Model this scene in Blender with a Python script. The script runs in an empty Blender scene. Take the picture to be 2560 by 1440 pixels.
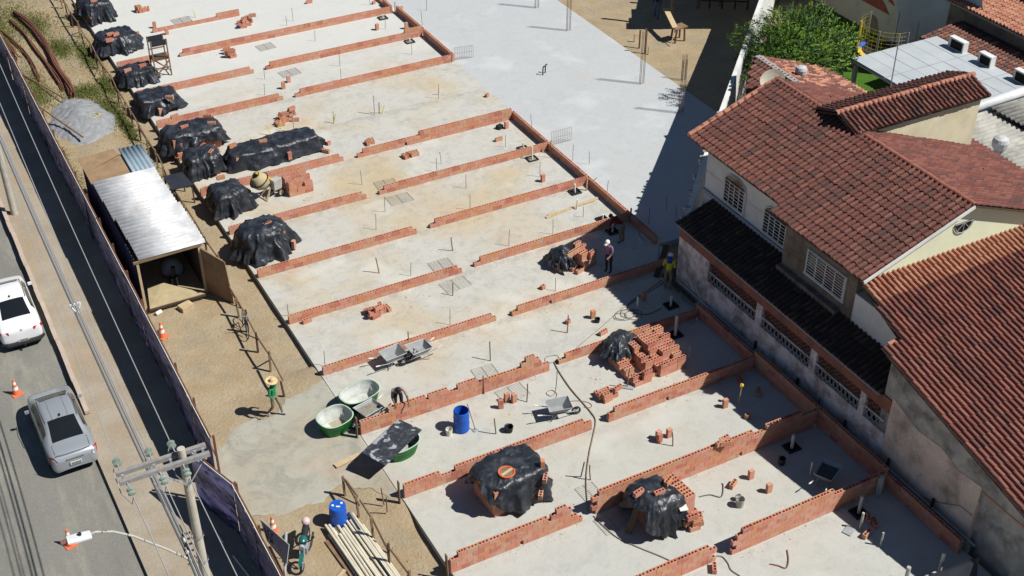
import bpy, math, random
import numpy as np
from mathutils import Vector, Matrix, noise as mn
random.seed(7)
sc = bpy.context.scene
C = sc.collection
PI = math.pi
# ---------------------------------------------------------------- camera, sky, sun, exposure
FPX, PITCH, ROLL, YAW, CH = 3245.76, math.radians(35.3823), math.radians(-.2128), math.radians(61.5028), 31.7
_f = np.array([math.cos(PITCH)*math.cos(YAW), math.cos(PITCH)*math.sin(YAW), -math.sin(PITCH)])
_r = np.array([math.sin(YAW), -math.cos(YAW), 0.]); _d = -np.cross(_r, _f)
_r2 = math.cos(ROLL)*_r+math.sin(ROLL)*_d; _d2 = -math.sin(ROLL)*_r+math.cos(ROLL)*_d
CM = np.array([_r2, _d2, _f])
cam = bpy.data.objects.new('camera', bpy.data.cameras.new('camera')); C.objects.link(cam); sc.camera = cam
cam.data.sensor_width = 36; cam.data.lens = FPX/2560*36; cam.data.clip_end = 6000; cam.data.clip_start = .5
cam.matrix_world = Matrix(((_r2[0], -_d2[0], -_f[0], 0), (_r2[1], -_d2[1], -_f[1], 0), (_r2[2], -_d2[2], -_f[2], CH), (0, 0, 0, 1)))
SUN_EL, SUN_AZ = math.radians(51.5), math.radians(-42)
w = bpy.data.worlds.new('World'); sc.world = w; w.use_nodes = True
nt = w.node_tree; bg = nt.nodes['Background']; sky = nt.nodes.new('ShaderNodeTexSky')
sky.sky_type = 'NISHITA'; sky.sun_disc = False; sky.sun_elevation = SUN_EL; sky.sun_rotation = PI/2-SUN_AZ
sky.air_density = .8; sky.dust_density = 0.; sky.ozone_density = 3.
nt.links.new(sky.outputs[0], bg.inputs[0]); bg.inputs[1].default_value = .05
sl = bpy.data.lights.new('sun', 'SUN'); sl.energy = 4.9; sl.angle = math.radians(.5); sl.color = (1, .965, .91)
sun = bpy.data.objects.new('sun', sl); C.objects.link(sun)
_sd = Vector((math.cos(SUN_EL)*math.cos(SUN_AZ), math.cos(SUN_EL)*math.sin(SUN_AZ), math.sin(SUN_EL)))
sun.rotation_euler = _sd.to_track_quat('Z', 'Y').to_euler(); sun.location = (30, -10, 60)
vs = sc.view_settings; vs.view_transform = 'Standard'; vs.look = 'None'; vs.gamma = 1; vs.use_curve_mapping = False; vs.exposure = .38

# ---------------------------------------------------------------- measuring helpers (survey of the site from the drone's position)
def ray(px, py): return CM.T@np.array([(px-1280)/FPX, (py-720)/FPX, 1.])
def gp(px, py, z=0.):
    d = ray(px, py); t = (CH-z)/-d[2]; return Vector((d[0]*t, d[1]*t, z))
def gx(px, py, X): d = ray(px, py); t = X/d[0]; return Vector((X, d[1]*t, CH+d[2]*t))
def gy(px, py, Y): d = ray(px, py); t = Y/d[1]; return Vector((d[0]*t, Y, CH+d[2]*t))
DZ, SZ, RZ = -.25, -.3, -.45      # dirt, sidewalk, road levels (slab top = 0)

# ---------------------------------------------------------------- materials
def nd(t, ty, **k):
    n = t.nodes.new(ty)
    for a, b in k.items():
        if a in n.inputs: n.inputs[a].default_value = b
        else: setattr(n, a, b)
    return n
def rgba(c): return (c[0], c[1], c[2], 1)
def mixc(t, a, b, f, mode='MIX'):
    m = t.nodes.new('ShaderNodeMix'); m.data_type = 'RGBA'; m.blend_type = mode
    for s, v in ((6, a), (7, b), (0, f)):
        if isinstance(v, (int, float)): m.inputs[s].default_value = v
        elif isinstance(v, (tuple, list)): m.inputs[s].default_value = rgba(v)
        else: t.links.new(v, m.inputs[s])
    return m.outputs[2]
def noisef(t, pos, scale, detail=4, rough=.6, lo=.35, hi=.65, dist=0.):
    n = nd(t, 'ShaderNodeTexNoise', Scale=scale, Detail=detail, Roughness=rough, Distortion=dist); t.links.new(pos, n.inputs['Vector'])
    r = nd(t, 'ShaderNodeMapRange'); r.inputs[1].default_value = lo; r.inputs[2].default_value = hi; t.links.new(n.outputs['Fac'], r.inputs[0])
    return r.outputs[0], n.outputs['Fac']
MATS = {}
def mat(name, col, col2=None, scale=3., rough=.8, metal=0., bump=0., bscale=60., amt=.8, speck=.12, stain=None, sscale=.6, samt=.5, spec=.3, stretch=None, coat=0., lohi=(.38, .62), coords='pos'):
    if name in MATS: return MATS[name]
    m = bpy.data.materials.new(name); m.use_nodes = True; t = m.node_tree; b = t.nodes['Principled BSDF']
    if coords == 'pos': pos = t.nodes.new('ShaderNodeNewGeometry').outputs['Position']
    else: pos = t.nodes.new('ShaderNodeTexCoord').outputs['Object']
    if stretch:
        mp = nd(t, 'ShaderNodeMapping'); mp.inputs['Scale'].default_value = stretch; t.links.new(pos, mp.inputs[0]); pos = mp.outputs[0]
    c = rgba(col)
    out = c
    if col2 is not None:
        f, _ = noisef(t, pos, scale, lo=lohi[0], hi=lohi[1]); mm = nd(t, 'ShaderNodeMath', operation='MULTIPLY'); mm.inputs[1].default_value = amt; t.links.new(f, mm.inputs[0])
        out = mixc(t, col, col2, mm.outputs[0])
    if stain is not None:
        f, _ = noisef(t, pos, sscale, detail=6, rough=.65, lo=.5, hi=.68); mm = nd(t, 'ShaderNodeMath', operation='MULTIPLY'); mm.inputs[1].default_value = samt; t.links.new(f, mm.inputs[0])
        out = mixc(t, out if not isinstance(out, tuple) else tuple(out[:3]), stain, mm.outputs[0])
    if speck:
        f, _ = noisef(t, pos, bscale, detail=3, lo=.25, hi=.75)
        r = nd(t, 'ShaderNodeMapRange'); r.inputs[3].default_value = 1-speck; r.inputs[4].default_value = 1+speck; t.links.new(f, r.inputs[0])
        vm = nd(t, 'ShaderNodeVectorMath', operation='SCALE')
        if isinstance(out, tuple): vm.inputs[0].default_value = out[:3]
        else: t.links.new(out, vm.inputs[0])
        t.links.new(r.outputs[0], vm.inputs['Scale']); out = vm.outputs[0]
    if isinstance(out, tuple): b.inputs['Base Color'].default_value = out
    else: t.links.new(out, b.inputs['Base Color'])
    b.inputs['Roughness'].default_value = rough; b.inputs['Metallic'].default_value = metal; b.inputs['Specular IOR Level'].default_value = spec
    if coat: b.inputs['Coat Weight'].default_value = coat; b.inputs['Coat Roughness'].default_value = .05
    if bump:
        n = nd(t, 'ShaderNodeTexNoise', Scale=bscale, Detail=4); t.links.new(pos, n.inputs['Vector'])
        bp = nd(t, 'ShaderNodeBump', Strength=1., Distance=bump); t.links.new(n.outputs['Fac'], bp.inputs['Height']); t.links.new(bp.outputs[0], b.inputs['Normal'])
    MATS[name] = m; return m

def slab_mat(name, base, beige, grey, yellow=1., wet=.5, grime=0.):
    m = bpy.data.materials.new(name); m.use_nodes = True; t = m.node_tree; b = t.nodes['Principled BSDF']
    pos = t.nodes.new('ShaderNodeNewGeometry').outputs['Position']
    f1, _ = noisef(t, pos, .16, detail=6, rough=.6, lo=.46, hi=.66, dist=.6)
    sp = nd(t, 'ShaderNodeSeparateXYZ'); t.links.new(pos, sp.inputs[0])
    # concrete of the upper bays was poured paler than that of the middle ones
    mr = nd(t, 'ShaderNodeMapRange'); mr.inputs[1].default_value = 66; mr.inputs[2].default_value = 57; mr.inputs[3].default_value = .15; mr.inputs[4].default_value = 1.; t.links.new(sp.outputs[1], mr.inputs[0])
    mr2 = nd(t, 'ShaderNodeMapRange'); mr2.inputs[1].default_value = 28; mr2.inputs[2].default_value = 40; mr2.inputs[3].default_value = .35; mr2.inputs[4].default_value = 1.; t.links.new(sp.outputs[1], mr2.inputs[0])
    def mul(a, c):
        q = nd(t, 'ShaderNodeMath', operation='MULTIPLY', use_clamp=True)
        for i, v in enumerate((a, c)):
            if isinstance(v, float): q.inputs[i].default_value = v
            else: t.links.new(v, q.inputs[i])
        return q.outputs[0]
    # per-bay cast: every bay (3.76 m) took the colour its pour had
    bay = nd(t, 'ShaderNodeMath', operation='DIVIDE'); bay.inputs[1].default_value = 3.78; t.links.new(sp.outputs[1], bay.inputs[0])
    fb = mul(mul(mul(f1, mr.outputs[0]), mr2.outputs[0]), yellow)
    c = mixc(t, base, beige, fb)
    f2, _ = noisef(t, pos, .9, detail=7, rough=.7, lo=.48, hi=.72, dist=1.); c = mixc(t, c, grey, mul(f2, wet)); f9, _ = noisef(t, pos, 2.1, detail=7, rough=.72, lo=.53, hi=.62, dist=.5); c = mixc(t, c, tuple(x*.86 for x in grey), mul(f9, .28*(1. if grime else .5)))
    f5, _ = noisef(t, pos, .45, detail=6, rough=.65, lo=.56, hi=.7, dist=.8); c = mixc(t, c, (.46, .30, .19), mul(f5, .3*yellow))
    f3, _ = noisef(t, pos, 6., detail=5, rough=.7, lo=.55, hi=.8); c = mixc(t, c, tuple(x*.72 for x in grey), mul(f3, .6)); v_ = nd(t, 'ShaderNodeTexVoronoi', Scale=2.6, Randomness=1.); t.links.new(pos, v_.inputs['Vector']); vr_ = nd(t, 'ShaderNodeMapRange'); vr_.inputs[1].default_value = .07; vr_.inputs[2].default_value = .03; t.links.new(v_.outputs['Distance'], vr_.inputs[0]); c = mixc(t, c, tuple(x*.7 for x in grey), mul(vr_.outputs[0], .45))
    f6, _ = noisef(t, pos, .33, detail=5, rough=.6, lo=.55, hi=.68); c = mixc(t, c, tuple(min(1, x*1.18) for x in base), mul(f6, .7))
    if grime:
        # mortar droppings and damp along the near foot of every wall line
        q1 = nd(t, 'ShaderNodeMath', operation='SUBTRACT'); t.links.new(sp.outputs[1], q1.inputs[0]); q1.inputs[1].default_value = 22.50
        q2 = nd(t, 'ShaderNodeMath', operation='DIVIDE'); t.links.new(q1.outputs[0], q2.inputs[0]); q2.inputs[1].default_value = 3.757
        q3 = nd(t, 'ShaderNodeMath', operation='FRACT'); t.links.new(q2.outputs[0], q3.inputs[0])
        q4 = nd(t, 'ShaderNodeMapRange'); q4.inputs[1].default_value = .84; q4.inputs[2].default_value = 1.; t.links.new(q3.outputs[0], q4.inputs[0])
        f7, _ = noisef(t, pos, 2.4, detail=6, rough=.7, lo=.42, hi=.68); c = mixc(t, c, tuple(x*.78 for x in grey), mul(mul(q4.outputs[0], f7), .75))
        f8, _ = noisef(t, pos, .11, detail=3, lo=.42, hi=.6); q5 = nd(t, 'ShaderNodeMapRange'); q5.inputs[1].default_value = 38; q5.inputs[2].default_value = 28; t.links.new(sp.outputs[1], q5.inputs[0])
        c = mixc(t, c, (.38, .39, .365), mul(q5.outputs[0], .45))
        q6 = nd(t, 'ShaderNodeMapRange'); q6.inputs[1].default_value = 60; q6.inputs[2].default_value = 66; t.links.new(sp.outputs[1], q6.inputs[0])
        c = mixc(t, c, (.50, .51, .49), mul(q6.outputs[0], .7))
    f4, _ = noisef(t, pos, 45., detail=3, lo=.2, hi=.8)
    r = nd(t, 'ShaderNodeMapRange'); r.inputs[3].default_value = .93; r.inputs[4].default_value = 1.07; t.links.new(f4, r.inputs[0])
    vm = nd(t, 'ShaderNodeVectorMath', operation='SCALE'); t.links.new(c, vm.inputs[0]); t.links.new(r.outputs[0], vm.inputs['Scale'])
    t.links.new(vm.outputs[0], b.inputs['Base Color']); b.inputs['Roughness'].default_value = .85; b.inputs['Specular IOR Level'].default_value = .2
    n = nd(t, 'ShaderNodeTexNoise', Scale=14., Detail=6); t.links.new(pos, n.inputs['Vector'])
    bp = nd(t, 'ShaderNodeBump', Strength=.6, Distance=.01); t.links.new(n.outputs['Fac'], bp.inputs['Height']); t.links.new(bp.outputs[0], b.inputs['Normal'])
    return m

M_SLAB = slab_mat('slab_concrete', (.43, .425, .385), (.43, .35, .225), (.27, .27, .245), grime=1.)
M_PAD = slab_mat('pad_concrete', (.395, .415, .42), (.38, .37, .32), (.34, .355, .36), yellow=.25, wet=.45)
M_APRON = slab_mat('apron_concrete', (.34, .33, .275), (.29, .215, .13), (.215, .21, .175), yellow=1.3, wet=.95)
M_DIRT = mat('dirt', (.315, .255, .165), (.27, .20, .115), .8, .95, bump=.03, bscale=9, speck=.12, stain=(.235, .205, .15), sscale=.55, samt=.8)
M_ROAD = mat('asphalt', (.19, .186, .163), (.15, .148, .13), .5, .85, bump=.004, bscale=55, speck=.24, stain=(.27, .25, .205), sscale=1.6, samt=.7, stretch=(1, .22, 1))
M_WALK = mat('sidewalk_concrete', (.27, .225, .165), (.32, .285, .225), .7, .9, bump=.006, bscale=25, speck=.2, stain=(.31, .22, .135), sscale=.45, samt=.5)
M_KERB = mat('kerb_stone', (.42, .34, .28), (.36, .29, .23), 2., .9, bump=.01, bscale=20)
M_LAWN = mat('lawn', (.055, .14, .008), (.04, .10, .007), 2., .9, bump=.03, bscale=60)
M_GRAVEL = mat('gravel', (.26, .27, .28), (.20, .205, .21), 3., .95, bump=.03, bscale=28, speck=.35)
BR = [mat('fired_clay_%s' % n, c, c2, 5., .85, bump=.003, bscale=40, coords='pos', stain=(.42, .34, .27), sscale=3.5, samt=.55) for n, c, c2 in (
    ('salmon', (.50, .215, .14), (.43, .175, .115)), ('orange', (.50, .23, .125), (.44, .19, .105)), ('tan', (.50, .265, .165), (.44, .23, .14)),
    ('red', (.42, .155, .105), (.37, .13, .09)), ('pale', (.52, .25, .175), (.46, .21, .145)))]
M_MORTAR = mat('mortar', (.42, .36, .29), (.34, .29, .24), 6., .95)
TL = [mat('roof_clay_%s' % n, c, c2, 5., .85, bump=.006, bscale=18, stain=(.05, .038, .035), sscale=1.4, samt=a) for n, c, c2, a in (
    ('brick_red', (.175, .068, .050), (.13, .050, .038), .55), ('rose', (.22, .105, .08), (.17, .075, .055), .4), ('plum', (.13, .058, .050), (.15, .062, .050), .5),
    ('mossy', (.115, .060, .048), (.085, .050, .042), .8), ('orange', (.23, .105, .07), (.18, .078, .052), .4), ('maroon', (.155, .058, .042), (.125, .048, .036), .5))]
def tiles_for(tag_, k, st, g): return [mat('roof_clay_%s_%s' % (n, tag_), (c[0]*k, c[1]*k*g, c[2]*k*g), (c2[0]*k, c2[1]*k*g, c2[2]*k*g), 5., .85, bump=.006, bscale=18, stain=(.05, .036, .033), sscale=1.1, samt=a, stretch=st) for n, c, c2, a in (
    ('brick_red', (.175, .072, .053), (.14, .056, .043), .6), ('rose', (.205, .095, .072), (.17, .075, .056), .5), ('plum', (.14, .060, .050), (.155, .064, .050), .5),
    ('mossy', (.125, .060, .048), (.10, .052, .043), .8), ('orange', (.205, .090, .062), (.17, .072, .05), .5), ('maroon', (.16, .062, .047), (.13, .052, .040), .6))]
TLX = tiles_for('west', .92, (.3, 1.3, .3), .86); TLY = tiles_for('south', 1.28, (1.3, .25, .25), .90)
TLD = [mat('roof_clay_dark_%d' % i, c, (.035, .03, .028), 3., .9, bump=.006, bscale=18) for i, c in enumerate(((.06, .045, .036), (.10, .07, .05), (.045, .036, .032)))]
TLP = [mat('roof_clay_pale_%d' % i, c, tuple(x*.75 for x in c), 3., .85, bump=.006, bscale=18) for i, c in enumerate(((.42, .19, .12), (.38, .16, .10), (.45, .22, .14)))]
M_RIDGE = mat('ridge_clay', (.30, .115, .075), (.22, .085, .06), 4., .85, bump=.006, bscale=18)
M_TARP = None
def tarp_mat():
    m = bpy.data.materials.new('black_plastic'); m.use_nodes = True; t = m.node_tree; b = t.nodes['Principled BSDF']
    pos = t.nodes.new('ShaderNodeNewGeometry').outputs['Position']
    f, _ = noisef(t, pos, 2.5, detail=5, lo=.45, hi=.75)
    c = mixc(t, (.013, .016, .022), (.050, .056, .068), f); t.links.new(c, b.inputs['Base Color'])
    b.inputs['Roughness'].default_value = .42; b.inputs['Specular IOR Level'].default_value = .48
    mp = nd(t, 'ShaderNodeMapping'); mp.inputs['Scale'].default_value = (2.6, 2.6, 1.0); t.links.new(pos, mp.inputs[0])
    n = nd(t, 'ShaderNodeTexNoise', Scale=1.3, Detail=4, Roughness=.5, Distortion=.8); t.links.new(mp.outputs[0], n.inputs['Vector'])
    v = nd(t, 'ShaderNodeTexVoronoi', Scale=2.2); v.feature = 'F1'; t.links.new(pos, v.inputs['Vector'])
    ad = nd(t, 'ShaderNodeMath', operation='MULTIPLY_ADD'); ad.inputs[1].default_value = .12; t.links.new(v.outputs['Distance'], ad.inputs[0]); t.links.new(n.outputs['Fac'], ad.inputs[2])
    bp = nd(t, 'ShaderNodeBump', Strength=.6, Distance=.08); t.links.new(ad.outputs[0], bp.inputs['Height']); t.links.new(bp.outputs[0], b.inputs['Normal'])
    return m
M_TARP = tarp_mat()
M_BLACKBOARD = mat('blackened_plywood', (.018, .021, .03), (.03, .033, .042), 2., .6, speck=.2)
M_PLY = mat('weathered_plywood', (.30, .20, .115), (.22, .145, .08), 1.6, .85, bump=.003, bscale=30, stain=(.14, .095, .06), sscale=1.2, samt=.5)
M_WOOD = mat('rough_timber', (.22, .145, .085), (.15, .10, .06), 4., .85, bump=.004, bscale=40)
M_WOODD = mat('old_dark_timber', (.085, .055, .035), (.055, .038, .027), 4., .9, bump=.004, bscale=40)
M_WOODL = mat('new_pale_timber', (.47, .36, .22), (.40, .30, .18), 5., .8, bump=.002, bscale=40)
M_RUST = mat('rusty_steel', (.15, .062, .036), (.095, .042, .03), 8., .85, bump=.002, bscale=60)
M_REBAR = mat('rebar_steel', (.10, .075, .06), (.15, .07, .04), 8., .7)
M_ZINC = mat('galvanised_steel', (.53, .54, .55), (.38, .39, .40), 2., .55, metal=.1, stain=(.33, .30, .27), sscale=.9, samt=.5)
M_GREYM = mat('grey_painted_steel', (.30, .32, .33), (.24, .26, .27), 5., .6)
M_WHITE = mat('white_plaster', (.62, .62, .60), (.52, .52, .50), 1.2, .9, stain=(.30, .30, .29), sscale=.7, samt=.3)
M_CREAM = mat('cream_plaster', (.62, .57, .40), (.56, .50, .33), 1., .9, stain=(.35, .32, .24), sscale=.8, samt=.4)
M_MINT = mat('pale_green_plaster', (.62, .66, .46), (.58, .61, .44), 1., .9)
M_STUCCO = mat('rough_grey_stucco', (.19, .155, .125), (.13, .105, .085), 2., .95, bump=.02, bscale=12, stain=(.08, .065, .05), sscale=1., samt=.6)
M_CEMENT = mat('grey_cement', (.30, .30, .29), (.24, .24, .23), 1.5, .9)
M_BLUECEM = mat('painted_cement_trim', (.30, .32, .37), (.25, .27, .31), 2., .85)
M_PVC = mat('white_pvc', (.68, .67, .60), (.60, .58, .50), 4., .45)
M_PVCG = mat('old_grey_pvc', (.40, .40, .36), (.32, .32, .29), 4., .55)
M_BLACK = mat('black_rubber', (.015, .015, .016), (.022, .022, .022), 5., .6)
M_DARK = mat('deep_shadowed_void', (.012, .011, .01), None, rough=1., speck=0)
M_POLE = mat('pole_concrete', (.44, .41, .34), (.36, .33, .28), 3., .9, bump=.003, bscale=50)
M_ARM = mat('crossarm_wood', (.27, .26, .25), (.19, .18, .175), 6., .85, bump=.003, bscale=40)
M_INS = mat('green_glass_insulator', (.24, .30, .265), (.18, .235, .20), 6., .12, spec=.8)
M_WIRE = mat('weathered_cable', (.30, .30, .30), None, rough=.6, speck=.05)
M_WIREB = mat('black_cable', (.10, .10, .10), None, rough=.6, speck=.05)
M_BLUE = mat('blue_drum_plastic', (.012, .095, .46), (.010, .08, .38), 3., .4, speck=.05)
M_GREEN = mat('green_fibreglass', (.018, .19, .035), (.015, .15, .03), 3., .5, speck=.08)
M_TUBIN = mat('cement_smeared_tub', (.45, .47, .43), (.33, .35, .33), 2.2, .75, bump=.006, bscale=14)
M_MORT = mat('wet_mortar', (.25, .235, .18), (.19, .18, .145), 5., .9, bump=.03, bscale=14)
M_ORANGE = mat('orange_cone_plastic', (.75, .17, .07), (.62, .13, .06), 3., .6, speck=.06)
M_CONEW = mat('cone_white_band', (.70, .66, .60), None, rough=.6)
M_YELLOW = mat('yellow_paint', (.62, .45, .06), (.50, .34, .05), 3., .6)
M_YTUBE = mat('yellow_conduit', (.60, .50, .05), None, rough=.5)
M_MIX = mat('cement_crusted_yellow_steel', (.42, .33, .17), (.32, .28, .20), 4., .8, bump=.006, bscale=20)
M_WB = mat('galvanised_barrow', (.33, .34, .345), (.26, .27, .275), 3., .55, metal=.3)
M_SKIN1 = mat('brown_skin', (.16, .085, .055), None, rough=.6, speck=.05)
M_SKIN2 = mat('tan_skin', (.36, .20, .14), None, rough=.6, speck=.05)
M_HAIR = mat('dark_hair', (.014, .012, .011), None, rough=.7)
M_JEANS = mat('blue_jeans', (.06, .10, .19), (.09, .13, .22), 8., .9)
M_KHAKI = mat('khaki_cloth', (.22, .19, .13), (.17, .15, .10), 8., .9)
M_DARKC = mat('dark_cloth', (.025, .024, .03), (.035, .034, .04), 8., .9)
M_GREENC = mat('green_shirt_cloth', (.015, .20, .075), (.012, .16, .06), 8., .9)
M_YELC = mat('yellow_shirt_cloth', (.50, .45, .03), (.42, .37, .03), 8., .9)
M_PURPC = mat('mauve_shirt_cloth', (.22, .13, .22), (.17, .10, .18), 8., .9)
M_REDC = mat('maroon_shirt_cloth', (.13, .018, .02), (.10, .014, .016), 8., .9)
M_GREYC = mat('mauve_grey_vest_cloth', (.30, .24, .235), (.22, .17, .17), 8., .9)
M_STRAW = mat('straw', (.55, .42, .24), (.46, .34, .18), 10., .85)
M_CAPW = mat('white_cap_cloth', (.62, .60, .58), None, rough=.8)
M_CAPB = mat('blue_cap_cloth', (.04, .05, .30), None, rough=.8)

def glass_mat():
    m = bpy.data.materials.new('dark_glass'); m.use_nodes = True; b = m.node_tree.nodes['Principled BSDF']
    b.inputs['Base Color'].default_value = (.010, .012, .014, 1); b.inputs['Roughness'].default_value = .06; b.inputs['Specular IOR Level'].default_value = .6
    return m
M_GLASS = glass_mat()
def paint_mat(name, c, metal=0.):
    m = bpy.data.materials.new(name); m.use_nodes = True; b = m.node_tree.nodes['Principled BSDF']
    b.inputs['Base Color'].default_value = rgba(c); b.inputs['Roughness'].default_value = .32; b.inputs['Metallic'].default_value = metal
    b.inputs['Coat Weight'].default_value = .6; b.inputs['Coat Roughness'].default_value = .08; return m
M_SILVER = paint_mat('silver_car_paint', (.33, .355, .38), .35)
M_WCAR = paint_mat('white_car_paint', (.68, .69, .70))
M_LAMPR = mat('red_lamp_plastic', (.42, .012, .018), None, rough=.2, spec=.6, speck=0)
M_CHROME = mat('chrome_strip', (.55, .55, .56), None, rough=.2, metal=1., speck=0)
M_PLATE = mat('number_plate_grey', (.50, .50, .50), None, rough=.5, speck=0)
M_TEAL = mat('teal_motorbike_paint', (.01, .12, .11), None, rough=.3, spec=.6, speck=0)
M_PINK = mat('pale_pink_helmet', (.55, .42, .42), None, rough=.3, speck=0)

# ---------------------------------------------------------------- mesh helpers
def link(o, parent=None):
    C.objects.link(o)
    if parent is not None: o.parent = parent
    return o
def tag(o, label=None, cat=None, group=None, kind=None):
    if label: o['label'] = label
    if cat: o['category'] = cat
    if group: o['group'] = group
    if kind: o['kind'] = kind
    return o
def empty(name, loc, rz=0., label=None, cat=None, group=None):
    o = bpy.data.objects.new(name, None); C.objects.link(o); o.location = loc; o.rotation_euler = (0, 0, rz); o.empty_display_size = .2
    return tag(o, label, cat, group)
def orthoframe(d):
    d = Vector(d).normalized(); a = Vector((0, 0, 1)) if abs(d.z) < .95 else Vector((1, 0, 0))
    u = d.cross(a).normalized(); return u, d.cross(u).normalized(), d
class MB:
    def __init__(s): s.v = []; s.f = []; s.m = []; s.mats = []
    def mi(s, m):
        if m not in s.mats: s.mats.append(m)
        return s.mats.index(m)
    def add(s, vs, fs, m):
        b = len(s.v); s.v += [tuple(x) for x in vs]; i = s.mi(m)
        for f in fs: s.f.append(tuple(b+k for k in f)); s.m.append(i)
        return s
    def box(s, x0, x1, y0, y1, z0, z1, m):
        return s.add([(x0, y0, z0), (x1, y0, z0), (x1, y1, z0), (x0, y1, z0), (x0, y0, z1), (x1, y0, z1), (x1, y1, z1), (x0, y1, z1)],
                     [(0, 3, 2, 1), (4, 5, 6, 7), (0, 1, 5, 4), (1, 2, 6, 5), (2, 3, 7, 6), (3, 0, 4, 7)], m)
    def obox(s, c, ux, uy, uz, a, b, h, m):      # centre, axes, full sizes
        c = Vector(c); ux = Vector(ux)*a/2; uy = Vector(uy)*b/2; uz = Vector(uz)*h/2
        P = [c+sx*ux+sy*uy+sz*uz for sz in (-1, 1) for sx, sy in ((-1, -1), (1, -1), (1, 1), (-1, 1))]
        return s.add(P, [(0, 3, 2, 1), (4, 5, 6, 7), (0, 1, 5, 4), (1, 2, 6, 5), (2, 3, 7, 6), (3, 0, 4, 7)], m)
    def rbox(s, c, a, b, h, rz, m, tilt=0.):     # centre-bottom
        R = Matrix.Rotation(rz, 3, 'Z')@Matrix.Rotation(tilt, 3, 'X'); c = Vector(c)
        return s.obox(c+R@Vector((0, 0, h/2)), R.col[0], R.col[1], R.col[2], a, b, h, m)
    def bar(s, p0, p1, wd, th, m, up=(0, 0, 1)):
        p0, p1 = Vector(p0), Vector(p1); d = (p1-p0); L = d.length; d.normalize(); u = Vector(up)
        if abs(d.dot(u)) > .97: u = Vector((1, 0, 0))
        sx = d.cross(u).normalized(); sz = sx.cross(d).normalized()
        return s.obox((p0+p1)/2, d, sx, sz, L, wd, th, m)
    def tube(s, pts, r, m, n=6, cap=True, closed=False):
        pts = [Vector(p) for p in pts]; N = len(pts); vs = []; rr = r if isinstance(r, (list, tuple)) else [r]*N; u0 = None
        for i, p in enumerate(pts):
            if closed: d = pts[(i+1) % N]-pts[i-1]
            else: d = pts[min(i+1, N-1)]-pts[max(i-1, 0)]
            u, v, _ = orthoframe(d)
            if u0 is not None:
                dd = Vector(d).normalized(); u = (u0-dd*u0.dot(dd))
                u = u.normalized() if u.length > 1e-6 else orthoframe(d)[0]; v = dd.cross(u)
            u0 = u
            for k in range(n): a = 2*PI*k/n; vs.append(p+(u*math.cos(a)+v*math.sin(a))*rr[i])
        fs = []
        for i in range(N if closed else N-1):
            j = (i+1) % N
            for k in range(n): q = (k+1) % n; fs.append((i*n+k, i*n+q, j*n+q, j*n+k))
        if cap and not closed: fs.append(tuple(range(n-1, -1, -1))); fs.append(tuple((N-1)*n+k for k in range(n)))
        return s.add(vs, fs, m)
    def lathe(s, c, prof, m, n=20, ax=(1, 1), top=True, bot=True):       # prof: (r, z)
        c = Vector(c); vs = []
        for r, z in prof:
            for k in range(n): a = 2*PI*k/n; vs.append(c+Vector((r*ax[0]*math.cos(a), r*ax[1]*math.sin(a), z)))
        fs = [(i*n+k, i*n+(k+1) % n, (i+1)*n+(k+1) % n, (i+1)*n+k) for i in range(len(prof)-1) for k in range(n)]
        if bot: fs.append(tuple(range(n-1, -1, -1)))
        if top: fs.append(tuple((len(prof)-1)*n+k for k in range(n)))
        return s.add(vs, fs, m)
    def prism(s, poly, z0, z1, m):
        n = len(poly); vs = [(x, y, z0) for x, y in poly]+[(x, y, z1) for x, y in poly]
        return s.add(vs, [tuple(range(n-1, -1, -1)), tuple(range(n, 2*n))]+[(k, (k+1) % n, n+(k+1) % n, n+k) for k in range(n)], m)
    def plate(s, pts, th, m):     # thick polygon from 3D points (thickness against its normal)
        pts = [Vector(p) for p in pts]; n = len(pts); nn = (pts[1]-pts[0]).cross(pts[2]-pts[0]).normalized()
        if nn.length < .5: nn = Vector((0, 0, 1))
        vs = pts+[p-nn*th for p in pts]
        return s.add(vs, [tuple(range(n)), tuple(range(2*n-1, n-1, -1))]+[((k+1) % n, k, n+k, n+(k+1) % n) for k in range(n)], m)
    def build(s, name, parent=None, smooth=False, world=True, loc=None):
        me = bpy.data.meshes.new(name); V = s.v
        off = None
        if parent is not None and world:
            iv = (Matrix.Translation(parent.location)@parent.rotation_euler.to_matrix().to_4x4()).inverted()
            pp = parent.parent
            if pp is not None: iv = iv@(Matrix.Translation(pp.location)@pp.rotation_euler.to_matrix().to_4x4()).inverted()
            V = [tuple(iv@Vector(p)) for p in V]
        if loc is not None: V = [(p[0]-loc[0], p[1]-loc[1], p[2]-loc[2]) for p in V]
        me.from_pydata(V, [], s.f)
        for mt in s.mats: me.materials.append(mt)
        if len(s.mats) > 1: me.polygons.foreach_set('material_index', s.m)
        if smooth: me.polygons.foreach_set('use_smooth', [True]*len(me.polygons))
        me.update(); o = bpy.data.objects.new(name, me); link(o, parent)
        if loc is not None: o.location = loc
        return o
def struct(o): o['kind'] = 'structure'; return o
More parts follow.
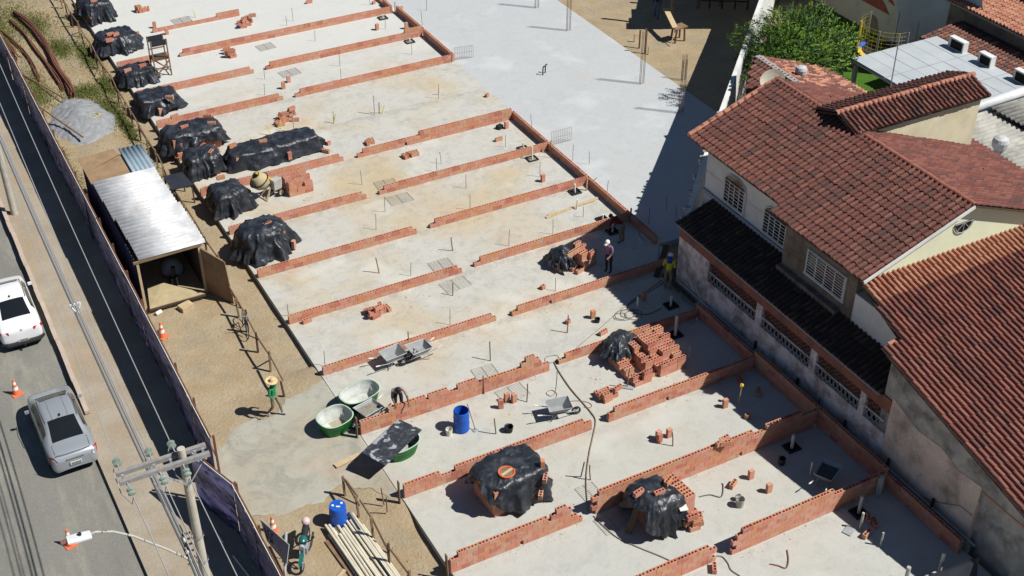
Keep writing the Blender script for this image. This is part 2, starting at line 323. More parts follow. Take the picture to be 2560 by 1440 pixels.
# ================================================================ SETTING
def grid_sheet(name, x0, x1, y0, y1, z, step, amp, m, freq=.5, skip=None, parent=None):
    nx = max(1, int((x1-x0)/step)); ny = max(1, int((y1-y0)/step)); vs = []; fs = []
    for j in range(ny+1):
        for i in range(nx+1):
            x = x0+(x1-x0)*i/nx; y = y0+(y1-y0)*j/ny
            vs.append((x, y, (z(x, y) if callable(z) else z)+(amp*(mn.noise((x*freq, y*freq, 3.)))+amp*.4*mn.noise((x*3, y*3, 1.)) if amp else 0)))
    for j in range(ny):
        for i in range(nx):
            a = j*(nx+1)+i; fs.append((a, a+1, a+nx+2, a+nx+1))
    b = MB(); b.add(vs, fs, m); return struct(b.build(name, parent, smooth=True))
b = MB(); b.add([(-3000, -3000, -.62), (3000, -3000, -.62), (3000, 3000, -.62), (-3000, 3000, -.62)], [(0, 1, 2, 3)], M_DIRT); struct(b.build('ground'))
b = MB(); b.box(-9, 3.55, -60, 220, -.60, RZ, M_ROAD); struct(b.build('road'))
def dirt_z(x, y):
    # the lot rises to the slab at the driveway and at the far corner
    t = max(0., 1-abs(y-31.8)/5.5); s = min(1., max(0., (x-7.5)/4.2)); return DZ-.03-.05*t*s
grid_sheet('site_soil', 12.1, 60, 78.5, 110, lambda x, y: DZ+.1, .5, .05, M_DIRT)
grid_sheet('site_soil', 38.0, 62, 44, 78.6, lambda x, y: -.07, .25, .05, M_DIRT)
grid_sheet('site_soil', 26.9, 45, -2, 44, lambda x, y: -.36, .6, .05, M_DIRT)
b = MB(); b.prism([(3.72, 39.9), (3.72, 140), (6.86, 140), (6.86, -20), (3.55, -20), (3.45, 30), (3.35, 37.5), (3.42, 39.9)], -.6, SZ, M_WALK); struct(b.build('sidewalk'))
kerb = MB().build('kerb'); struct(kerb)
kb = MB(); kb.box(-.085, .085, .006, .994, -.15, SZ+.02, M_KERB); kme = None
for i in range(62):
    y = 39.9+i
    if kme is None:
        o = kb.build('kerbstone', kerb, world=False); kme = o.data
    else: o = link(bpy.data.objects.new('kerbstone', kme), kerb)
    o.location = (3.635+.012*math.sin(i*2.1), y, .008*math.sin(i*1.3)); o.rotation_euler = (0, 0, .006*math.sin(i*1.9))
# slab of the terrace (bay corner steps) and the smooth pad
b = MB(); b.prism([(12.06, 0), (12.06, 78.6), (28.90, 78.6), (28.90, 39.12), (28.62, 39.12), (28.62, 37.2), (27.32, 37.2), (27.32, 0)], -.62, 0, M_SLAB); slab = struct(b.build('floor_slab'))
b = MB(); b.prism([(28.90, 39.12), (28.90, 79.5), (38.25, 79.5), (38.25, 39.12)], -.62, -.012, M_PAD); struct(b.build('concrete_pad'))
AP = [gp(x_, y_, -.1) for x_, y_ in ((500, 1150), (560, 1085), (600, 1058), (690, 1032), (735, 985), (770, 975), (815, 940), (1010, 1240), (985, 1256), (930, 1228), (870, 1220), (800, 1240), (725, 1282), (650, 1290), (600, 1262), (540, 1210))]
def inpoly(x, y, P):
    c = False; j = len(P)-1
    for i in range(len(P)):
        if (P[i].y > y) != (P[j].y > y) and x < (P[j].x-P[i].x)*(y-P[i].y)/(P[j].y-P[i].y)+P[i].x: c = not c
        j = i
    return c
def apz(x, y):
    e = min(1, max(0, (12.06-x)/4.6)); return -.02-.19*e+.014*mn.noise((x*2, y*2, 5))
vs = []; fs = []; ids = {}; st = .09
def apv(i, j):
    if (i, j) not in ids: x, y = 6.0+i*st, 28+j*st; ids[i, j] = len(vs); vs.append((min(x, 12.055), y, apz(x, y)))
    return ids[i, j]
for i in range(68):
    for j in range(110):
        x, y = 6.0+(i+.5)*st, 28+(j+.5)*st; wx = .38*mn.noise((x*1.1, y*1.1, 9))+.2*mn.noise((x*4, y*4, 2)); wy = .38*mn.noise((x*1.1, y*1.1, 19))+.2*mn.noise((x*4, y*4, 12))
        if x < 12.08 and inpoly(x+wx if x < 11.4 else x, y+wy, AP): fs.append((apv(i, j), apv(i+1, j), apv(i+1, j+1), apv(i, j+1)))
ec = {}
for f in fs:
    for k in range(4): e = tuple(sorted((f[k], f[(k+1) % 4]))); ec[e] = ec.get(e, 0)+1
nb_ = {}
for (a, c), k in ec.items():
    if k == 1: nb_.setdefault(a, []).append(c); nb_.setdefault(c, []).append(a)
for it in range(4):
    nv = {}
    for a, l in nb_.items():
        if len(l) == 2 and vs[a][0] < 12.0: nv[a] = tuple(.4*vs[a][i]+.3*(vs[l[0]][i]+vs[l[1]][i]) for i in range(3))
    for a, p in nv.items(): vs[a] = p
for a in nb_: vs[a] = (vs[a][0], vs[a][1], vs[a][2]-.012)
b = MB(); b.add(vs, fs, M_APRON); struct(b.build('concrete_ramp', smooth=True))
def pdist(x, y):
    d = 9.
    for i in range(len(AP)):
        a, c = AP[i-1], AP[i]; ex, ey = c.x-a.x, c.y-a.y; t_ = max(0, min(1, ((x-a.x)*ex+(y-a.y)*ey)/(ex*ex+ey*ey))); d = min(d, math.hypot(a.x+ex*t_-x, a.y+ey*t_-y))
    return d
def soil_z(x, y):
    if not 27 < y < 38.5: return DZ
    if inpoly(x, y, AP): d = 0 if pdist(x, y) > .45 else .0
    else: d = pdist(x, y)
    k = max(0, min(1, (d-.4)/1.3)); k = k*k*(3-2*k); return (apz(x, y)-(.055 if d == 0 and inpoly(x, y, AP) and pdist(x, y) > .7 else .022))*(1-k)+DZ*k
grid_sheet('site_soil', 6.85, 12.2, 8, 96, soil_z, .16, .03, M_DIRT)
b = MB(); b.prism([(42.5, 36.8), (52.1, 36.8), (52.1, 56.5), (47.2, 55.2), (42.5, 50.4)], -.35, .0, M_LAWN); struct(b.build('lawn'))
b = MB(); b.prism([(47.3, 55.2), (52.1, 56.5), (52.1, 60.2)], -.3, .012, M_APRON); struct(b.build('paved_yard'))
# grass on the rough strip by the street fence
def grass_patch(name, spots, n, hmin, hmax, m, z, label):
    vs = []; fs = []; r = random.Random(5)
    for i in range(n):
        cx, cy, sx, sy = r.choice(spots); x = r.gauss(cx, sx); y = r.gauss(cy, sy)
        if not 6.9 < x < 11.95: continue
        h = r.uniform(hmin, hmax); a = r.uniform(0, 2*PI); w_ = r.uniform(.012, .03); lx, ly = r.gauss(0, .06), r.gauss(0, .06); k = len(vs)
        vs += [(x-w_*math.cos(a), y-w_*math.sin(a), z), (x+w_*math.cos(a), y+w_*math.sin(a), z), (x+lx, y+ly, z+h)]; fs.append((k, k+1, k+2))
    b = MB(); b.add(vs, fs, m); o = b.build(name); tag(o, label, 'grass', kind='stuff'); return o
M_GRASS = mat('weedy_grass', (.11, .145, .03), (.155, .15, .05), 1.5, .9)
M_DRYG = mat('dry_grass', (.27, .23, .10), (.20, .19, .08), 1.5, .9)
grass_patch('grass', [(8.2, 79, .8, 1.5), (7.3, 76, .4, 1.5), (10.5, 63.8, .35, 1.0), (7.6, 68, .35, 1.5), (9.8, 66.3, .5, .5), (11.2, 66.5, .2, .6), (9.9, 72.5, .35, .7), (9.2, 76.5, .6, 1.), (11., 71., .25, 1.), (10.8, 61.3, .15, .8), (7.1, 59, .12, 1.5)], 30000, .05, .2, M_GRASS, DZ-.02, 'weedy green grass growing along the inner side of the street hoarding')
grass_patch('dry_grass', [(9.5, 76, 1.2, 3), (10.5, 67, .8, 4), (9, 72, 1.2, 4), (11.2, 74, .4, 4), (8.4, 67, .9, 2.5), (10.9, 58, .3, 3), (7.3, 57, .25, 3)], 18000, .03, .1, M_DRYG, DZ-.02, 'dry straw coloured grass over the soil strip beside the slab')

# ================================================================ BRICKS
_bm = {}
def brick_mesh(L, holes, v):
    key = (round(L, 2), holes, v)
    if key in _bm: return _bm[key]
    W, Hh = .14, .19; m = BR[v]; b = MB(); x = L/2; y = W/2
    if not holes: b.box(-x, x, -y, y, 0, Hh, m)
    else:
        nh = 3 if L > .3 else 1; t = .026; xs = [-x]
        hw = (L-t*(nh+1))/nh
        P = [(-x, -y, 0), (x, -y, 0), (x, y, 0), (-x, y, 0), (-x, -y, Hh), (x, -y, Hh), (x, y, Hh), (-x, y, Hh)]
        b.add(P, [(0, 3, 2, 1), (0, 1, 5, 4), (1, 2, 6, 5), (2, 3, 7, 6), (3, 0, 4, 7)], m)
        yy = y-t; V = [(-x, -y, Hh), (x, -y, Hh), (x, y, Hh), (-x, y, Hh), (-x, -yy, Hh), (x, -yy, Hh), (x, yy, Hh), (-x, yy, Hh)]
        b.add(V, [(0, 1, 5, 4), (7, 6, 2, 3)], m); cx = -x
        for k in range(nh):
            a = -x+t+k*(hw+t); c = a+hw
            b.add([(cx, -yy, Hh), (a, -yy, Hh), (a, yy, Hh), (cx, yy, Hh)], [(0, 1, 2, 3)], m); cx = c
            D = Hh-.08
            b.add([(a, -yy, Hh), (c, -yy, Hh), (c, yy, Hh), (a, yy, Hh), (a, -yy, D), (c, -yy, D), (c, yy, D), (a, yy, D)], [(4, 5, 6, 7), (0, 4, 5, 1)[::-1], (1, 5, 6, 2)[::-1], (2, 6, 7, 3)[::-1], (3, 7, 4, 0)[::-1]], m)
        b.add([(cx, -yy, Hh), (x, -yy, Hh), (x, yy, Hh), (cx, yy, Hh)], [(0, 1, 2, 3)], m)
    me = bpy.data.meshes.new('brick'); me.from_pydata(b.v, [], b.f); me.materials.append(m); me.update(); _bm[key] = me
    return me
BW = [0, 0, 0, 1, 1, 2, 3, 4, 4]
def brick(loc, rot=(0, 0, 0), parent=None, L=.39, holes=True, v=None):
    o = bpy.data.objects.new('brick', brick_mesh(L, holes, random.choice(BW) if v is None else v)); link(o, parent); o.location = loc; o.rotation_euler = rot; return o
wall_spans = []
def wall(x0, x1, y, courses, label, axis='x', group='unfinished brick walls on the floor slab', gaps=()):
    """courses: list of (a, b) extents along the axis, bottom first; gaps: (course, centre) openings left for conduits"""
    t = empty('brick_wall', (x0, y+.07, 0) if axis == 'x' else (y+.07, x0, 0), 0 if axis == 'x' else PI/2, label, 'brick wall', group)
    mo = MB(); n = len(courses)
    for c, (a, bb) in enumerate(courses):
        a -= x0; bb -= x0; z = c*.2
        zs = z+.0005
        mo.box(a+.004, bb-.004, -.062, .062, z-.0005 if c else .001, z+.0105, M_MORTAR)
        j0 = (.2 if c % 2 else 0.); k = math.floor((a-j0)/.4); js = [a]
        while True:
            k += 1; p = j0+k*.4
            if p >= bb-.09: break
            if p > a+.09: js.append(p)
        js.append(bb)
        for i in range(len(js)-1):
            p, q = js[i], js[i+1]; L = q-p-.01; cx = (p+q)/2
            g = any(gc == c and p <= gx_-x0 < q for gc, gx_ in gaps)
            if g:
                # block cut round a conduit mouth
                l1 = L*.34; brick((p+.005+l1/2, 0, z+.01), (0, 0, 0), t, round(l1, 2), False); brick((q-.005-l1/2, 0, z+.01), (0, 0, 0), t, round(l1, 2), False)
                continue
            above = c+1 < n and courses[c+1][0]-x0 <= p+.02 and courses[c+1][1]-x0 >= q-.02
            L = round(L, 2)
            o = brick((cx+random.uniform(-.001, .001), random.uniform(-.003, .003), z+.01), (0, 0, random.uniform(-.006, .006)), t, L, not above)
            if i < len(js)-2: mo.box(q-.0052, q+.0052, -.06, .06, z+.0106, z+.183, M_MORTAR)
    mo.build('mortar', t, world=False)
    return t
def W2(a, b): return [(a, b), (a, b-.2)]
# walls running in from the slab edge (far to near)
wall(13.4, 14.3, 71.7, [(13.4, 14.3)], 'single course of bricks showing behind the second covered stack from the far end')
wall(15.05, 20.35, 71.6, [(15.05, 20.3), (18.9, 20.3)], 'one-course brick wall with scattered bricks on it, ending at a rough brick heap')
wall(12.02, 14.9, 67.78, [(12.02, 14.9), (12.02, 14.9)], 'short two-course brick wall passing behind the tall wooden stand')
wall(12.02, 18.55, 63.82, W2(12.02, 18.5), 'two-course brick wall below the wooden stand, starting at the slab edge')
wall(12.05, 18.85, 60.04, W2(12.05, 18.8), 'two-course brick wall from the slab edge towards the crumbling brick pyramid')
wall(12.05, 14.2, 56.27, [(12.05, 14.1), (12.05, 12.9)], 'short red brick wall half hidden under a draped black tarpaulin')
wall(12.0, 19.2, 52.55, W2(12.0, 19.15), 'two-course brick wall passing behind the cement mixer')
wall(12.12, 18.75, 48.75, W2(12.12, 18.75), 'two-course brick wall behind the round black covered heap')
wall(12.12, 19.6, 44.93, W2(12.12, 19.55), 'two-course brick wall in front of the round black covered heap')
wall(12.13, 19.95, 41.22, W2(12.13, 19.95), 'two-course brick wall with a small brick pile against its near side')
wall(12.13, 19.65, 37.5, W2(12.13, 19.65), 'two-course brick wall behind the two parked wheelbarrows')
wall(12.08, 19.95, 33.68, [(12.08, 19.95), (12.08, 19.95), (12.08, 19.6), (13.2, 14.7), ], 'stepped brick wall where the man in the grey vest is laying bricks')
_t = [o for o in C.objects if o.get('label') == 'stepped brick wall where the man in the grey vest is laying bricks'][0]
for xx in (14.9, 15.3, 16.1, 16.5, 17.7, 18.1, 18.5, 18.9, 19.2):
    if xx < 17: brick((xx+.1-12.08, 0, .61), (0, 0, 0), _t)
for xx in (18.9, 19.3): brick((xx-12.08, 0, .61), (0, 0, 0), _t)
brick((19.1-12.08, 0, .81), (0, 0, 0), _t)
wall(12.12, 19.62, 29.98, [(12.12, 19.62), (12.12, 19.62), (12.12, 13.5), ], 'brick wall with a notched top in front of the blue drum')
_t = [o for o in C.objects if o.get('label') == 'brick wall with a notched top in front of the blue drum'][0]
for i in range(13): brick((2.15+.4*i, 0, .41), (0, 0, random.uniform(-.006, .006)), _t)
wall(12.02, 17.0, 26.18, [(12.02, 16.95), (12.02, 16.75), (12.02, 16.5), (12.3, 15.6)], 'tall brick wall with a gap and broken top, nearest to the camera on the left', gaps=((0, 14.6),))
_t = [o for o in C.objects if o.get('label', '').startswith('tall brick wall with a gap')][0]
for xx in (3.9, 4.3): brick((xx, 0, .61), (0, 0, 0), _t)
brick((4.1, 0, .81), (0, 0, 0), _t)
wall(14.5, 19.85, 22.6, [(14.5, 19.85), (14.5, 19.65), (14.5, 19.85), (14.5, 19.55)], 'toothed brick wall cut by the bottom edge of the picture')
# walls on the far side of the passage, ending at the cross wall
R_END = 28.46
wall(15.5, R_END, 67.71, [(15.5, 28.46), (15.7, 28.46)], 'long two-course brick wall, farthest of those reaching the cross wall')
wall(19.2, 28.75, 63.88, [(19.2, 28.7), (19.45, 28.7), (27.6, 28.7)], 'second brick wall from the far end reaching the cross wall')
wall(19.45, 28.9, 60.0, [(19.45, 28.9), (19.75, 28.9)], 'two-course brick wall at the far edge of the open yellowish bay')
wall(19.85, 28.6, 52.47, [(19.85, 28.44), (20.15, 28.44), (23.2, 28.44)], 'three-course stepped brick wall at the near edge of the open yellowish bay', gaps=((0, 22.6),))
wall(19.4, R_END, 48.78, [(19.4, R_END), (19.65, R_END)], 'two-course brick wall with steel mesh lying at its open end')
wall(20.25, R_END, 45.02, [(20.25, R_END), (20.5, R_END)], 'two-course brick wall behind the pale boards lying on the slab')
wall(20.6, R_END, 41.35, [(20.6, R_END), (20.9, R_END)], 'two-course brick wall half in shadow behind the half opened brick pile')
wall(20.35, 28.3, 37.45, [(20.35, 28.3), (20.6, 28.3)], 'two-course brick wall with the yellow-shirted man at its shaded end', gaps=((0, 22.1),))
wall(20.45, 26.98, 33.82, [(20.45, 26.98), (20.75, 26.98)], 'two-course brick wall behind the large open brick pile')
wall(20.36, 26.96, 30.02, [(20.36, 26.96), (20.36, 26.96), (20.6, 26.96)], 'three-course brick wall in front of the large open brick pile', gaps=((0, 22.9),))
wall(17.35, 26.93, 26.25, [(17.5, 26.93), (17.35, 26.93), (17.55, 26.93), (17.35, 26.93), (17.6, 24.0)], 'longest five-course brick wall, behind the torn black tarpaulin', gaps=((0, 18.6), (0, 23.6)))
_t = [o for o in C.objects if o.get('label', '').startswith('longest five-course')][0]
for i in range(4): brick((7.45+.4*i, 0, .81), (0, 0, 0), _t)
wall(20.4, 26.9, 22.55, [(20.45, 26.9), (20.6, 26.9), (20.45, 26.9), (20.6, 26.9), (20.8, 24.6)], 'five-course brick wall with toothed ends at the lower right')
# cross walls along the passage side (running away from the camera)
CW = 'brick cross walls closing the bays'
wall(67.85, 71.4, 28.46, [(67.85, 71.4), (67.85, 69.0)], 'short cross wall in the far corner of the slab', 'y', CW)
wall(63.88, 67.7, 28.76, [(64.03, 67.7), (64.03, 67.7)], 'cross wall closing the bay beside the farthest drain stubs', 'y', CW)
wall(60.0, 63.87, 28.76, [(60.15, 63.87), (60.15, 63.87)], 'cross wall closing the bay before the open yellowish bay', 'y', CW)
for (a, bb, lb) in ((48.95, 52.6, 'cross wall between the stepped wall and the wall with the mesh'), (45.18, 48.9, 'cross wall beside the bay with the loose orange brick'),
                    (41.52, 45.15, 'cross wall beside the pale boards, with a leaning plank'), (39.2, 41.48, 'shaded stub of cross wall next to the pad corner')):
    wall(a, bb, 28.47, [(a, bb), (a, bb), ], lb, 'y', CW)
for (a, bb, n, lb) in ((30.18, 33.95, 3, 'shaded cross wall beside the large open brick pile'), (26.42, 30.15, 4, 'shaded cross wall beside the yellow capped pipe'),
                       (22.72, 26.4, 4, 'shaded cross wall beside the wheelbarrow in the shade'), (19.1, 22.7, 3, 'nearest shaded cross wall, ending at the dark corner')):
    wall(a, bb, 27.0, [(a, bb)]*n, lb, 'y', CW)

# ================================================================ BRICK STACKS AND TARPAULINS
def stack(cx, cy, rz, nx, ny, nz, label, group='stacks of hollow bricks', drop=0., flat=False, shell=True, name='brick_stack', z0=0., ragged=0., hf=None):
    t = empty(name, (cx, cy, z0), rz, label, 'brick stack', group); r = random.Random(int(cx*100+cy*7))
    ox, oy = nx*.4/2, ny*.15/2
    hts = {}
    for i in range(nx):
        for j in range(ny): hts[i, j] = (hf(i, j) if hf else nz)-(r.random() < ragged)-(r.random() < ragged*.5)
    for i in range(nx):
        for j in range(ny):
            h = hts[i, j]
            for k in range(h):
                edge = i in (0, nx-1) or j in (0, ny-1) or k >= h-2
                if shell and not edge: continue
                if not shell and not edge and k < h-3: continue
                if r.random() < drop and k == h-1: continue
                brick((-ox+.2+i*.4+r.uniform(-.012, .012), -oy+.075+j*.15, k*.192), (0, 0, r.uniform(-.03, .03)), t, .39, k >= h-1, None)
    return t
def heap(cx, cy, items, label, group='small piles of hollow bricks', z0=0.):
    """items: (x, y, z, rx, ry, rz)"""
    t = empty('brick_pile', (cx, cy, z0), 0, label, 'brick pile', group)
    for x, y, z, rx, ry, rz in items: brick((x, y, z), (rx, ry, rz), t, .39, True)
    return t
def tarp(cx, cy, rz, a, bb, h, label, seed=1, lift=None, skirt=.28, fold=.09, nth=176, zlow=.02, sq=7., tags=True, dome=.0):
    a += .07; bb += .07; h += .03
    """black sheet draped over a stack of half sizes a, bb and height h; lift: list of (angle, width, height) where the hem is pulled up"""
    r = random.Random(seed); o3 = Vector((r.uniform(-50, 50), r.uniform(-50, 50), 0)); vs = []; fs = []; NR = 34
    for i in range(nth):
        th = 2*PI*i/nth; ct, st = math.cos(th), math.sin(th)
        k = (abs(ct)**sq+abs(st)**sq)**(-1/sq)
        F = sum(math.sin(th*n_+p_)*am for n_, p_, am in ((7, seed, .5), (11, seed*2.3, .35), (17, seed*1.7, .25), (27, seed*.7, .2)))
        hem = zlow+.05*max(0, F)
        for (la, lw, lh) in (lift or ()):
            dd = math.atan2(math.sin(th-la), math.cos(th-la)); hem = max(hem, lh*math.exp(-(dd/lw)**2)+.04*F)
        sk = skirt*(.7+.5*mn.noise((ct*1.4+seed, st*1.4, 0))+.35*F)
        sk *= 1-.75*min(1, hem/h)
        for j in range(NR+1):
            u = j/NR
            if u <= .5:
                s = u/.5; x = ct*k*a*s; y = st*k*bb*s; z = h+.03+dome*(1-s*s)-(.05*s**6)+.05*mn.noise((x*1.8+o3.x, y*1.8, 1.))
            else:
                s = (u-.5)/.5; w_ = s**1.2; f_ = fold*F*min(1, s*1.6)
                rad = max(.025, .05+sk*w_**1.3+f_*1.1+fold*.5*min(1, s*2)); nx_, ny_ = ct*k*a, st*k*bb; ln = math.hypot(nx_, ny_)
                x = nx_+nx_/ln*rad; y = ny_+ny_/ln*rad; z = (h-.02)*(1-s)+min(hem, h*.93)*s
                z += .03*mn.noise((x*3+o3.x, y*3+o3.y, z*3))
                z = max(z, .012)
            q = mn.noise_vector((x*2.1+o3.x, y*2.1+o3.y, z*2.1))*(.03 if u < .5 else .075)+mn.noise_vector((x*5+o3.x, y*5, z*5))*(.008 if u < .5 else .018)
            # sharp creases of stiff sheeting
            rg = 1-2.4*abs(mn.noise((x*1.5+o3.x*2, y*1.5, z*1.1))); rg2 = 1-2.4*abs(mn.noise((x*3.4+o3.x, y*3.4+9, z*2.)))
            am = (.045*rg*abs(rg)+.03*rg2*abs(rg2)); dx_, dy_ = (x, y) if u > .45 else (0, 0); ln_ = math.hypot(dx_, dy_) or 1
            vs.append((x+q.x+(dx_/ln_*max(0, am)*1.6), y+q.y+(dy_/ln_*max(0, am)*1.6), max(.012, z+q.z*(.6 if u < .5 else 1)+(max(0, am) if u < .5 else 0))))
    for i in range(nth):
        i2 = (i+1) % nth
        for j in range(NR):
            A = i*(NR+1)+j; B = i2*(NR+1)+j
            fs.append((A, A+1, B+1, B) if j else (A, A+1, B+1))
    b = MB(); b.add(vs, fs, M_TARP); o = b.build('tarpaulin', smooth=True); o.location = (cx, cy, 0); o.rotation_euler = (0, 0, rz)
    md = o.modifiers.new('solid', 'SOLIDIFY'); md.thickness = .006
    return tag(o, label, 'tarpaulin', 'black plastic sheets over the brick stacks')
def lb(x, y, z, rx=0., ry=0., rz=0., label='', L=.39, group='loose hollow bricks', v=None, name='brick'):
    o = brick((x, y, z), (rx, ry, rz), None, L, True, v); o.name = name; return tag(o, label, 'brick', group)

stack(12.75, 75.6, .05, 3, 9, 5, 'brick stack under the farthest black sheet, showing red bricks at its left side')
tarp(12.75, 75.6, .05, .62, .85, 1.08, 'tall black sheet over the farthest brick stack at the slab edge', 3, [(PI*1.08, .35, .55)], skirt=.42, fold=.1, dome=.12)
stack(12.75, 70.6, 0, 4, 7, 4, 'brick stack fully wrapped in the second black sheet from the far end')
tarp(12.75, 70.6, 0, .85, .62, .86, 'rumpled black sheet with orange bricks on top, second from the far end', 5, None, skirt=.4, fold=.11)
stack(12.65, 66.0, 0, 3, 6, 3, 'brick stack wrapped in the black sheet beside the wooden stand')
tarp(12.65, 66.0, 0, .68, .5, .68, 'low black sheet over bricks at the foot of the tall wooden stand', 8, None, skirt=.3, fold=.1)
stack(12.75, 62.3, .03, 4, 7, 4, 'brick stack under the smooth topped black sheet')
tarp(12.75, 62.3, .03, .8, .58, .8, 'smooth topped black sheet with one brick standing against its front', 11, [(-1.2, .35, .28)], skirt=.34, fold=.1)
stack(13.15, 57.3, .03, 6, 8, 5, 'large brick stack with its front bricks bare below the black sheet', shell=True)
tarp(13.15, 57.45, .03, 1.2, .62, 1.05, 'large black sheet lifted at the front over bare orange bricks', 14, [(-1.5, .75, .62), (-.1, .3, .35)], skirt=.4, fold=.1)
stack(12.9, 54.75, -.05, 3, 7, 4, 'brick stack under the black sheet left of the long covered stack')
tarp(12.85, 54.85, -.05, .6, .55, .98, 'black sheet with one brick on its slope, left of the long covered stack', 17, [(-1.2, .5, .25)], skirt=.3, fold=.08, dome=.1)
stack(16.2, 54.55, .05, 10, 7, 4, 'long brick stack with its end bricks showing under the long black sheet')
tarp(16.3, 54.6, .03, 2.05, .55, .80, 'long wrinkled black sheet held down by five bricks behind the mixer', 21, [(PI, .28, .5)], skirt=.32, fold=.12, nth=200)
stack(12.95, 51.1, .05, 3, 7, 4, 'brick stack with bare bricks on its right under the pointed black sheet')
tarp(12.85, 51.05, .05, .58, .55, 1.0, 'pointed black sheet with bricks showing on its right side, near the mixer', 25, [(-.1, .4, .5), (PI, .3, .3)], skirt=.36, fold=.09, dome=.12)
stack(13.15, 47.0, .05, 4, 8, 5, 'brick stack hidden by the round black covered heap')
tarp(13.1, 47.0, .05, .85, .68, 1.15, 'big round black covered heap next to the plywood door', 29, None, skirt=.52, fold=.12, dome=.15, sq=2.4)
stack(15.35, 28.45, .08, 5, 9, 6, 'large brick stack with its left face bare under the sheet with the orange sieve')
tarp(15.4, 28.55, .08, 1.0, .68, 1.26, 'black sheet with an orange sieve on top, over the large stack in the lower middle', 33, [(PI+.12, .85, 1.25), (-.3, .35, .6)], skirt=.26, fold=.1, nth=170)
stack(19.45, 25.05, .1, 4, 8, 6, 'large brick stack whose right side spills out from under the torn black sheet')
tarp(19.0, 25.1, .1, .56, .62, 1.28, 'black sheet with bricks and a leaning board, over the large stack at lower centre', 37, [(PI+.12, .8, 1.15), (0, .6, 1.05)], skirt=.22, fold=.1, nth=170, dome=.1)
stack(14.45, 22.75, .1, 3, 6, 4, 'covered brick stack cut by the bottom edge of the picture')
tarp(14.45, 22.75, .1, .6, .5, .85, 'crumpled black sheet just showing at the bottom edge of the picture', 41, None, skirt=.3)
# open piles
stack(16.2, 51.0, .04, 3, 6, 4, 'open stack of hollow bricks to the right of the cement mixer', ragged=.35)
stack(23.45, 32.2, .05, 6, 12, 5, 'large open brick pile hollowed out on its left side, with a black sheet thrown back', ragged=.3, shell=False, hf=lambda i, j: (2 if j < 9 else 3) if i == 0 else ((3 if j < 2 else 1 if j < 8 else 3) if i == 1 else ((2 if j < 3 else 4 if j > 6 else 3) if i == 2 else (3 if j < 3 else 4 if j < 6 else 5))))
tarp(22.8, 33.25, .5, .55, .30, .72, 'black sheet thrown back over the far corner of the large open brick pile', 45, None, skirt=.28, fold=.12, dome=.2, zlow=.35)
stack(24.45, 39.35, .3, 4, 7, 4, 'half used brick pile in half shadow beside the man in the mauve shirt', ragged=.6, shell=False, hf=lambda i, j: (1 if i < 2 and j < 4 else 3 if i == 0 else 4))
tarp(24.0, 39.75, .3, .22, .26, .70, 'grey black sheet bunched on the half used brick pile', 49, [(-.5, .6, .5)], skirt=.3, fold=.14, dome=.2, zlow=.2)
# ================================================================ ROOF TILES
_tm = {}
def tile_profile(kind):
    if kind == 'std': r, h, w_ = .066, .078, .1175
    else: r, h, w_ = .084, .112, .1175
    return [(-w_, .010), (-r, .0)]+[(-r*.93*math.cos(a), max(.004, h*math.sin(a))) for a in (.25, .9, PI/2, PI-.9, PI-.25)]+[(r, .0), (w_, .006)]
def tile_geo(kind, L):
    P = tile_profile(kind); n = len(P); vs = [(u, -.03, z+.042) for u, z in P]+[(u, L, z) for u, z in P]+[(u, -.03, z*.55-.004) for u, z in P]
    fs = [(k, k+1, n+k+1, n+k) for k in range(n-1)]+[(2*n+k, 2*n+k+1, k+1, k) for k in range(n-1)]
    return vs, fs
M_CHAN = mat('shaded_mossy_channel_clay', (.075, .038, .030), (.045, .032, .028), 5., .95, bump=.006, bscale=18)  # channel shade painted into the dark colour, together with collected moss
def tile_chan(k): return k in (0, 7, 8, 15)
def tile_mesh(kind, L, mt):
    key = (kind, round(L, 2), mt.name)
    if key not in _tm:
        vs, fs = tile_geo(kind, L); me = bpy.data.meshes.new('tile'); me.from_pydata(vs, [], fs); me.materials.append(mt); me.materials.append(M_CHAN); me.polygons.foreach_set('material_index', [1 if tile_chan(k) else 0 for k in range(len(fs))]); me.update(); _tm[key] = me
    return _tm[key]
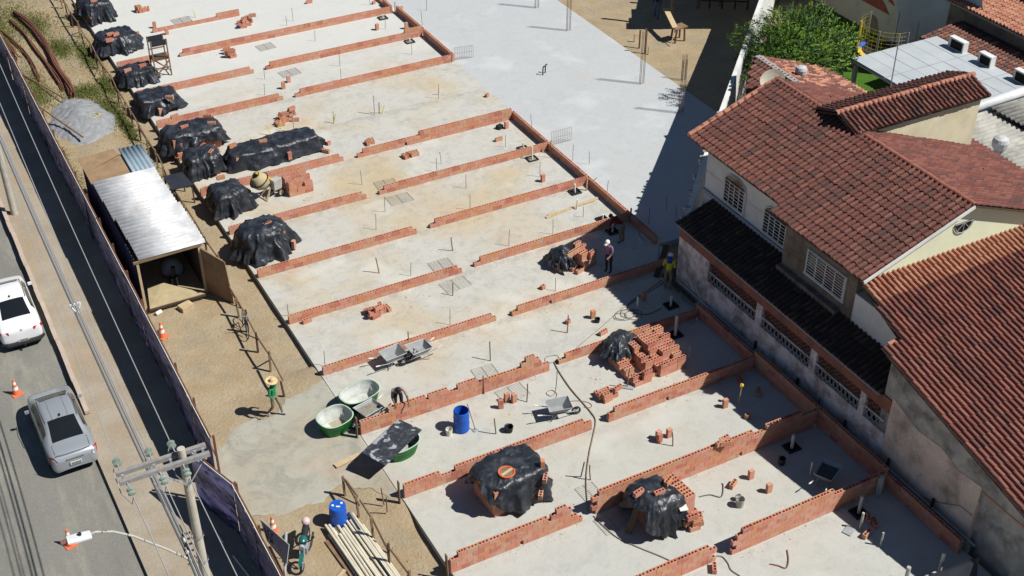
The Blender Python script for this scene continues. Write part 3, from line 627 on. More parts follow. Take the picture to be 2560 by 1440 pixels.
class Roof:
    def __init__(s): s.t = []
    def plane(s, O, u, v, nu, nv, mats, wts=None, kind='std', wu=.235, lv=.36, keep=None, jit=1., seed=1):
        O, u, v = Vector(O), Vector(u).normalized(), Vector(v).normalized(); n = u.cross(v)
        if n.z < 0: O = O+u*(nu*wu); u = -u; n = u.cross(v)
        r = random.Random(seed)
        for j in range(nv):
            for i in range(nu):
                p = O+u*((i+.5)*wu)+v*(j*lv)
                if keep and not keep(p): continue
                if r.random() < .006: k_ = .10; 
                else: k_ = 0
                q = p+n*(.03+r.gauss(0, .004)*jit+k_*.15+.022*mn.noise((p.x*.55, p.y*.55, 7)))+v*r.gauss(0, .012)*jit+u*r.gauss(0, .004)*jit
                cl = mn.noise((p.x*.8, p.y*.8, p.z))   # weathering comes in patches
                wt = list(wts or [1]*len(mats))
                if cl > .12 and len(wt) > 3: wt[2] *= 3; wt[3] *= 3
                mt = r.choices(mats, wt)[0] if not k_ else mats[1 % len(mats)]
                R = Matrix((u, v, n)).transposed()@Matrix.Rotation(r.gauss(0, .014)*jit+k_*r.choice((-1, 1)), 3, 'Z')
                s.t.append((q, R, mt, kind, lv+.05))
    def finish(s, parent, cap=300):
        camp = Vector((0, 0, CH)); iv = Vector(parent_world(parent))
        vis = sorted(s.t, key=lambda a: (a[0]-camp).length)
        for q, R, mt, kind, L in vis[:cap]:
            o = link(bpy.data.objects.new('tile', tile_mesh(kind, L, mt)), parent); M = R.to_4x4(); M.translation = q-iv; o.matrix_local = M
        rest = vis[cap:]
        if rest:
            b = MB(); geo = {}
            for q, R, mt, kind, L in rest:
                if (kind, L) not in geo: geo[kind, L] = tile_geo(kind, L)
                vs, fs = geo[kind, L]; A = np.array(R); V = np.array(vs)@A.T+np.array(q-iv)
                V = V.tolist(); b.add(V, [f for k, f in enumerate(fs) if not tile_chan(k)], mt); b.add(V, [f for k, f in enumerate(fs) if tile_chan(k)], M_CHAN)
            o = b.build('tiles', parent, world=False); o['kind'] = 'stuff'
def parent_world(o):
    p = Vector((0, 0, 0))
    while o is not None: p += o.location; o = o.parent
    return p
def ridge(parent, p0, p1, m=None, L=.36, r=.10):
    p0, p1 = Vector(p0), Vector(p1); D = p1-p0; n = int(D.length/L); d = D.normalized(); me = None; base = parent_world(parent)
    side = d.cross(Vector((0, 0, 1))).normalized(); up = side.cross(d)
    b = MB(); vs = []; N = 8
    for e, s_ in ((-.02, 1.0), (L+.03, .86)):
        for k in range(N+1): a = PI*k/N; vs.append((e, math.cos(a)*r*s_*1.15, math.sin(a)*r*s_-.02))
    vs += [(-.02, math.cos(PI*k/N)*r*.82*1.15, math.sin(PI*k/N)*r*.8-.02) for k in range(N+1)]
    fs = [(k, N+1+k, N+2+k, k+1) for k in range(N)]+[(2*N+2+k, k, k+1, 2*N+3+k) for k in range(N)]
    b.add(vs, fs, m or M_RIDGE)
    for i in range(n):
        if me is None: o = b.build('ridge_tile', parent, world=False); me = o.data
        else: o = link(bpy.data.objects.new('ridge_tile', me), parent)
        R = Matrix((d, side, up)).transposed()@Matrix.Rotation(random.gauss(0, .015), 3, 'Z'); M = R.to_4x4(); M.translation = p0+d*(i*L)-base+Vector((0, 0, random.gauss(0, .004))); o.matrix_local = M

def window(parent, x, y0, y1, z0, z1, arch=False, nv=4, nh=6, frame=M_WHITE, name='window'):
    """window in a wall facing -X at plane x"""
    e = MB(); o_ = .05
    ys = sorted((y0, y1)); y0, y1 = ys; yc = (y0+y1)/2; hw = (y1-y0)/2
    # reveal box set into the wall, pane, frame bars, security grille
    f = MB(); f.box(x-.05, x+.01, y0-.06, y0, z0-.06, z1+.0, frame); f.box(x-.05, x+.01, y1, y1+.06, z0-.06, z1, frame); f.box(x-.07, x+.01, y0-.1, y1+.1, z0-.12, z0-.06, frame)
    if not arch: f.box(x-.05, x+.01, y0-.06, y1+.06, z1, z1+.06, frame)
    fo = f.build(name, parent)
    g = MB(); poly = [(y0, z0-.05), (y1, z0-.05), (y1, z1)]
    if arch: poly += [(yc+hw*math.cos(a), z1+.34*math.sin(a)) for a in [PI*k/10 for k in range(1, 10)]]
    poly += [(y0, z1)]
    g.plate([(x-.012, a, c) for a, c in poly], .01, M_GLASS); g.build('pane', fo)
    gr = MB()
    for k in range(nv+1):
        y = y0+(y1-y0)*k/nv; gr.box(x-.075, x-.045, y-.018, y+.018, z0-.05, z1, frame)
    for k in range(nh+1):
        z = z0+(z1-z0)*k/nh; gr.box(x-.085, x-.06, y0, y1, z-.012, z+.012, frame)
    if arch:
        pts = [(x-.04, yc+(hw+.03)*math.cos(a), z1+.37*math.sin(a)) for a in [PI*k/12 for k in range(13)]]; gr.tube(pts, .03, frame, 4)
    gr.build('grille', fo)
    return fo

# ---------------------------------------------------------------- main two-storey house
S = .36
house = empty('house', (33, 32, 0), 0, 'two storey white house with a weathered red tiled gable roof beside the site', 'house')
def ew(): return MB()
b = ew(); 
b.box(29.3, 40.2, 27.15, 37.15, -.6, 4.62, M_WHITE); b.box(29.3, 36, 27.15, 37.15, 4.6, 5.85, M_WHITE)
b.add([(29.3, 37.15, 5.55), (40.2, 37.15, 4.7), (33.25, 37.15, 7.18), (29.3, 37.15, 5.78)], [(3, 2, 1, 0)], M_WHITE)
b.box(28.8, 29.3, 24.0, 27.3, -.6, 4.72, M_WHITE)
b.build('wall', house)
b = ew(); b.box(28.8, 29.298, 27.302, 31.35, -.6, 5.9, M_STUCCO); b.box(28.55, 28.8, 27.9, 31.35, 3.0, 3.62, M_STUCCO); b.build('stucco_bay', house)
b = ew(); b.box(29.2, 29.297, 31.352, 37.2, 3.6, 3.78, M_BLUECEM); b.build('ledge', house); b = ew(); b.box(28.7, 28.798, 24.1, 27.3, 3.28, 3.42, M_BLUECEM); b.build('ledge', house)
b = ew(); b.add([(29.3, 27.148, 5.40), (40.2, 27.148, 5.40), (40.2, 27.148, 4.85), (33.25, 27.148, 7.3), (29.3, 27.148, 5.95)], [(0, 1, 2, 3, 4)], M_MINT)
b.plate([(29.3, 27.14, 4.6), (41, 27.14, 4.6), (33.25, 27.14, 7.30), (29.3, 27.14, 5.95)], .004, M_MINT); b.build('gable', house)
window(house, 29.3, 34.5, 35.8, 3.98, 4.92, True); window(house, 29.3, 31.85, 33.2, 3.95, 4.82, True)
wa, wb = gx(2025, 622, 28.8), gx(2107, 745, 28.8); window(house, 28.8, wb.y, wa.y, wb.z-.05, wa.z-.05, False, 4, 8)
rw = gy(2403, 560, 27.13); f = MB(); hw = .42
f.plate([(rw.x+hw*math.cos(PI+PI*k/12), 27.12, rw.z+hw*math.sin(PI+PI*k/12)+.15) for k in range(13)], .02, M_GLASS)
fo = f.build('round_window', house); f = MB()
for k in range(5): a = PI+PI*k/4; f.bar((rw.x, 27.09, rw.z+.15), (rw.x+hw*math.cos(a), 27.09, rw.z+.15+hw*math.sin(a)), .02, .02, M_GREYM)
f.tube([(rw.x+hw*math.cos(PI+PI*k/12), 27.09, rw.z+.15+hw*math.sin(PI+PI*k/12)) for k in range(13)], .02, M_GREYM, 4); f.build('window_frame', fo)
# roof
b = ew()
def under(b, pts, th=.07, m=M_WOODD): b.plate(pts, th, m)
under(b, [(28.5, 26.85, 5.70), (28.5, 31.95, 5.70), (33.25, 31.95, 7.40), (33.25, 26.85, 7.40)][::-1])
under(b, [(28.95, 31.95, 5.86), (28.95, 38.05, 5.86), (33.25, 38.05, 7.40), (33.25, 31.95, 7.40)][::-1])
under(b, [(33.25, 26.85, 7.40), (33.25, 38.05, 7.40), (40.7, 38.05, 4.62), (40.7, 26.85, 4.62)][::-1])
roof = b.build('roof', house)
R = Roof(); vL = (1, 0, .358); WT = [6, 3, 2, 1, 1.5, 3]
def dorm(p): return not (33.1 < p.x < 40.2 and 33.1 < p.y < 34.9)
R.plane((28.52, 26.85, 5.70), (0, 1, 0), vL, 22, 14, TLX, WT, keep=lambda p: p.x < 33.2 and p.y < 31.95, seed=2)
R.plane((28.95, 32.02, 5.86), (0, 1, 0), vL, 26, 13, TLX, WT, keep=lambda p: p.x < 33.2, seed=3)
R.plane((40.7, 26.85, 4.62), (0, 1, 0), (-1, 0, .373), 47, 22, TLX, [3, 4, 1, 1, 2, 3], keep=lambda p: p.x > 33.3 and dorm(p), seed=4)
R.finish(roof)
ridge(roof, (33.25, 26.85, 7.45), (33.25, 32.9, 7.45)); ridge(roof, (33.25, 35.2, 7.45), (33.25, 38.15, 7.45))
ridge(roof, (29.0, 38.03, 5.95), (33.2, 38.07, 7.45), TLP[0]); 
b = ew(); b.bar((28.55, 26.83, 5.66), (33.25, 26.83, 7.36), .05, .12, M_WHITE, up=(0, 0, 1)); b.build('bargeboard', roof)
# raised clerestory (its ridge crosses the main ridge)
b = ew(); b.box(33.35, 39.75, 33.05, 34.95, 4.6, 7.25, M_CREAM); b.add([(39.75, 33.05, 7.25), (39.75, 34.95, 7.25), (39.75, 34, 7.62)], [(0, 1, 2)], M_CREAM)
cl = b.build('clerestory', house)
b = ew(); under(b, [(32.95, 32.85, 7.37), (40.05, 32.85, 7.37), (40.05, 34.0, 7.78), (32.95, 34.0, 7.78)]); under(b, [(32.95, 35.15, 7.37), (40.05, 35.15, 7.37), (40.05, 34.0, 7.78), (32.95, 34.0, 7.78)][::-1]); 
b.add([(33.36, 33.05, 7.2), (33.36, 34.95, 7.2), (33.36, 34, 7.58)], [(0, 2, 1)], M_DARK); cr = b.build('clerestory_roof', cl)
R = Roof(); R.plane((32.95, 32.85, 7.38), (1, 0, 0), (0, 1, S), 30, 4, TL, [4, 4, 2, 3, 2, 2], 'barrel', lv=.30, seed=5, keep=lambda p: p.y < 33.98); 
R.plane((32.95, 35.15, 7.38), (1, 0, 0), (0, -1, S), 30, 4, TL, [3, 1, 4, 5, .5, 2], 'barrel', lv=.30, seed=6, keep=lambda p: p.y > 34.02); R.finish(cr)
ridge(cr, (32.9, 34, 7.84), (40.15, 34, 7.84), TLP[1], r=.12)
b = ew(); ma = Vector((36.6, 35.0, 7.4)); b.tube([ma, ma+Vector((.02, .05, 2.5))], .025, M_GREYM, 6); mo_ = b.build('antenna_mast'); tag(mo_, 'thin grey antenna mast rising from the tiled roof in front of the grey panel roof', 'antenna')
T_ = Vector((-.41, -.43, .30))
for o_ in [roof, cl, mo_]+[o for o in house.children if o.name.split('.')[0] in ('gable', 'round_window')]: o_.location = Vector(o_.location)+T_
# rear house behind, ridge a little lower
hb = empty('house', (35, 39.5, 0), 0, 'lower tiled house wing touching the tree, behind the main gable roof', 'house')
b = ew(); b.prism([(31.4, 37.9), (38.6, 37.9), (38.6, 41.3), (34.6, 41.3)], -.5, 4.9, M_WHITE); b.build('wall', hb)
b = ew(); under(b, [(30.7, 37.6, 5.60), (34.2, 41.3, 6.90), (34.3, 41.6, 6.95), (34.3, 37.6, 6.95)][::-1]); under(b, [(34.3, 37.6, 6.95), (34.3, 41.6, 6.95), (38.9, 41.6, 5.29), (38.9, 37.6, 5.29)][::-1]); rb = b.build('roof', hb)
R = Roof(); R.plane((30.0, 37.6, 5.38), (0, 1, 0), vL, 17, 13, TL, WT, keep=lambda p: p.x < 34.25 and p.x-p.y > -7.15, seed=7)
R.plane((38.9, 37.75, 5.29), (0, 1, 0), (-1, 0, S), 16, 13, TL+TLP, [2, 4, 1, 1, 3, 1, 3, 3, 3], keep=lambda p: p.x > 34.35, seed=8); R.finish(rb)
b = ew(); b.prism([(34.2, 37.9), (34.5, 37.9), (34.6, 41.3), (34.3, 41.3)], 6.9, 7.04, M_CEMENT); b.build('cement_ridge', rb)
for o_ in hb.children:
    o_.location = Vector(o_.location)+Vector((2.95, 3.15, -2.1))
# turbine vent, dish
def vent(x, y, z, label, s=1.):
    b = MB(); b.lathe((x, y, z), [(.17*s, 0), (.17*s, .35*s)], M_GREYM, 14); b.lathe((x, y, z+.35*s), [(.19*s, 0), (.27*s, .1*s), (.29*s, .3*s), (.24*s, .42*s), (.1*s, .48*s)], M_ZINC, 16, bot=False)
    o = b.build('roof_vent', smooth=False); return tag(o, label, 'roof vent')
p = gp(2000, 195, 4.4); vent(p.x, p.y, 4.2, 'small round metal vent on the tiled wing in front of the tree')
p = gp(2492, 395, 4.0); vent(p.x, p.y, 4.0, 'large round metal vent on the pale corrugated roof', 1.25)
p = Vector((33.35, 38.75, 6.95))+Vector((2.95, 3.15, -2.1)); b = MB(); vs = []; fs = []; n = 18
for j in range(4):
    for k in range(n): a = 2*PI*k/n; r_ = .58*j/3; vs.append((r_*math.cos(a), .85*r_*math.sin(a), .35*r_*r_))
fs = [(j*n+k, j*n+(k+1) % n, (j+1)*n+(k+1) % n, (j+1)*n+k) for j in range(3) for k in range(n)]
M_DISH = mat('faded_dish_mesh', (.46, .42, .33), (.38, .34, .26), 3., .8)
Rm = Matrix.Rotation(.75, 3, 'X')@Matrix.Rotation(-.5, 3, 'Y'); b.add([Rm@Vector(v)+p+Vector((0, 0, .15)) for v in vs], fs, M_DISH); b.tube([p+Vector((0, .05, -.45)), p+Vector((0, 0, .15))], .03, M_GREYM)
tag(b.build('satellite_dish'), 'round beige satellite dish standing on the tiled roof next to the white wall', 'satellite dish')

# ---------------------------------------------------------------- lower house at the right
h2 = empty('house', (34, 22, 0), 0, 'low house with a wide ribbed clay tile roof filling the lower right', 'house')
ZL = lambda y: 4.70+.255*(y-23.64)
def lowkeep(p): return p.x > (28.05+.17*(p.y-24) if p.y > 24.05 else 27.25)
b = ew()
b.plate([(27.3, 17.35, ZL(17.35)), (44, 17.35, ZL(17.35)), (44, 24.05, ZL(24.05)), (27.3, 24.05, ZL(24.05))], .08, M_WOODD)
b.plate([(28.1, 24.05, ZL(24.05)), (44, 24.05, ZL(24.05)), (44, 26.85, ZL(26.85)), (28.5, 26.85, ZL(26.85))], .08, M_WOODD); r2 = b.build('roof', h2)
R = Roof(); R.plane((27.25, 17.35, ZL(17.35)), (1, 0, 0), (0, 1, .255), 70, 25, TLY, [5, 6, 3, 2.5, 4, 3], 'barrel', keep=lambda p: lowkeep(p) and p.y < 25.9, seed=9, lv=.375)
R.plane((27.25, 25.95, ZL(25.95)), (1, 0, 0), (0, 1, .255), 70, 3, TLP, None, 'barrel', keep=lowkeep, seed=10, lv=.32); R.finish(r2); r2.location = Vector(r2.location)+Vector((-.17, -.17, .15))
b = ew(); b.bar((27.62, 24.25, ZL(24)+.12), (28.5, 24.3, ZL(24)+.16), .25, .06, TLP[0]); b.build('edge_tiles', r2)
# chimney stub and broken tile
b = ew(); p = gp(2418, 755, 4.6); b.lathe((p.x, p.y, 4.55), [(.13, 0), (.15, .45)], TL[0], 12); tag(b.build('roof_pipe'), 'short clay pipe sticking up through the large ribbed roof', 'roof pipe')

# ---------------------------------------------------------------- street-side boundary wall of the houses (stained plaster, lattice openings)
M_PLAST = mat('stained_white_plaster', (.60, .56, .54), (.40, .30, .26), 2.2, .95, bump=.01, bscale=14, stain=(.12, .10, .085), sscale=.8, samt=.85, speck=.2, lohi=(.45, .6))
M_PLASTP = mat('stained_pink_plaster', (.64, .51, .42), (.54, .42, .34), .8, .95, bump=.01, bscale=14, stain=(.14, .11, .085), sscale=.6, samt=.7, speck=.15)
M_REDBR = mat('exposed_old_brickwork', (.27, .105, .07), (.19, .09, .07), 2.2, .95, bump=.01, bscale=14, stain=(.09, .08, .07), sscale=1.2, samt=.7)
M_MOLD = mat('moulded_cement', (.42, .39, .35), (.22, .205, .185), 1.3, .95, stain=(.05, .048, .045), sscale=.9, samt=.8)
bw = empty('boundary_wall', (27.65, 30, 0), 0, 'stained old plaster boundary wall with lattice openings under the dark veranda roof', 'wall')
ops = [(34.15, 30.62), (30.3, 26.95), (26.65, 24.15+.45), ]
ops = [(34.15, 31.0), (30.65, 27.75), (27.4, 25.0), (24.75, 23.75)]
b = ew(); b.box(27.56, 27.74, 23.6, 36.25, -.6, 1.45, M_PLAST); b.build('plaster', bw)
b = ew(); b.box(27.55, 27.75, 23.6, 36.25, 2.40, 2.96, M_REDBR); b.build('brick_band', bw)
pil = [(36.25, 34.15), (31.0, 30.65), (27.75, 27.4), (25.0, 24.75)]
for k, (a, c) in enumerate(pil):
    b = ew(); b.box(27.552, 27.748, c, a, 1.4505, 2.3995, M_PLAST); b.build('pillar', bw)
for a, c in ops:
    c = max(c, 23.75); b = ew(); b.box(27.54, 27.60, c, a, 1.91, 1.96, M_PLAST); n = int((a-c)/.21)
    for k in range(n):
        y = c+(a-c)*k/n; y2 = c+(a-c)*(k+1)/n
        b.bar((27.62, y, 1.45), (27.62, y2, 1.90), .03, .03, M_CEMENT, up=(1, 0, 0)); b.bar((27.62, y2, 1.45), (27.62, y, 1.90), .03, .03, M_CEMENT, up=(1, 0, 0))
        for z0 in (1.97, 2.18):
            b.bar((27.66, y, z0), (27.66, y2, z0+.21), .03, .05, M_REDBR, up=(1, 0, 0)); b.bar((27.66, y2, z0), (27.66, y, z0+.21), .03, .05, M_REDBR, up=(1, 0, 0))
    b.build('lattice', bw)
b = ew(); b.add([(27.9, 36.2, -.5), (27.9, 23.7, -.5), (27.9, 23.7, 2.9), (27.9, 36.2, 2.9)], [(0, 1, 2, 3)], M_WOODD); b.build('veranda_shade_sheet', bw)  # dark sheet standing in for the veranda's shade behind the lattice
yp = lambda z: 0
b = ew(); b.add([(27.588, 23.6, -.6), (27.588, 19.3, -.6), (27.588, 19.3, 2.55), (27.588, 20.3, 2.45), (27.588, 21.2, 2.75), (27.588, 22.2, 2.65), (27.588, 23.6, 3.1)], [(6, 5, 4, 3, 2, 1, 0)], M_PLASTP)
b.add([(27.56, 19.3, -.6), (27.75, 19.3, -.6), (27.75, 19.3, 2.6), (27.56, 19.3, 2.55)], [(3, 2, 1, 0)], M_PLASTP); b.build('pink_plaster', bw)
b = ew(); b.add([(27.60, 24.0, -.6), (27.60, 24.0, ZL(24)-.12), (27.60, 17.2, ZL(17.2)-.12), (27.60, 17.2, 2.0), (27.60, 19.3, 1.9), (27.60, 19.3, -.6)], [(0, 1, 2, 3, 4, 5)[::-1]], M_MOLD); b.build('gable_end', bw)
b = ew(); b.box(27.66, 27.76, 8, 19.25, -.6, 2.35, M_MOLD); b.box(27.58, 27.84, 8, 19.25, 2.355, 2.42, TLP[2]); b.build('cement_screen_wall', bw)
b = ew(); p = gx(2300, 1170, 27.5); pts = [gx(x_, y_, 27.54) for x_, y_ in ((2268, 1215), (2310, 1245), (2350, 1257), (2400, 1265), (2430, 1290))]; b.tube(pts, .012, M_WIREB, 4); b.build('cable', bw)
# veranda roof (dark mossy tiles)
vr = empty('veranda_roof', (28.5, 30, 0), 0, 'dark mossy lean-to tile roof between the white house and the old boundary wall', 'roof')
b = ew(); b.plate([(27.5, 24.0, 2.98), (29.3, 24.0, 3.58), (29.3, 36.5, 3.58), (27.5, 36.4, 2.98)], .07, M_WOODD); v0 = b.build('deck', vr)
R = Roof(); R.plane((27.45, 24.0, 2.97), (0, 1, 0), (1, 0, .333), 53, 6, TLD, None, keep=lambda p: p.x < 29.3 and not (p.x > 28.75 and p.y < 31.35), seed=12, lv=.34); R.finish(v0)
b = ew(); b.tube([(27.45, 24.1, 2.93), (27.45, 36.4, 2.93)], .035, M_GREYM, 6); b.build('edge_pipe', vr)
# low kerb, pipe and planks in the gap at the wall foot
b = ew(); b.box(27.33, 27.45, 19.0, 35.6, -.6, .28, M_CEMENT); tag(b.build('drain_channel'), 'narrow grey cement channel between the shaded brick walls and the old boundary wall', 'drain channel')
b = ew(); b.tube([(27.49, 18.9, .33), (27.49, 36.0, .33)], .05, M_PVCG, 8)
for y in (20.9, 23.1, 25.4, 28.1, 30.7): b.tube([(27.49, y, .33), (27.49, y, .72)], .05, M_BLACK, 8)
tag(b.build('waste_pipe'), 'long grey waste pipe with dark upright stubs at the foot of the boundary wall', 'pipe')
for i, (p0, p1, w_, th) in enumerate([((27.1, 37.0, .02), (28.6, 38.5, .3), .25, .05), ((27.4, 36.6, .1), (28.9, 37.6, .35), .12, .06), ((27.25, 34.4, .3), (27.25, 36.6, .35), .2, .04)]):
    b = ew(); b.bar(p0, p1, w_, th, M_WOODD); tag(b.build('plank'), ['wide dark plank lying in the shaded gap at the pad corner', 'narrow dark beam crossing the shaded gap at the pad corner', 'dark board lying along the foot of the old wall near the yellow-shirted man'][i], 'plank')

# ---------------------------------------------------------------- diagonal white wall behind the pad
dw = empty('white_wall', (36, 44.4, 0), 0, 'tall diagonal white wall with a sunlit top between the shaded lot and the houses', 'wall')
u = Vector((1, 1, 0)).normalized(); nrm = Vector((1, -1, 0)).normalized()
b = ew(); segs = [(0, 2.9), (3, 3.3), (6, 3.6), (48, 3.6)]; P0 = Vector((27.6, 36.25, 0))
for k in range(3):
    (a, ha), (c, hc) = segs[k], segs[k+1]; A = P0+u*a; B = P0+u*c
    b.add([A+Vector((0, 0, -.6)), B+Vector((0, 0, -.6)), B+Vector((0, 0, hc)), A+Vector((0, 0, ha)), A+nrm*.22+Vector((0, 0, -.6)), B+nrm*.22+Vector((0, 0, -.6)), B+nrm*.22+Vector((0, 0, hc)), A+nrm*.22+Vector((0, 0, ha))],
          [(0, 1, 2, 3)[::-1], (4, 5, 6, 7), (3, 2, 6, 7)], M_WHITE)
b.build('masonry', dw)
b = ew()
for k in range(60):
    t_ = random.uniform(.5, 9); A = P0+u*t_+Vector((0, 0, 2.9+min(.7, t_*.11))); s_ = random.uniform(.08, .2)
    b.rbox(A+Vector((random.gauss(0, .05), random.gauss(0, .05), -.1)), s_, s_*.8, s_*.8, random.uniform(0, 3), M_MOLD)
b.build('broken_coping', dw)

# ---------------------------------------------------------------- grey panel roof, courtyard, mural wall, far roofs
pc = empty('patio_cover', (46.5, 41, 0), 0, 'grey flat panel roof of the courtyard shelter with dark seams', 'patio cover')
M_PANEL = mat('grey_roof_panel', (.40, .43, .44), (.35, .38, .40), .7, .6, stain=(.30, .33, .35), sscale=.5, samt=.4)
b = ew(); b.plate([(43.4, 37.0, 3.42), (49.1, 37.0, 3.42), (49.1, 44.4, 3.42), (43.4, 44.4, 3.42)], .12, M_GREYM); b.build('frame', pc)
me_ = None
for i in range(6):
    for j in range(3):
        x0, y0 = 43.42+i*.945, 37.02+j*2.46
        if me_ is None: b = MB(); b.box(.014, .931, .02, 2.44, 0, .05, M_PANEL); o = b.build('panel', pc, world=False); me_ = o.data
        else: o = link(bpy.data.objects.new('panel', me_), pc)
        o.location = (x0-46.5, y0-41, 3.425+.004*((i+j) % 3)); o.rotation_euler = (0, random.gauss(0, .003), 0)
for x, y in ((43.6, 44.2), (43.6, 40.5), (43.6, 37.2), (48.9, 44.2)):
    b = ew(); b.box(x-.09, x+.09, y-.09, y+.09, -.4, 3.29, M_CEMENT); b.build('post', pc)
for i, (px, py) in enumerate(((2392, 112), (2463, 150), (2552, 193))):
    p = gp(px, py, 3.75); b = ew(); s_ = 1.15 if i == 0 else .95
    t = empty('air_conditioner', (p.x+.1, p.y, 3.47), 0, ['largest white air conditioner at the far corner of the grey panel roof', 'middle white air conditioner beside the grey panel roof', 'white air conditioner at the right edge of the picture beside the grey roof'][i], 'air conditioner', 'air conditioners beside the grey panel roof')
    b = MB(); b.box(-.17, .17, -.45*s_, .45*s_, 0, .58, M_WHITE); b.build('casing', t, world=False)
    b = MB(); b.box(-.178, -.172, -.38*s_, .3*s_, .06, .5, M_DARK); b.build('fan_grille', t, world=False)
hc = empty('tiled_outbuilding', (50.5, 41, 0), 0, 'low outbuilding with a brown tile roof between the grey panels and the dark gutter', 'outbuilding')
b = ew(); b.box(49.3, 51.9, 34, 45.3, -.4, 2.85, M_CREAM); b.build('wall', hc)
b = ew(); b.plate([(49.1, 34, 2.9), (52.0, 34, 3.3), (52.0, 45.5, 3.3), (49.1, 45.5, 2.9)], .06, M_WOODD); rc = b.build('roof', hc)
R = Roof(); R.plane((49.1, 34, 2.92), (0, 1, 0), (1, 0, .138), 49, 8, TL+TLP[:1], [4, 4, 2, 2, 5, 3, 1], seed=14, keep=lambda p: p.x < 51.4); R.finish(rc)
hd = empty('house', (54, 41, 0), 0, 'house with bright salmon tile roofs in the upper right corner', 'house')
b = ew(); b.box(52.05, 58, 33, 46.6, -.4, 4.0, M_STUCCO); b.build('wall', hd)
b = ew(); b.plate([(51.75, 33, 4.1), (54.4, 33, 4.5), (54.4, 47, 4.5), (51.75, 47, 4.1)], .1, M_CEMENT); b.plate([(54.5, 33, 4.9), (60, 33, 5.3), (60, 49, 5.3), (54.5, 49, 4.9)], .4, M_STUCCO); rd = b.build('roof', hd)
R = Roof(); R.plane((51.75, 33, 4.12), (0, 1, 0), (1, 0, .15), 60, 7, TLP, None, 'barrel', seed=15); R.plane((54.4, 33, 4.92), (0, 1, 0), (1, 0, .07), 66, 14, TLP, None, seed=16); R.finish(rd)
ridge(rd, (54.4, 33.2, 4.95), (54.4, 49, 4.95), TL[5])
# courtyard wall with a plain painted decoration
M_MURB = mat('pale_blue_grey_wall_paint', (.40, .43, .46), (.35, .38, .42), .6, .9, stain=(.28, .31, .34), sscale=.6, samt=.4)
M_MURC = mat('cream_wall_paint', (.55, .52, .42), (.50, .47, .38), .8, .9, stain=(.40, .38, .33), sscale=.9, samt=.5)
M_MURR = mat('dull_red_wall_paint', (.33, .09, .07), (.28, .08, .06), 1.5, .9); M_MURG = mat('olive_arch_paint', (.26, .24, .15), (.20, .18, .11), 1.5, .9)
mw = empty('courtyard_wall', (52.2, 54, 0), 0, 'tall courtyard wall with a painted red roofed facade and arch, behind the trampoline', 'wall')
b = ew(); b.box(52.2, 52.45, 46.65, 75, -.4, 5.2, M_MURC); b.build('masonry', mw)
b = ew()
def onwall(pts, m, e=.006): b.plate([(52.2-e, y, z) for y, z in pts], .005, m)
def wp(px, py): q = gx(px, py, 52.2); return (q.y, max(.02, q.z))
b.plate([(52.19, *wp(2240, -60)), (52.19, *wp(2455, -60)), (52.19, *wp(2460, 100)), (52.19, *wp(2240, 150))], .006, M_MURB)
b.build('blue_painted_panel', mw); b = ew()
for poly, m in (([(2146, -4), (2215, 33), (2224, 37), (2214, 12), (2204, -4)], M_MURR), ([(2220, 2), (2237, 16), (2233, 2), (2228, -4)], M_MURR)): b.plate([(52.185, *wp(*q)) for q in poly], .004, m)
ar = [(2163, 112), (2163, 60)]+[(2179-16*math.cos(PI*k/8), 58-22*math.sin(PI*k/8)) for k in range(9)]+[(2196, 92), (2196, 125)]
b.plate([(52.185, *wp(*q)) for q in ar], .004, M_MURG)
for cx_, cy_ in ((2144, 9), (2221, 55)):
    b.plate([(52.184, *wp(cx_+dx, cy_+dy)) for dx, dy in ((-4, 6), (4, 9), (4, -6), (-4, -9))], .004, M_MURB)
b.build('painted_decoration', mw)
# trampoline with net
tp = gp(2212, 128, .75); t = empty('trampoline', (tp.x, tp.y, 0), 0, 'round trampoline with yellow and blue rim and a yellow net pole, in the courtyard', 'trampoline')
b = MB(); r_ = 1.55; n = 40
M_BLUP = mat('blue_pad', (.05, .11, .45), None, rough=.5)
for k in range(n):
    a0, a1 = 2*PI*k/n, 2*PI*(k+1)/n; m = (M_YELLOW if (k//5) % 2 else M_BLUP)
    q = [(rr*math.cos(a), rr*math.sin(a), .78) for a, rr in ((a0, r_-.28), (a0, r_), (a1, r_), (a1, r_-.28))]; b.plate(q, .05, m)
b.build('rim_pad', t, world=False); b = MB(); b.lathe((0, 0, .70), [(r_-.3, 0), (r_-.3, .02)], M_BLACK, 32); b.build('mat', t, world=False)
b = MB(); b.lathe((0, 0, 0), [(r_-.05, .0), (r_-.05, .7)], M_BLACK, 32, top=False, bot=False); b.build('skirt', t, world=False)
for k in range(6):
    a = 2*PI*k/6+.5; b = MB(); b.tube([(r_*math.cos(a), r_*math.sin(a), 0), (r_*math.cos(a), r_*math.sin(a), 2.5)], .035 if k != 2 else .06, M_GREYM if k != 2 else M_YELLOW, 6); b.build('pole', t, world=False)
b = MB()
for k in range(72):
    a = 2*PI*k/72
    if 1.6 < a < 4.6 and k % 2: b.tube([(r_*.98*math.cos(a), r_*.98*math.sin(a), .8), (r_*.98*math.cos(a), r_*.98*math.sin(a), 2.4)], .004, M_YTUBE, 3, cap=False)
for z in np.arange(.95, 2.5, .22): b.tube([(r_*.98*math.cos(1.6+3*k/30), r_*.98*math.sin(1.6+3*k/30), z) for k in range(31)], .004, M_YTUBE, 3, cap=False)
o = b.build('safety_net', t, world=False); o['kind'] = 'stuff'
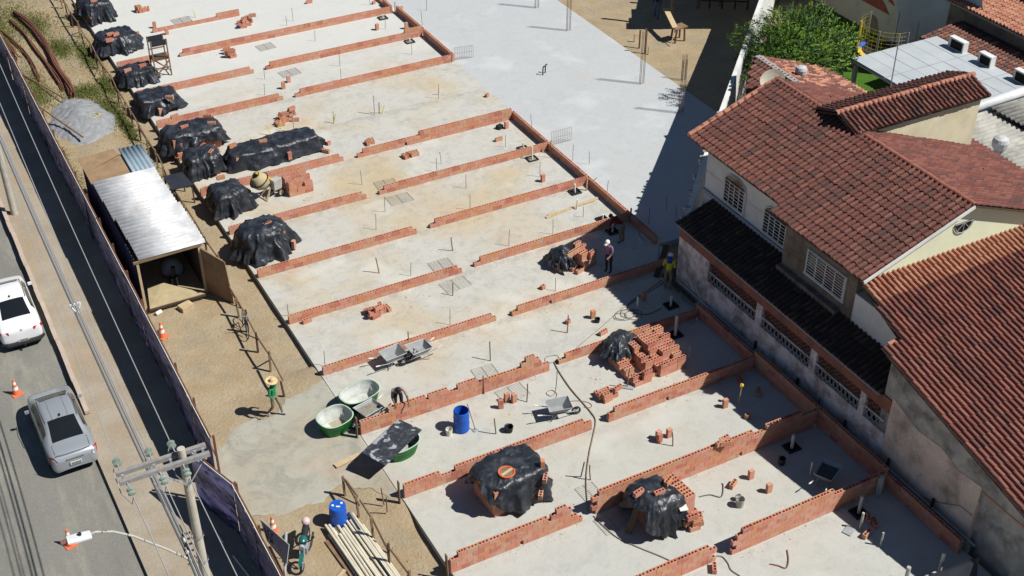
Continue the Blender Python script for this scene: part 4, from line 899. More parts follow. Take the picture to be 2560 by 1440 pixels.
# pale corrugated roofs right of the main house
def corrug(name, O, u, v, Lu, Lv, pitch, amp, m, th=.006, parent=None, seg=6):
    O, u, v = Vector(O), Vector(u).normalized(), Vector(v).normalized(); n = u.cross(v); N = int(Lu/pitch*seg); vs = []; fs = []
    for i in range(N+1):
        x = Lu*i/N; z = amp*math.sin(2*PI*x/pitch)
        for y in (0, Lv): vs.append(O+u*x+v*y+n*z)
    for i in range(N): fs.append((2*i, 2*i+2, 2*i+3, 2*i+1))
    b = MB(); b.add(vs, fs, m); o = b.build(name, parent, smooth=True); md = o.modifiers.new('s', 'SOLIDIFY'); md.thickness = th; return o
M_FIBRO = mat('weathered_fibre_cement', (.36, .35, .31), (.25, .245, .225), .8, .9, stain=(.16, .16, .15), sscale=1.4, samt=.8)
cr_ = empty('corrugated_roof', (44, 32, 0), 0, 'pale corrugated roof with grey stains at the right edge of the picture', 'roof')
b = ew(); b.box(41.2, 50, 26, 36.4, -.4, 3.6, M_MOLD); b.build('wall', cr_)
corrug('roof_sheet', (40.9, 26.0, 3.9), (0, 1, 0), (-1, 0, -.0), 10.5, -3.6, .28, .045, M_FIBRO, parent=cr_)
corrug('roof_sheet', (44.75, 26.0, 4.02), (0, 1, 0), (-1, 0, 0), 10.5, -5.6, .28, .045, M_FIBRO, parent=cr_)
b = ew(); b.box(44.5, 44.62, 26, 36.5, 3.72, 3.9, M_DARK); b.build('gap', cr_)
b = ew(); b.tube([(41.0, 36.75, 4.0), (50, 36.75, 4.25)], .24, mat('white_painted_duct', (.55, .56, .56), (.46, .47, .47), 2., .5), 14); tag(b.build('duct', smooth=True), 'thick white painted duct along the edge of the grey panel roof', 'duct')
b = ew(); b.tube([(41.3, 26.2, 4.02), (41.3, 33.2, 4.02)], .035, M_PVC, 6)
for k in range(14): b.box(41.2, 41.4, 26.4+k*.5, 26.45+k*.5, 3.86, 4.02, M_BLACK)
tag(b.build('gutter_rail'), 'thin white rail on black brackets along the eave above the corrugated roof', 'rail')

# ---------------------------------------------------------------- high shed at the top of the lot (its roof is above the picture, its shade is in it)
sh = empty('open_shed', (46, 60, 0), 0, 'open shed on slim posts whose shade covers the far end of the dirt lot', 'shed')
HS = 5.2; off = Vector((.591*HS, -.532*HS, 0))
cs = [gp(1568, 70), gp(1790, 70), gp(1905, 10), Vector((60, 66, 0)), Vector((60, 84, 0)), Vector((47, 76, 0)), gp(1600, -20), gp(1592, 20), gp(1581, 20), gp(1581, 42), gp(1574, 42), gp(1574, 55), gp(1568, 55)]
b = ew(); b.plate([Vector((q.x, q.y, HS))+off for q in cs], .1, M_ZINC); b.build('roof', sh)
for px, py in ((1677, 62), (1745, 20), (1800, 12)):
    q = gp(px, py); b = ew(); b.box(q.x-.07, q.x+.07, q.y-.07, q.y+.07, -.1, HS-.1, M_WOOD); b.build('post', sh)
b = ew(); q0, q1 = gp(1742, 18), gp(1868, 22)
for k in range(5): q = q0.lerp(q1, k/4); b.bar((q.x, q.y, -.1), (q.x, q.y, .9), .07, .07, M_WOODD)
for z in (.45, .85): b.bar((q0.x, q0.y, z), (q1.x, q1.y, z), .05, .09, M_WOODD)
tag(b.build('rail_fence'), 'low dark timber rail fence standing in the shade of the shed', 'fence')

# ---------------------------------------------------------------- tree
tr = empty('tree', tuple(gp(2010, 185, 0)), 0, 'bushy bright green tree standing behind the tiled roofs', 'tree')
cc = gp(1992, 112, 3.6); tr.location = (cc.x, cc.y, 0)
b = MB(); b.tube([(0, 0, -.3), (.1, .05, 1.2), (0, 0, 2.4)], [.2, .16, .13], M_WOODD, 8)
r = random.Random(4); limbs = []
for k in range(14):
    a = 2*PI*k/14+r.uniform(-.2, .2); e = r.uniform(.25, 1.1); L = r.uniform(1.6, 2.7); d = Vector((math.cos(a)*math.cos(e), math.sin(a)*math.cos(e), math.sin(e)))
    p0 = Vector((0, 0, r.uniform(1.3, 2.4))); p1 = p0+d*L*.5+Vector((0, 0, .15)); p2 = p0+d*L; b.tube([p0, p1, p2], [.07, .045, .02], M_WOODD, 5); limbs.append((p0, p2, d))
b.build('trunk', tr, world=False)
LEAF = [mat('leaf_%s' % n, c, None, rough=.6, speck=.1, bscale=3) for n, c in (('mid', (.055, .115, .016)), ('bright', (.10, .19, .016)), ('dark', (.022, .055, .014)), ('lime', (.16, .24, .02)))]
def in_crown(r):
    while True:
        p = Vector((r.uniform(-1, 1), r.uniform(-1, 1), r.uniform(-1, 1)))
        if p.length < 1:
            d = p.normalized(); R_ = .80+.34*mn.noise((d.x*2.1+3, d.y*2.1, d.z*2.1))+.14*mn.noise((d.x*6, d.y*6, d.z*6))
            p = d*(p.length**.45)*R_; return Vector((p.x*3.8-.1, p.y*3.2, 3.1+p.z*2.3)), p.length
vs = []; fs = []; mi = []
for k in range(2600):
    c, rad = in_crown(r); out = (c-Vector((0, 0, 2.4))).normalized(); d = (out+Vector((r.gauss(0, .5), r.gauss(0, .5), r.gauss(.15, .4)))).normalized(); L = r.uniform(.3, .62)
    u_, v_, _ = orthoframe(d); tone = r.choices(range(4), (4, 3, 3, 1.6 if c.z > 3 else .4))[0]
    for m_ in range(13):   # a spray: leaflets both sides of a twig
        s_ = m_/13; cen = c+d*L*s_; side = u_*(1 if m_ % 2 else -1)+v_*r.gauss(0, .5)+d*.6; side.normalize(); q = side.cross(d).normalized()*.025+d*.02
        a0 = len(vs); ll = r.uniform(.09, .17)
        vs += [cen, cen+side*ll*.5+q, cen+side*ll, cen+side*ll*.5-q]; fs.append((a0, a0+1, a0+2, a0+3)); mi.append(tone)
me = bpy.data.meshes.new('crown'); me.from_pydata([tuple(v) for v in vs], [], fs); [me.materials.append(m) for m in LEAF]; me.polygons.foreach_set('material_index', mi); me.update(); link(bpy.data.objects.new('crown', me), tr)
# ================================================================ STREET HOARDING, GATE
def hoard_mat(nm='printed_hoarding_film', k=1.):
    m = bpy.data.materials.new(nm); m.use_nodes = True; t = m.node_tree; b = t.nodes['Principled BSDF']
    pos = t.nodes.new('ShaderNodeNewGeometry').outputs['Position']
    mp = nd(t, 'ShaderNodeMapping'); mp.inputs['Scale'].default_value = (1, .35, 1.6); t.links.new(pos, mp.inputs[0])
    f, _ = noisef(t, mp.outputs[0], .9, detail=5, rough=.6, lo=.45, hi=.6); sp_ = nd(t, 'ShaderNodeSeparateXYZ'); t.links.new(pos, sp_.inputs[0]); mr_ = nd(t, 'ShaderNodeMapRange'); mr_.inputs[1].default_value = .4; mr_.inputs[2].default_value = 1.9; t.links.new(sp_.outputs[2], mr_.inputs[0]); ml_ = nd(t, 'ShaderNodeMath', operation='MULTIPLY_ADD'); ml_.inputs[1].default_value = .5; t.links.new(mr_.outputs[0], ml_.inputs[0]); t.links.new(f, ml_.inputs[2]); ml_.use_clamp = True; c = mixc(t, (.022*k, .022*k, .062*k), (.20*k, .17*k, .31*k), ml_.outputs[0])
    f2, _ = noisef(t, mp.outputs[0], 2.6, detail=6, rough=.7, lo=.52, hi=.6); c = mixc(t, c, (.008, .009, .022), f2)
    f3, _ = noisef(t, mp.outputs[0], 5., detail=4, rough=.7, lo=.62, hi=.66); c = mixc(t, c, (.42, .42, .46), f3)
    t.links.new(c, b.inputs['Base Color']); b.inputs['Roughness'].default_value = .55; return m
M_HOARD = hoard_mat(); M_HOARDG = hoard_mat('sky_lightened_printed_film', 2.2)  # gate film brightened in its colour for the sky reflecting on it
def hoarding(p0, p1, label, name='hoarding', group='street hoarding', top=2.0, bot=SZ, back=True):
    mh = M_HOARD if name == 'hoarding' else M_HOARDG
    p0, p1 = Vector(p0), Vector(p1); D = p1-p0; n = max(1, round(D.length/2.25)); d = D.normalized(); nrm = Vector((d.y, -d.x, 0)); t = empty(name, (p0.x, p0.y, bot), 0, label, 'hoarding' if name == 'hoarding' else 'gate', group)
    if nrm.x < 0: nrm = -nrm
    for k in range(n):
        A = p0+D*(k/n); B = p0+D*((k+1)/n); h = top+random.uniform(-.05, .05); ja = random.uniform(-.02, .02)
        b = MB(); vs = []; fs = []
        for i in range(9):
            q = A.lerp(B, -.012+i/8*1.024)
            for z in np.linspace(bot-.15, h, 6): w_ = ja+.03*math.sin(i*1.9+k*3)+.02*mn.noise((q.y*1.3, z*1.2, k)); vs.append((q.x+nrm.x*w_, q.y+nrm.y*w_, z))
        for i in range(8):
            for j in range(5): a = i*6+j; fs.append((a, a+6, a+7, a+1))
        b.add(vs, fs, mh); o = b.build('panel', t, smooth=True); md = o.modifiers.new('s', 'SOLIDIFY'); md.thickness = .008
        b = MB(); b.bar(A+Vector((0, 0, h+.03))+nrm*.03, B+Vector((0, 0, h+.03))+nrm*.03, .045, .05, M_RUST); b.bar(A+Vector((0, 0, 1.0))+nrm*.12, B+Vector((0, 0, 1.0))+nrm*.12, .04, .05, M_RUST); b.build('rail', t)
        b = MB(); b.bar(A+Vector((0, 0, h+.02))-nrm*.02, B+Vector((0, 0, h+.02))-nrm*.02, .02, .04, M_PVC); b.build('edge_strip', t)
    for k in range(n+1):
        A = p0+D*(k/n); b = MB(); b.box(A.x+nrm.x*.12-.035, A.x+nrm.x*.12+.035, A.y+nrm.y*.12-.035, A.y+nrm.y*.12+.035, bot-.2, top+.02, M_RUST); b.build('post', t)
    return t
hoarding((6.74, 33.9, 0), (6.74, 92, 0), 'long dark purple printed hoarding between the sidewalk and the site')
hoarding((6.85, 12, 0), (6.68, 31.3, 0), 'dark printed hoarding continuing on the near side of the driveway')
g_ = hoarding((6.66, 31.32, 0), (5.93, 33.52, 0), 'hoarding gate leaf with its print lightened for sky reflection, swung out over the sidewalk', name='gate', group=None, top=2.02)
b = MB(); b.tube([(6.15, 30.5, SZ+.02), (6.55, 27.9, SZ+.02)], .03, M_PVC, 6); tag(b.build('pipe'), 'thin white pipe lying on the shaded sidewalk next to the gate', 'pipe')
b = MB(); b.tube([(6.0, 31.6, SZ+.02), (6.05, 31.2, SZ+.02)], .03, M_PVC, 6); tag(b.build('pipe'), 'short white piece of pipe lying beside the utility pole', 'pipe')
# grey stencilled board and pipes leaning behind the hoarding
q = [gp(650, 1298, .75), gp(722, 1362, .75), gp(716, 1412, .1), gp(667, 1352, .1)]
t = empty('board', tuple(q[3]), 0, 'grey stencilled metal board leaning behind the hoarding next to the orange cone', 'board'); b = MB(); b.plate(q, .03, M_GREYM) if (q[1]-q[0]).cross(q[2]-q[0]).z > 0 else b.plate(q[::-1], .03, M_GREYM); b.build('sheet', t)
def on(u_, v_): return q[0].lerp(q[1], u_).lerp(q[3].lerp(q[2], u_), v_)+Vector((0, -.004, .012))
b = MB()
for u0, u1, v0, v1 in ((.10, .10, .25, .75), (.10, .16, .75, .75), (.22, .30, .25, .25), (.22, .22, .25, .5), (.22, .30, .5, .5), (.30, .30, .5, .75), (.22, .30, .75, .75), (.37, .37, .25, .75), (.37, .44, .25, .25), (.37, .42, .5, .5)):
    b.bar(on(u0, v0), on(u1, v1), .035, .006, M_WOODD)
b.build('lettering', t)
b = MB(); a0 = gp(715, 1330, .6); b.tube([a0, gp(712, 1440, -.2)], .05, M_GREYM, 8); tag(b.build('pipe'), 'grey upright pipe behind the stencilled board', 'pipe')

# ================================================================ BATTER-BOARD RAIL ALONG THE SLAB
def railrun(ys, xf, label, hz=.62, seed=3):
    r = random.Random(seed); t = empty('batter_board', (xf(ys[0]), ys[0], DZ), 0, label, 'timber rail', 'timber setting-out rails beside the slab'); tops = []
    for i, y in enumerate(ys):
        x = xf(y)+r.uniform(-.06, .06); h = hz+r.uniform(-.08, .2); ln = Vector((r.uniform(-.08, .08), r.uniform(-.05, .05), 0)); b = MB(); b.bar((x, y, DZ-.1), Vector((x, y, h))+ln, .075, .07, M_WOODD if r.random() < .5 else M_WOOD); b.build('post', t); tops.append((x, y, h))
        if r.random() < .45:
            b = MB(); s_ = r.choice((-1, 1)); b.bar((x+.03, y+.04, h-.15), (x+.1+.2*r.random(), y+s_*.75, DZ), .045, .05, M_WOODD); b.build('brace', t)
    for i in range(len(tops)-1):
        a, c = tops[i], tops[i+1]
        if r.random() < .93: b = MB(); b.bar((a[0]+.05, a[1]-.1, hz-.06+r.uniform(-.03, .03)), (c[0]+.05, c[1]+.1, hz-.06+r.uniform(-.03, .03)), .04, .10, M_WOOD); b.build('rail', t)
    return t
railrun([79.8-1.55*i for i in range(17)], lambda y: 11.35-.35*(80-y)/25, 'long rough timber rail with many posts beside the upper part of the slab')
railrun([52.8-1.6*i for i in range(5)], lambda y: 10.85, 'timber rail posts between the tin shed and the covered heaps')
railrun([44.3, 43.0, 41.9, 40.4, 39.0, 37.2], lambda y: 10.6-.02*(44-y), 'timber rail with the bicycle leaning on it')
railrun([31.2, 30.1, 28.9, 27.6, 26.2, 24.9, 23.5, 22.0], lambda y: 10.45+.02*(31-y), 'timber rail beside the stacked white pipes', hz=.72)
for i, y in enumerate((26.2, 29.95, 33.7)):
    b = MB(); h = .95 if i != 2 else .9; b.bar((11.9, y-.02, DZ), (11.87+.03*i, y-.02, h), .14, .035, M_WOOD, up=(1, 0, 0)); tag(b.build('upright_board'), ['upright board at the end of the nearest tall brick wall', 'upright board at the end of the notched brick wall', 'split upright board at the end of the stepped brick wall'][i], 'board')
def pole_(px0, z0, px1, z1, r_, label, m=M_WOOD): b = MB(); b.tube([gp(*px0, z0), gp(*px1, z1)], r_, m, 6); tag(b.build('pole'), label, 'pole')
pole_((60, 188), DZ+.05, (163, 247), .05, .04, 'long thin wooden pole lying across the ends of the rusty bars')
pole_((100, 268), .3, (208, 343), .1, .045, 'long wooden pole leaning from the hoarding onto the gravel heap')
# ================================================================ RUSTY BARS, GRAVEL
def bars(path, n, rad, br, label):
    P = [gp(x, y, DZ+rad) for x, y in path]; t = empty('bar_bundle', tuple(P[len(P)//2]), 0, label, 'steel bars', 'bundles of rusty bars by the street hoarding'); r = random.Random(n)
    # smooth path
    Q = []
    for i in range(len(P)-1):
        for s in range(5):
            a = P[max(i-1, 0)]; b_, c, d = P[i], P[i+1], P[min(i+2, len(P)-1)]; u_ = s/5
            Q.append(.5*((2*b_)+(c-a)*u_+(2*a-5*b_+4*c-d)*u_*u_+(3*b_-a-3*c+d)*u_**3))
    Q.append(P[-1])
    for k in range(n):
        a = 2*PI*k/n*1.9; rr = rad*math.sqrt(r.uniform(.05, 1)); ph = r.uniform(0, 6); b = MB(); a0 = r.randint(0, 2); a1 = len(Q)-r.randint(0, 2)
        b.tube([q_+Vector((math.cos(a+.5*math.sin(i*.3+ph))*rr, 0, math.sin(a)*rr))+Vector((.02*math.sin(i*.9+ph), 0, .01)) for i, q_ in enumerate(Q)][a0:a1], br, M_RUST, 5); b.build('bar', t)
bars([(38, 32), (60, 48), (95, 85), (122, 125), (143, 170), (168, 205), (183, 240)], 16, .17, .05, 'thickest bundle of curved rusty bars on the grass, left of the slab')
bars([(25, 50), (62, 88), (98, 135), (133, 180), (158, 225)], 7, .10, .035, 'medium bundle of rusty bars to the left of the thickest bundle')
bars([(0, 72), (38, 108), (68, 140), (88, 175), (100, 205)], 5, .08, .03, 'thin bundle of rusty bars nearest to the street hoarding')
bars([(-30, 70), (0, 95), (22, 118), (38, 142)], 12, .22, .035, 'short reddish bundle of bars at the left edge of the picture')
vs = []; fs = []; N1, N2 = 60, 90
for i in range(N1):
    for j in range(N2):
        u_, v_ = -1.15+2.3*i/(N1-1), -1.15+2.3*j/(N2-1); x, y = 8.9+u_*1.62, 63.3+v_*2.75; rr = math.hypot(u_*(1+.1*math.sin(v_*3)), v_); rr += .12*mn.noise((x*.9, y*.9, 0))
        h = .62*max(0, 1-rr)**.8; vs.append((x, y, DZ-.04+h+(.05*mn.noise((x*4, y*4, 0))+.03*mn.noise((x*12, y*12, 0)) if rr < 1.02 else -.06)))
for i in range(N1-1):
    for j in range(N2-1): a = i*N2+j; fs.append((a, a+N2, a+N2+1, a+1))
b = MB(); b.add(vs, fs, M_GRAVEL); tag(b.build('gravel_heap', smooth=True), 'broad heap of bluish grey gravel beside the street hoarding', 'gravel heap')
def ring(p, r_, m, label, th=.015, ax=(1, 1), name='hose'):
    b = MB(); b.tube([Vector(p)+Vector((ax[0]*r_*math.cos(2*PI*k/24), ax[1]*r_*math.sin(2*PI*k/24), .02*math.sin(k))) for k in range(24)], th, m, 5, closed=True); return tag(b.build(name), label, name.replace('_', ' '))
ring(gp(235, 288, .12), .28, M_YTUBE, 'yellow loop of conduit lying on the gravel heap', .02)

# ================================================================ TIN SHED
sd = empty('tin_shed', (8.7, 49.5, DZ), 0, 'makeshift shed with a shiny corrugated roof and an open front, beside the hoarding', 'shed')
M_NAVY = mat('dark_blue_sheeting', (.028, .036, .07), (.018, .024, .05), 2., .7, bump=.006, bscale=10)
b = MB(); b.box(7.30, 7.34, 45.4, 54.6, DZ, 2.02, M_NAVY); b.box(7.34, 9.95, 54.56, 54.6, DZ, 2.02, M_PLY); b.box(9.93, 9.97, 45.6, 54.56, DZ, 2.1, M_WOODD); b.build('wall', sd)
for x, y in ((7.36, 45.36), (9.93, 45.4), (9.93, 50), (7.36, 50)): b = MB(); b.box(x-.05, x+.05, y-.05, y+.05, DZ-.1, 2.12, M_WOODL if y < 46 else M_WOOD); b.build('post', sd)
b = MB(); b.bar((7.2, 45.32, 2.1), (10.05, 45.36, 2.13), .08, .1, M_WOOD); b.build('beam', sd)
for k in range(4):
    y0 = 45.28+1.72*k; o = corrug('roof_sheet', (7.25+.06*(3-k)+random.uniform(-.05, .05), y0, 2.22+.018*(k % 2)), (0, 1, .0), (1, 0, .01), 1.84, 2.78, .30, .07, M_ZINC, parent=None, seg=8); o.parent = sd; o.location = (-8.7, -49.5, -DZ)
# (sheet built in world coordinates: cancel the parent's offset)
b = MB(); b.plate([(7.22, 52.2, 2.14), (9.15, 52.2, 2.16), (9.0, 54.3, 2.16), (7.22, 53.4, 2.14)], .03, M_PLY); b.build('plywood_sheet', sd)
b = MB(); b.plate([(7.22, 53.42, 2.15), (8.9, 54.32, 2.17), (8.9, 55.0, 2.17), (7.22, 54.9, 2.15)], .03, M_PLY); b.build('plywood_sheet', sd)
o = corrug('roof_sheet', (9.05, 52.15, 2.24), (1, 0, 0), (0, 1, 0), 1.05, 2.6, .21, .03, mat('blue_grey_sheet', (.22, .29, .34), (.18, .24, .28), 2., .5), parent=None); o.parent = sd; o.location = (-8.7, -49.5, -DZ)
q = [gp(515, 728, DZ), gp(585, 760, DZ)]; b = MB(); b.plate([q[0], q[1], q[1]+Vector((-.1, .15, 2.05)), q[0]+Vector((0, .05, 2.25))], .03, M_PLY); b.bar(q[0]+Vector((0, 0, 2.2)), q[1]+Vector((-.1, .12, 2.05)), .05, .05, M_WOOD); b.build('door', sd)
b = MB(); b.plate([gp(375, 772, .0), gp(514, 733, .05), gp(405, 706, .1), gp(368, 716, .0)], .04, mat('dusty_board', (.40, .33, .20), (.33, .26, .15), 2.5, .9)); b.bar(gp(375, 776, -.05), gp(514, 737, 0), .04, .09, M_WOODD); tag(b.build('board'), 'dusty plywood board lying at the open front of the tin shed', 'board')
b = MB(); c = gp(455, 690, .3); b.lathe((9.1, 47.4, DZ), [(.45, 0), (.5, .3), (.38, .55), (.1, .7)], M_GREYM, 14); tag(b.build('sack_heap', smooth=True), 'grey plastic covered sacks inside the tin shed', 'sacks')
b = MB(); b.rbox((8.9, 46.5, DZ), .35, .3, .45, .3, M_BLACK); b.tube([(8.9, 46.5, DZ+.45), (8.95, 46.45, .7)], .1, M_DARKC); tag(b.build('tool_crate'), 'dark crate with tools just inside the shed opening', 'crate')
p = gp(466, 772, DZ); b = MB(); b.rbox(p, .55, .4, .22, .3, M_WOODL); tag(b.build('pale_block'), 'pale block lying in front of the tin shed', 'block')
p = gp(403, 778, DZ+.07); b = MB(); b.tube([p, p+Vector((-.25, -.1, 0))], .09, M_PVC, 10); tag(b.build('pipe_offcut'), 'short white pipe offcut by the corner of the tin shed', 'pipe')
# black topped trestle beside the shed
q = [gp(407, 440, .75), gp(456, 430, .75), gp(484, 462, .75), gp(430, 475, .75)]; t = empty('trestle_table', (q[0].x+.5, q[0].y-1, DZ), 0, 'square black board on timber legs between the shed roof and the covered heaps', 'table')
b = MB(); b.plate([q[3], q[2], q[1], q[0]], .03, M_BLACKBOARD); b.build('tabletop', t)
for k in range(4): b = MB(); c = q[k].lerp((q[0]+q[2])/2, .12); b.bar((c.x, c.y, DZ), (c.x, c.y, .71), .06, .06, M_WOODD); b.build('leg', t)
# tall wooden stand
p0 = gp(391, 196); t = empty('wooden_stand', (p0.x+.45, p0.y+.4, 0), 0, 'tall dark wooden stand like a lookout chair, on the slab among the covered heaps', 'stand')
Wd, Dp, Hh = .86, .8, 2.15
for sx in (0, 1):
    for sy in (0, 1): b = MB(); b.bar(p0+Vector((sx*Wd, sy*Dp, 0)), p0+Vector((sx*Wd*.96+.02, sy*Dp*.9+.02, Hh)), .075, .06, M_WOOD); b.build('leg', t)
for z, sy, h in ((1.98, .03, .32), (1.98, .76, .32),): b = MB(); b.bar(p0+Vector((-.03, sy-.02, z)), p0+Vector((Wd+.03, sy-.02, z)), .03, h, M_BLACKBOARD); b.build('panel', t)
b = MB(); b.plate([p0+Vector(v) for v in ((0, 0, 1.05), (Wd, 0, 1.05), (Wd, Dp, 1.05), (0, Dp, 1.05))], .04, M_WOODD); b.build('platform', t)
for a, c in (((0, 0, .1), (Wd, 0, .95)), ((Wd, Dp, .1), (0, Dp, .9)), ((0, 0, .55), (Wd, 0, .55)), ((0, 0, .2), (0, Dp, .2)), ((Wd, 0, .2), (Wd, Dp, .2)), ((0, Dp, 1.4), (Wd, Dp, 1.4))): b = MB(); b.bar(p0+Vector(a)+Vector((0, -.05, 0)), p0+Vector(c)+Vector((0, -.05, 0)), .03, .07, M_WOOD); b.build('brace', t)

# ================================================================ UTILITY POLES AND WIRES
def upole(x, y, label, arm=True, top=9.85):
    t = empty('utility_pole', (x, y, SZ), 0, label, 'utility pole', 'concrete utility poles on the sidewalk')
    b = MB(); b.lathe((x, y, 0), [(.16, SZ-.3), (.145, 3), (.122, 7), (.098, top)], M_POLE, 18); b.build('shaft', t, smooth=False)
    return t
PX, PY = 4.2, 24.87
t = upole(PX, PY, 'near concrete utility pole carrying a double crossarm and the street lamp')
ZA = 9.55; xa, xb = gp(279, 1160, ZA).x, gp(507, 1100, ZA).x
for dy in (-.17, .17): b = MB(); b.box(xa, xb, PY+dy-.055, PY+dy+.055, ZA-.06, ZA+.06, M_ARM); b.build('crossarm', t)
for x in (xa+.12, xa+.9, PX-.3, PX+.32, xb-.12): b = MB(); b.box(x-.02, x+.02, PY-.26, PY+.26, ZA-.085, ZA-.062, M_GREYM); b.box(x-.03, x+.03, PY-.03, PY+.03, ZA-.08, ZA+.08, M_GREYM); b.build('bolt_plate', t)
b = MB(); b.bar((PX, PY-.14, 8.7), (PX+.55, PY-.14, ZA-.05), .03, .03, M_GREYM); b.bar((PX, PY-.14, 8.7), (PX-.75, PY-.14, ZA-.05), .03, .03, M_GREYM); b.build('strut', t)
INSX = [xa+.12, xa+.92, xa+1.5]
ends_far, ends_near = [], []
for i, x in enumerate(INSX):
    b = MB(); c = Vector((x, PY+.22, ZA+.02)); dv = Vector((0, 1, .02)); b.tube([c, c+dv*.25], .02, M_GREYM, 6)
    for k in range(2): b.tube([c+dv*(.25+.13*k), c+dv*(.27+.13*k), c+dv*(.31+.13*k)], [.03, .105, .05], M_INS, 12)
    b.build('insulator', t); ends_far.append(c+dv*.52)
    b = MB(); c = Vector((x+.05, PY-.22, ZA-.02)); dv = Vector((.02, -1, -.1)); b.tube([c, c+dv*.22], .02, M_GREYM, 6)
    for k in range(2): b.tube([c+dv*(.22+.13*k), c+dv*(.24+.13*k), c+dv*(.28+.13*k)], [.03, .10, .05], M_INS, 12)
    b.build('insulator', t); ends_near.append(c+dv*.5)
for i, x in enumerate(INSX):   # jumper loops
    b = MB(); A, B = ends_far[i], ends_near[i]; b.tube([A, A+Vector((-.12, -.1, -.35)), (A+B)/2+Vector((-.15, 0, -.5)), B+Vector((-.05, .1, -.3)), B], .013, M_WIRE, 5); b.build('jumper', t)
b = MB()
for k, z in enumerate((6.9, 6.7, 6.5, 6.25, 6.0, 5.8)): b.tube([(PX-.15, PY+.1, z), (PX-.32, PY+.1, z)], .03, M_GREYM, 5); b.lathe((PX-.33, PY+.1, z-.05), [(.035, 0), (.055, .04), (.035, .1)], M_PVC if k % 2 else M_BLACK, 8)
b.lathe((PX, PY, 5.9), [(.17, 0), (.17, .05)], M_GREYM, 14, bot=False, top=False); b.lathe((PX, PY, 6.8), [(.165, 0), (.165, .05)], M_GREYM, 14, bot=False, top=False); b.build('cable_rack', t)
# lamp
pts = [gy(x_, y_, PY) for x_, y_ in ((483, 1403), (417, 1373), (333, 1340), (283, 1329), (238, 1330), (222, 1337))]; b = MB(); b.tube(pts, .032, M_PVCG, 8)
b.build('lamp_arm', t); hd_ = gy(196, 1346, PY); e0, e1 = gy(228, 1336, PY), gy(168, 1352, PY); dv = (e1-e0).normalized()
lt = MB(); vs = []
for s_, wd_, hh_ in ((0, .10, .05), (.03, .14, .07), (.6, .15, .08), (1.0, .14, .07), (1.02, .11, .04)):
    c = e0.lerp(e1, s_)
    for a, z in ((-1, -.3), (-1, .35), (-.6, 1), (.6, 1), (1, .35), (1, -.3)): vs.append(c+Vector((0, a*wd_, z*hh_)))
fs = [(i*6+k, i*6+(k+1) % 6, (i+1)*6+(k+1) % 6, (i+1)*6+k) for i in range(4) for k in range(6)]+[(0, 5, 4, 3, 2, 1), (24, 25, 26, 27, 28, 29)]
M_LAMPH = mat('pale_grey_lamp_housing', (.58, .60, .61), (.50, .52, .53), 4., .5)
lt.add(vs, fs, M_LAMPH); c = e0.lerp(e1, .45); lt.lathe(c+Vector((0, 0, .085)), [(.045, 0), (.045, .06)], M_BLACK, 10); lt.build('lamp_head', t); b = MB(); c = e0.lerp(e1, 1.05); b.tube([c, c+Vector((-.12, 0, -.03))], .06, M_REDBR, 8); b.build('lamp_end_cap', t)
t2 = upole(4.05, 55.64, 'far concrete utility pole standing on the sidewalk at the left edge of the picture')
P2 = Vector((4.05, 55.64, 0))
def wire(A, B, sag, r_, m, label, group='overhead wires', n=18):
    A, B = Vector(A), Vector(B); b = MB(); b.tube([A.lerp(B, i/n)+Vector((0, 0, -sag*4*(i/n)*(1-i/n))) for i in range(n+1)], r_, m, 5, cap=False); return tag(b.build('overhead_wire'), label, 'wire', group)
LB = ['high wire on the left side running from the crossarm to the far pole', 'high wire in the middle running from the crossarm to the far pole', 'high wire over the dark sidewalk running from the crossarm to the far pole']
for i, A in enumerate(ends_far): wire(A, (3.2+.55*i+.3, 55.6, 9.6), .35, .014, M_WIRE, LB[i])
LB = ['leftmost high wire running from the near pole towards the bottom edge', 'middle high wire running from the near pole towards the bottom edge', 'high wire crossing the near pole shaft towards the bottom edge']
for i, A in enumerate(ends_near): wire(A, (3.4+.55*i, -8, 9.3), .4, .014, M_WIRE, LB[i])
for k, (z, dx, r_) in enumerate(((6.95, -.33, .018), (6.7, -.30, .02), (6.48, -.36, .016), (6.25, -.28, .026), (6.0, -.33, .03), (5.85, -.22, .022))):
    lab = ('topmost', 'second highest', 'third highest', 'thicker black fourth', 'thickest black fifth', 'lowest')[k]
    wire((PX+dx, PY+.1, z), (4.05+dx*.5, 55.5, z+.05), .45+.06*k, r_, M_WIRE if k not in (3, 4) else M_WIREB, lab+' cable of the low bundle sagging between the two poles', 'low cable bundle between the poles', 24)
    wire((PX+dx, PY+.1, z), (4.0+dx, -6, z-.3), .5+.05*k, r_, M_WIRE if k not in (3, 4) else M_WIREB, lab+' low cable leaving the near pole towards the bottom edge', 'low cable bundle at the near pole')
p = gp(189, 768, 5.75); b = MB()
for a, c in (((-.18, 0, .12), (.18, 0, .14)), ((-.18, 0, .12), (0, -.1, -.22)), ((.18, 0, .14), (0, -.1, -.22))): b.bar(p+Vector(a), p+Vector(c), .05, .05, M_LAMPH)
tag(b.build('cable_spacer'), 'white triangular spacer hanging in the low cable bundle', 'cable spacer')

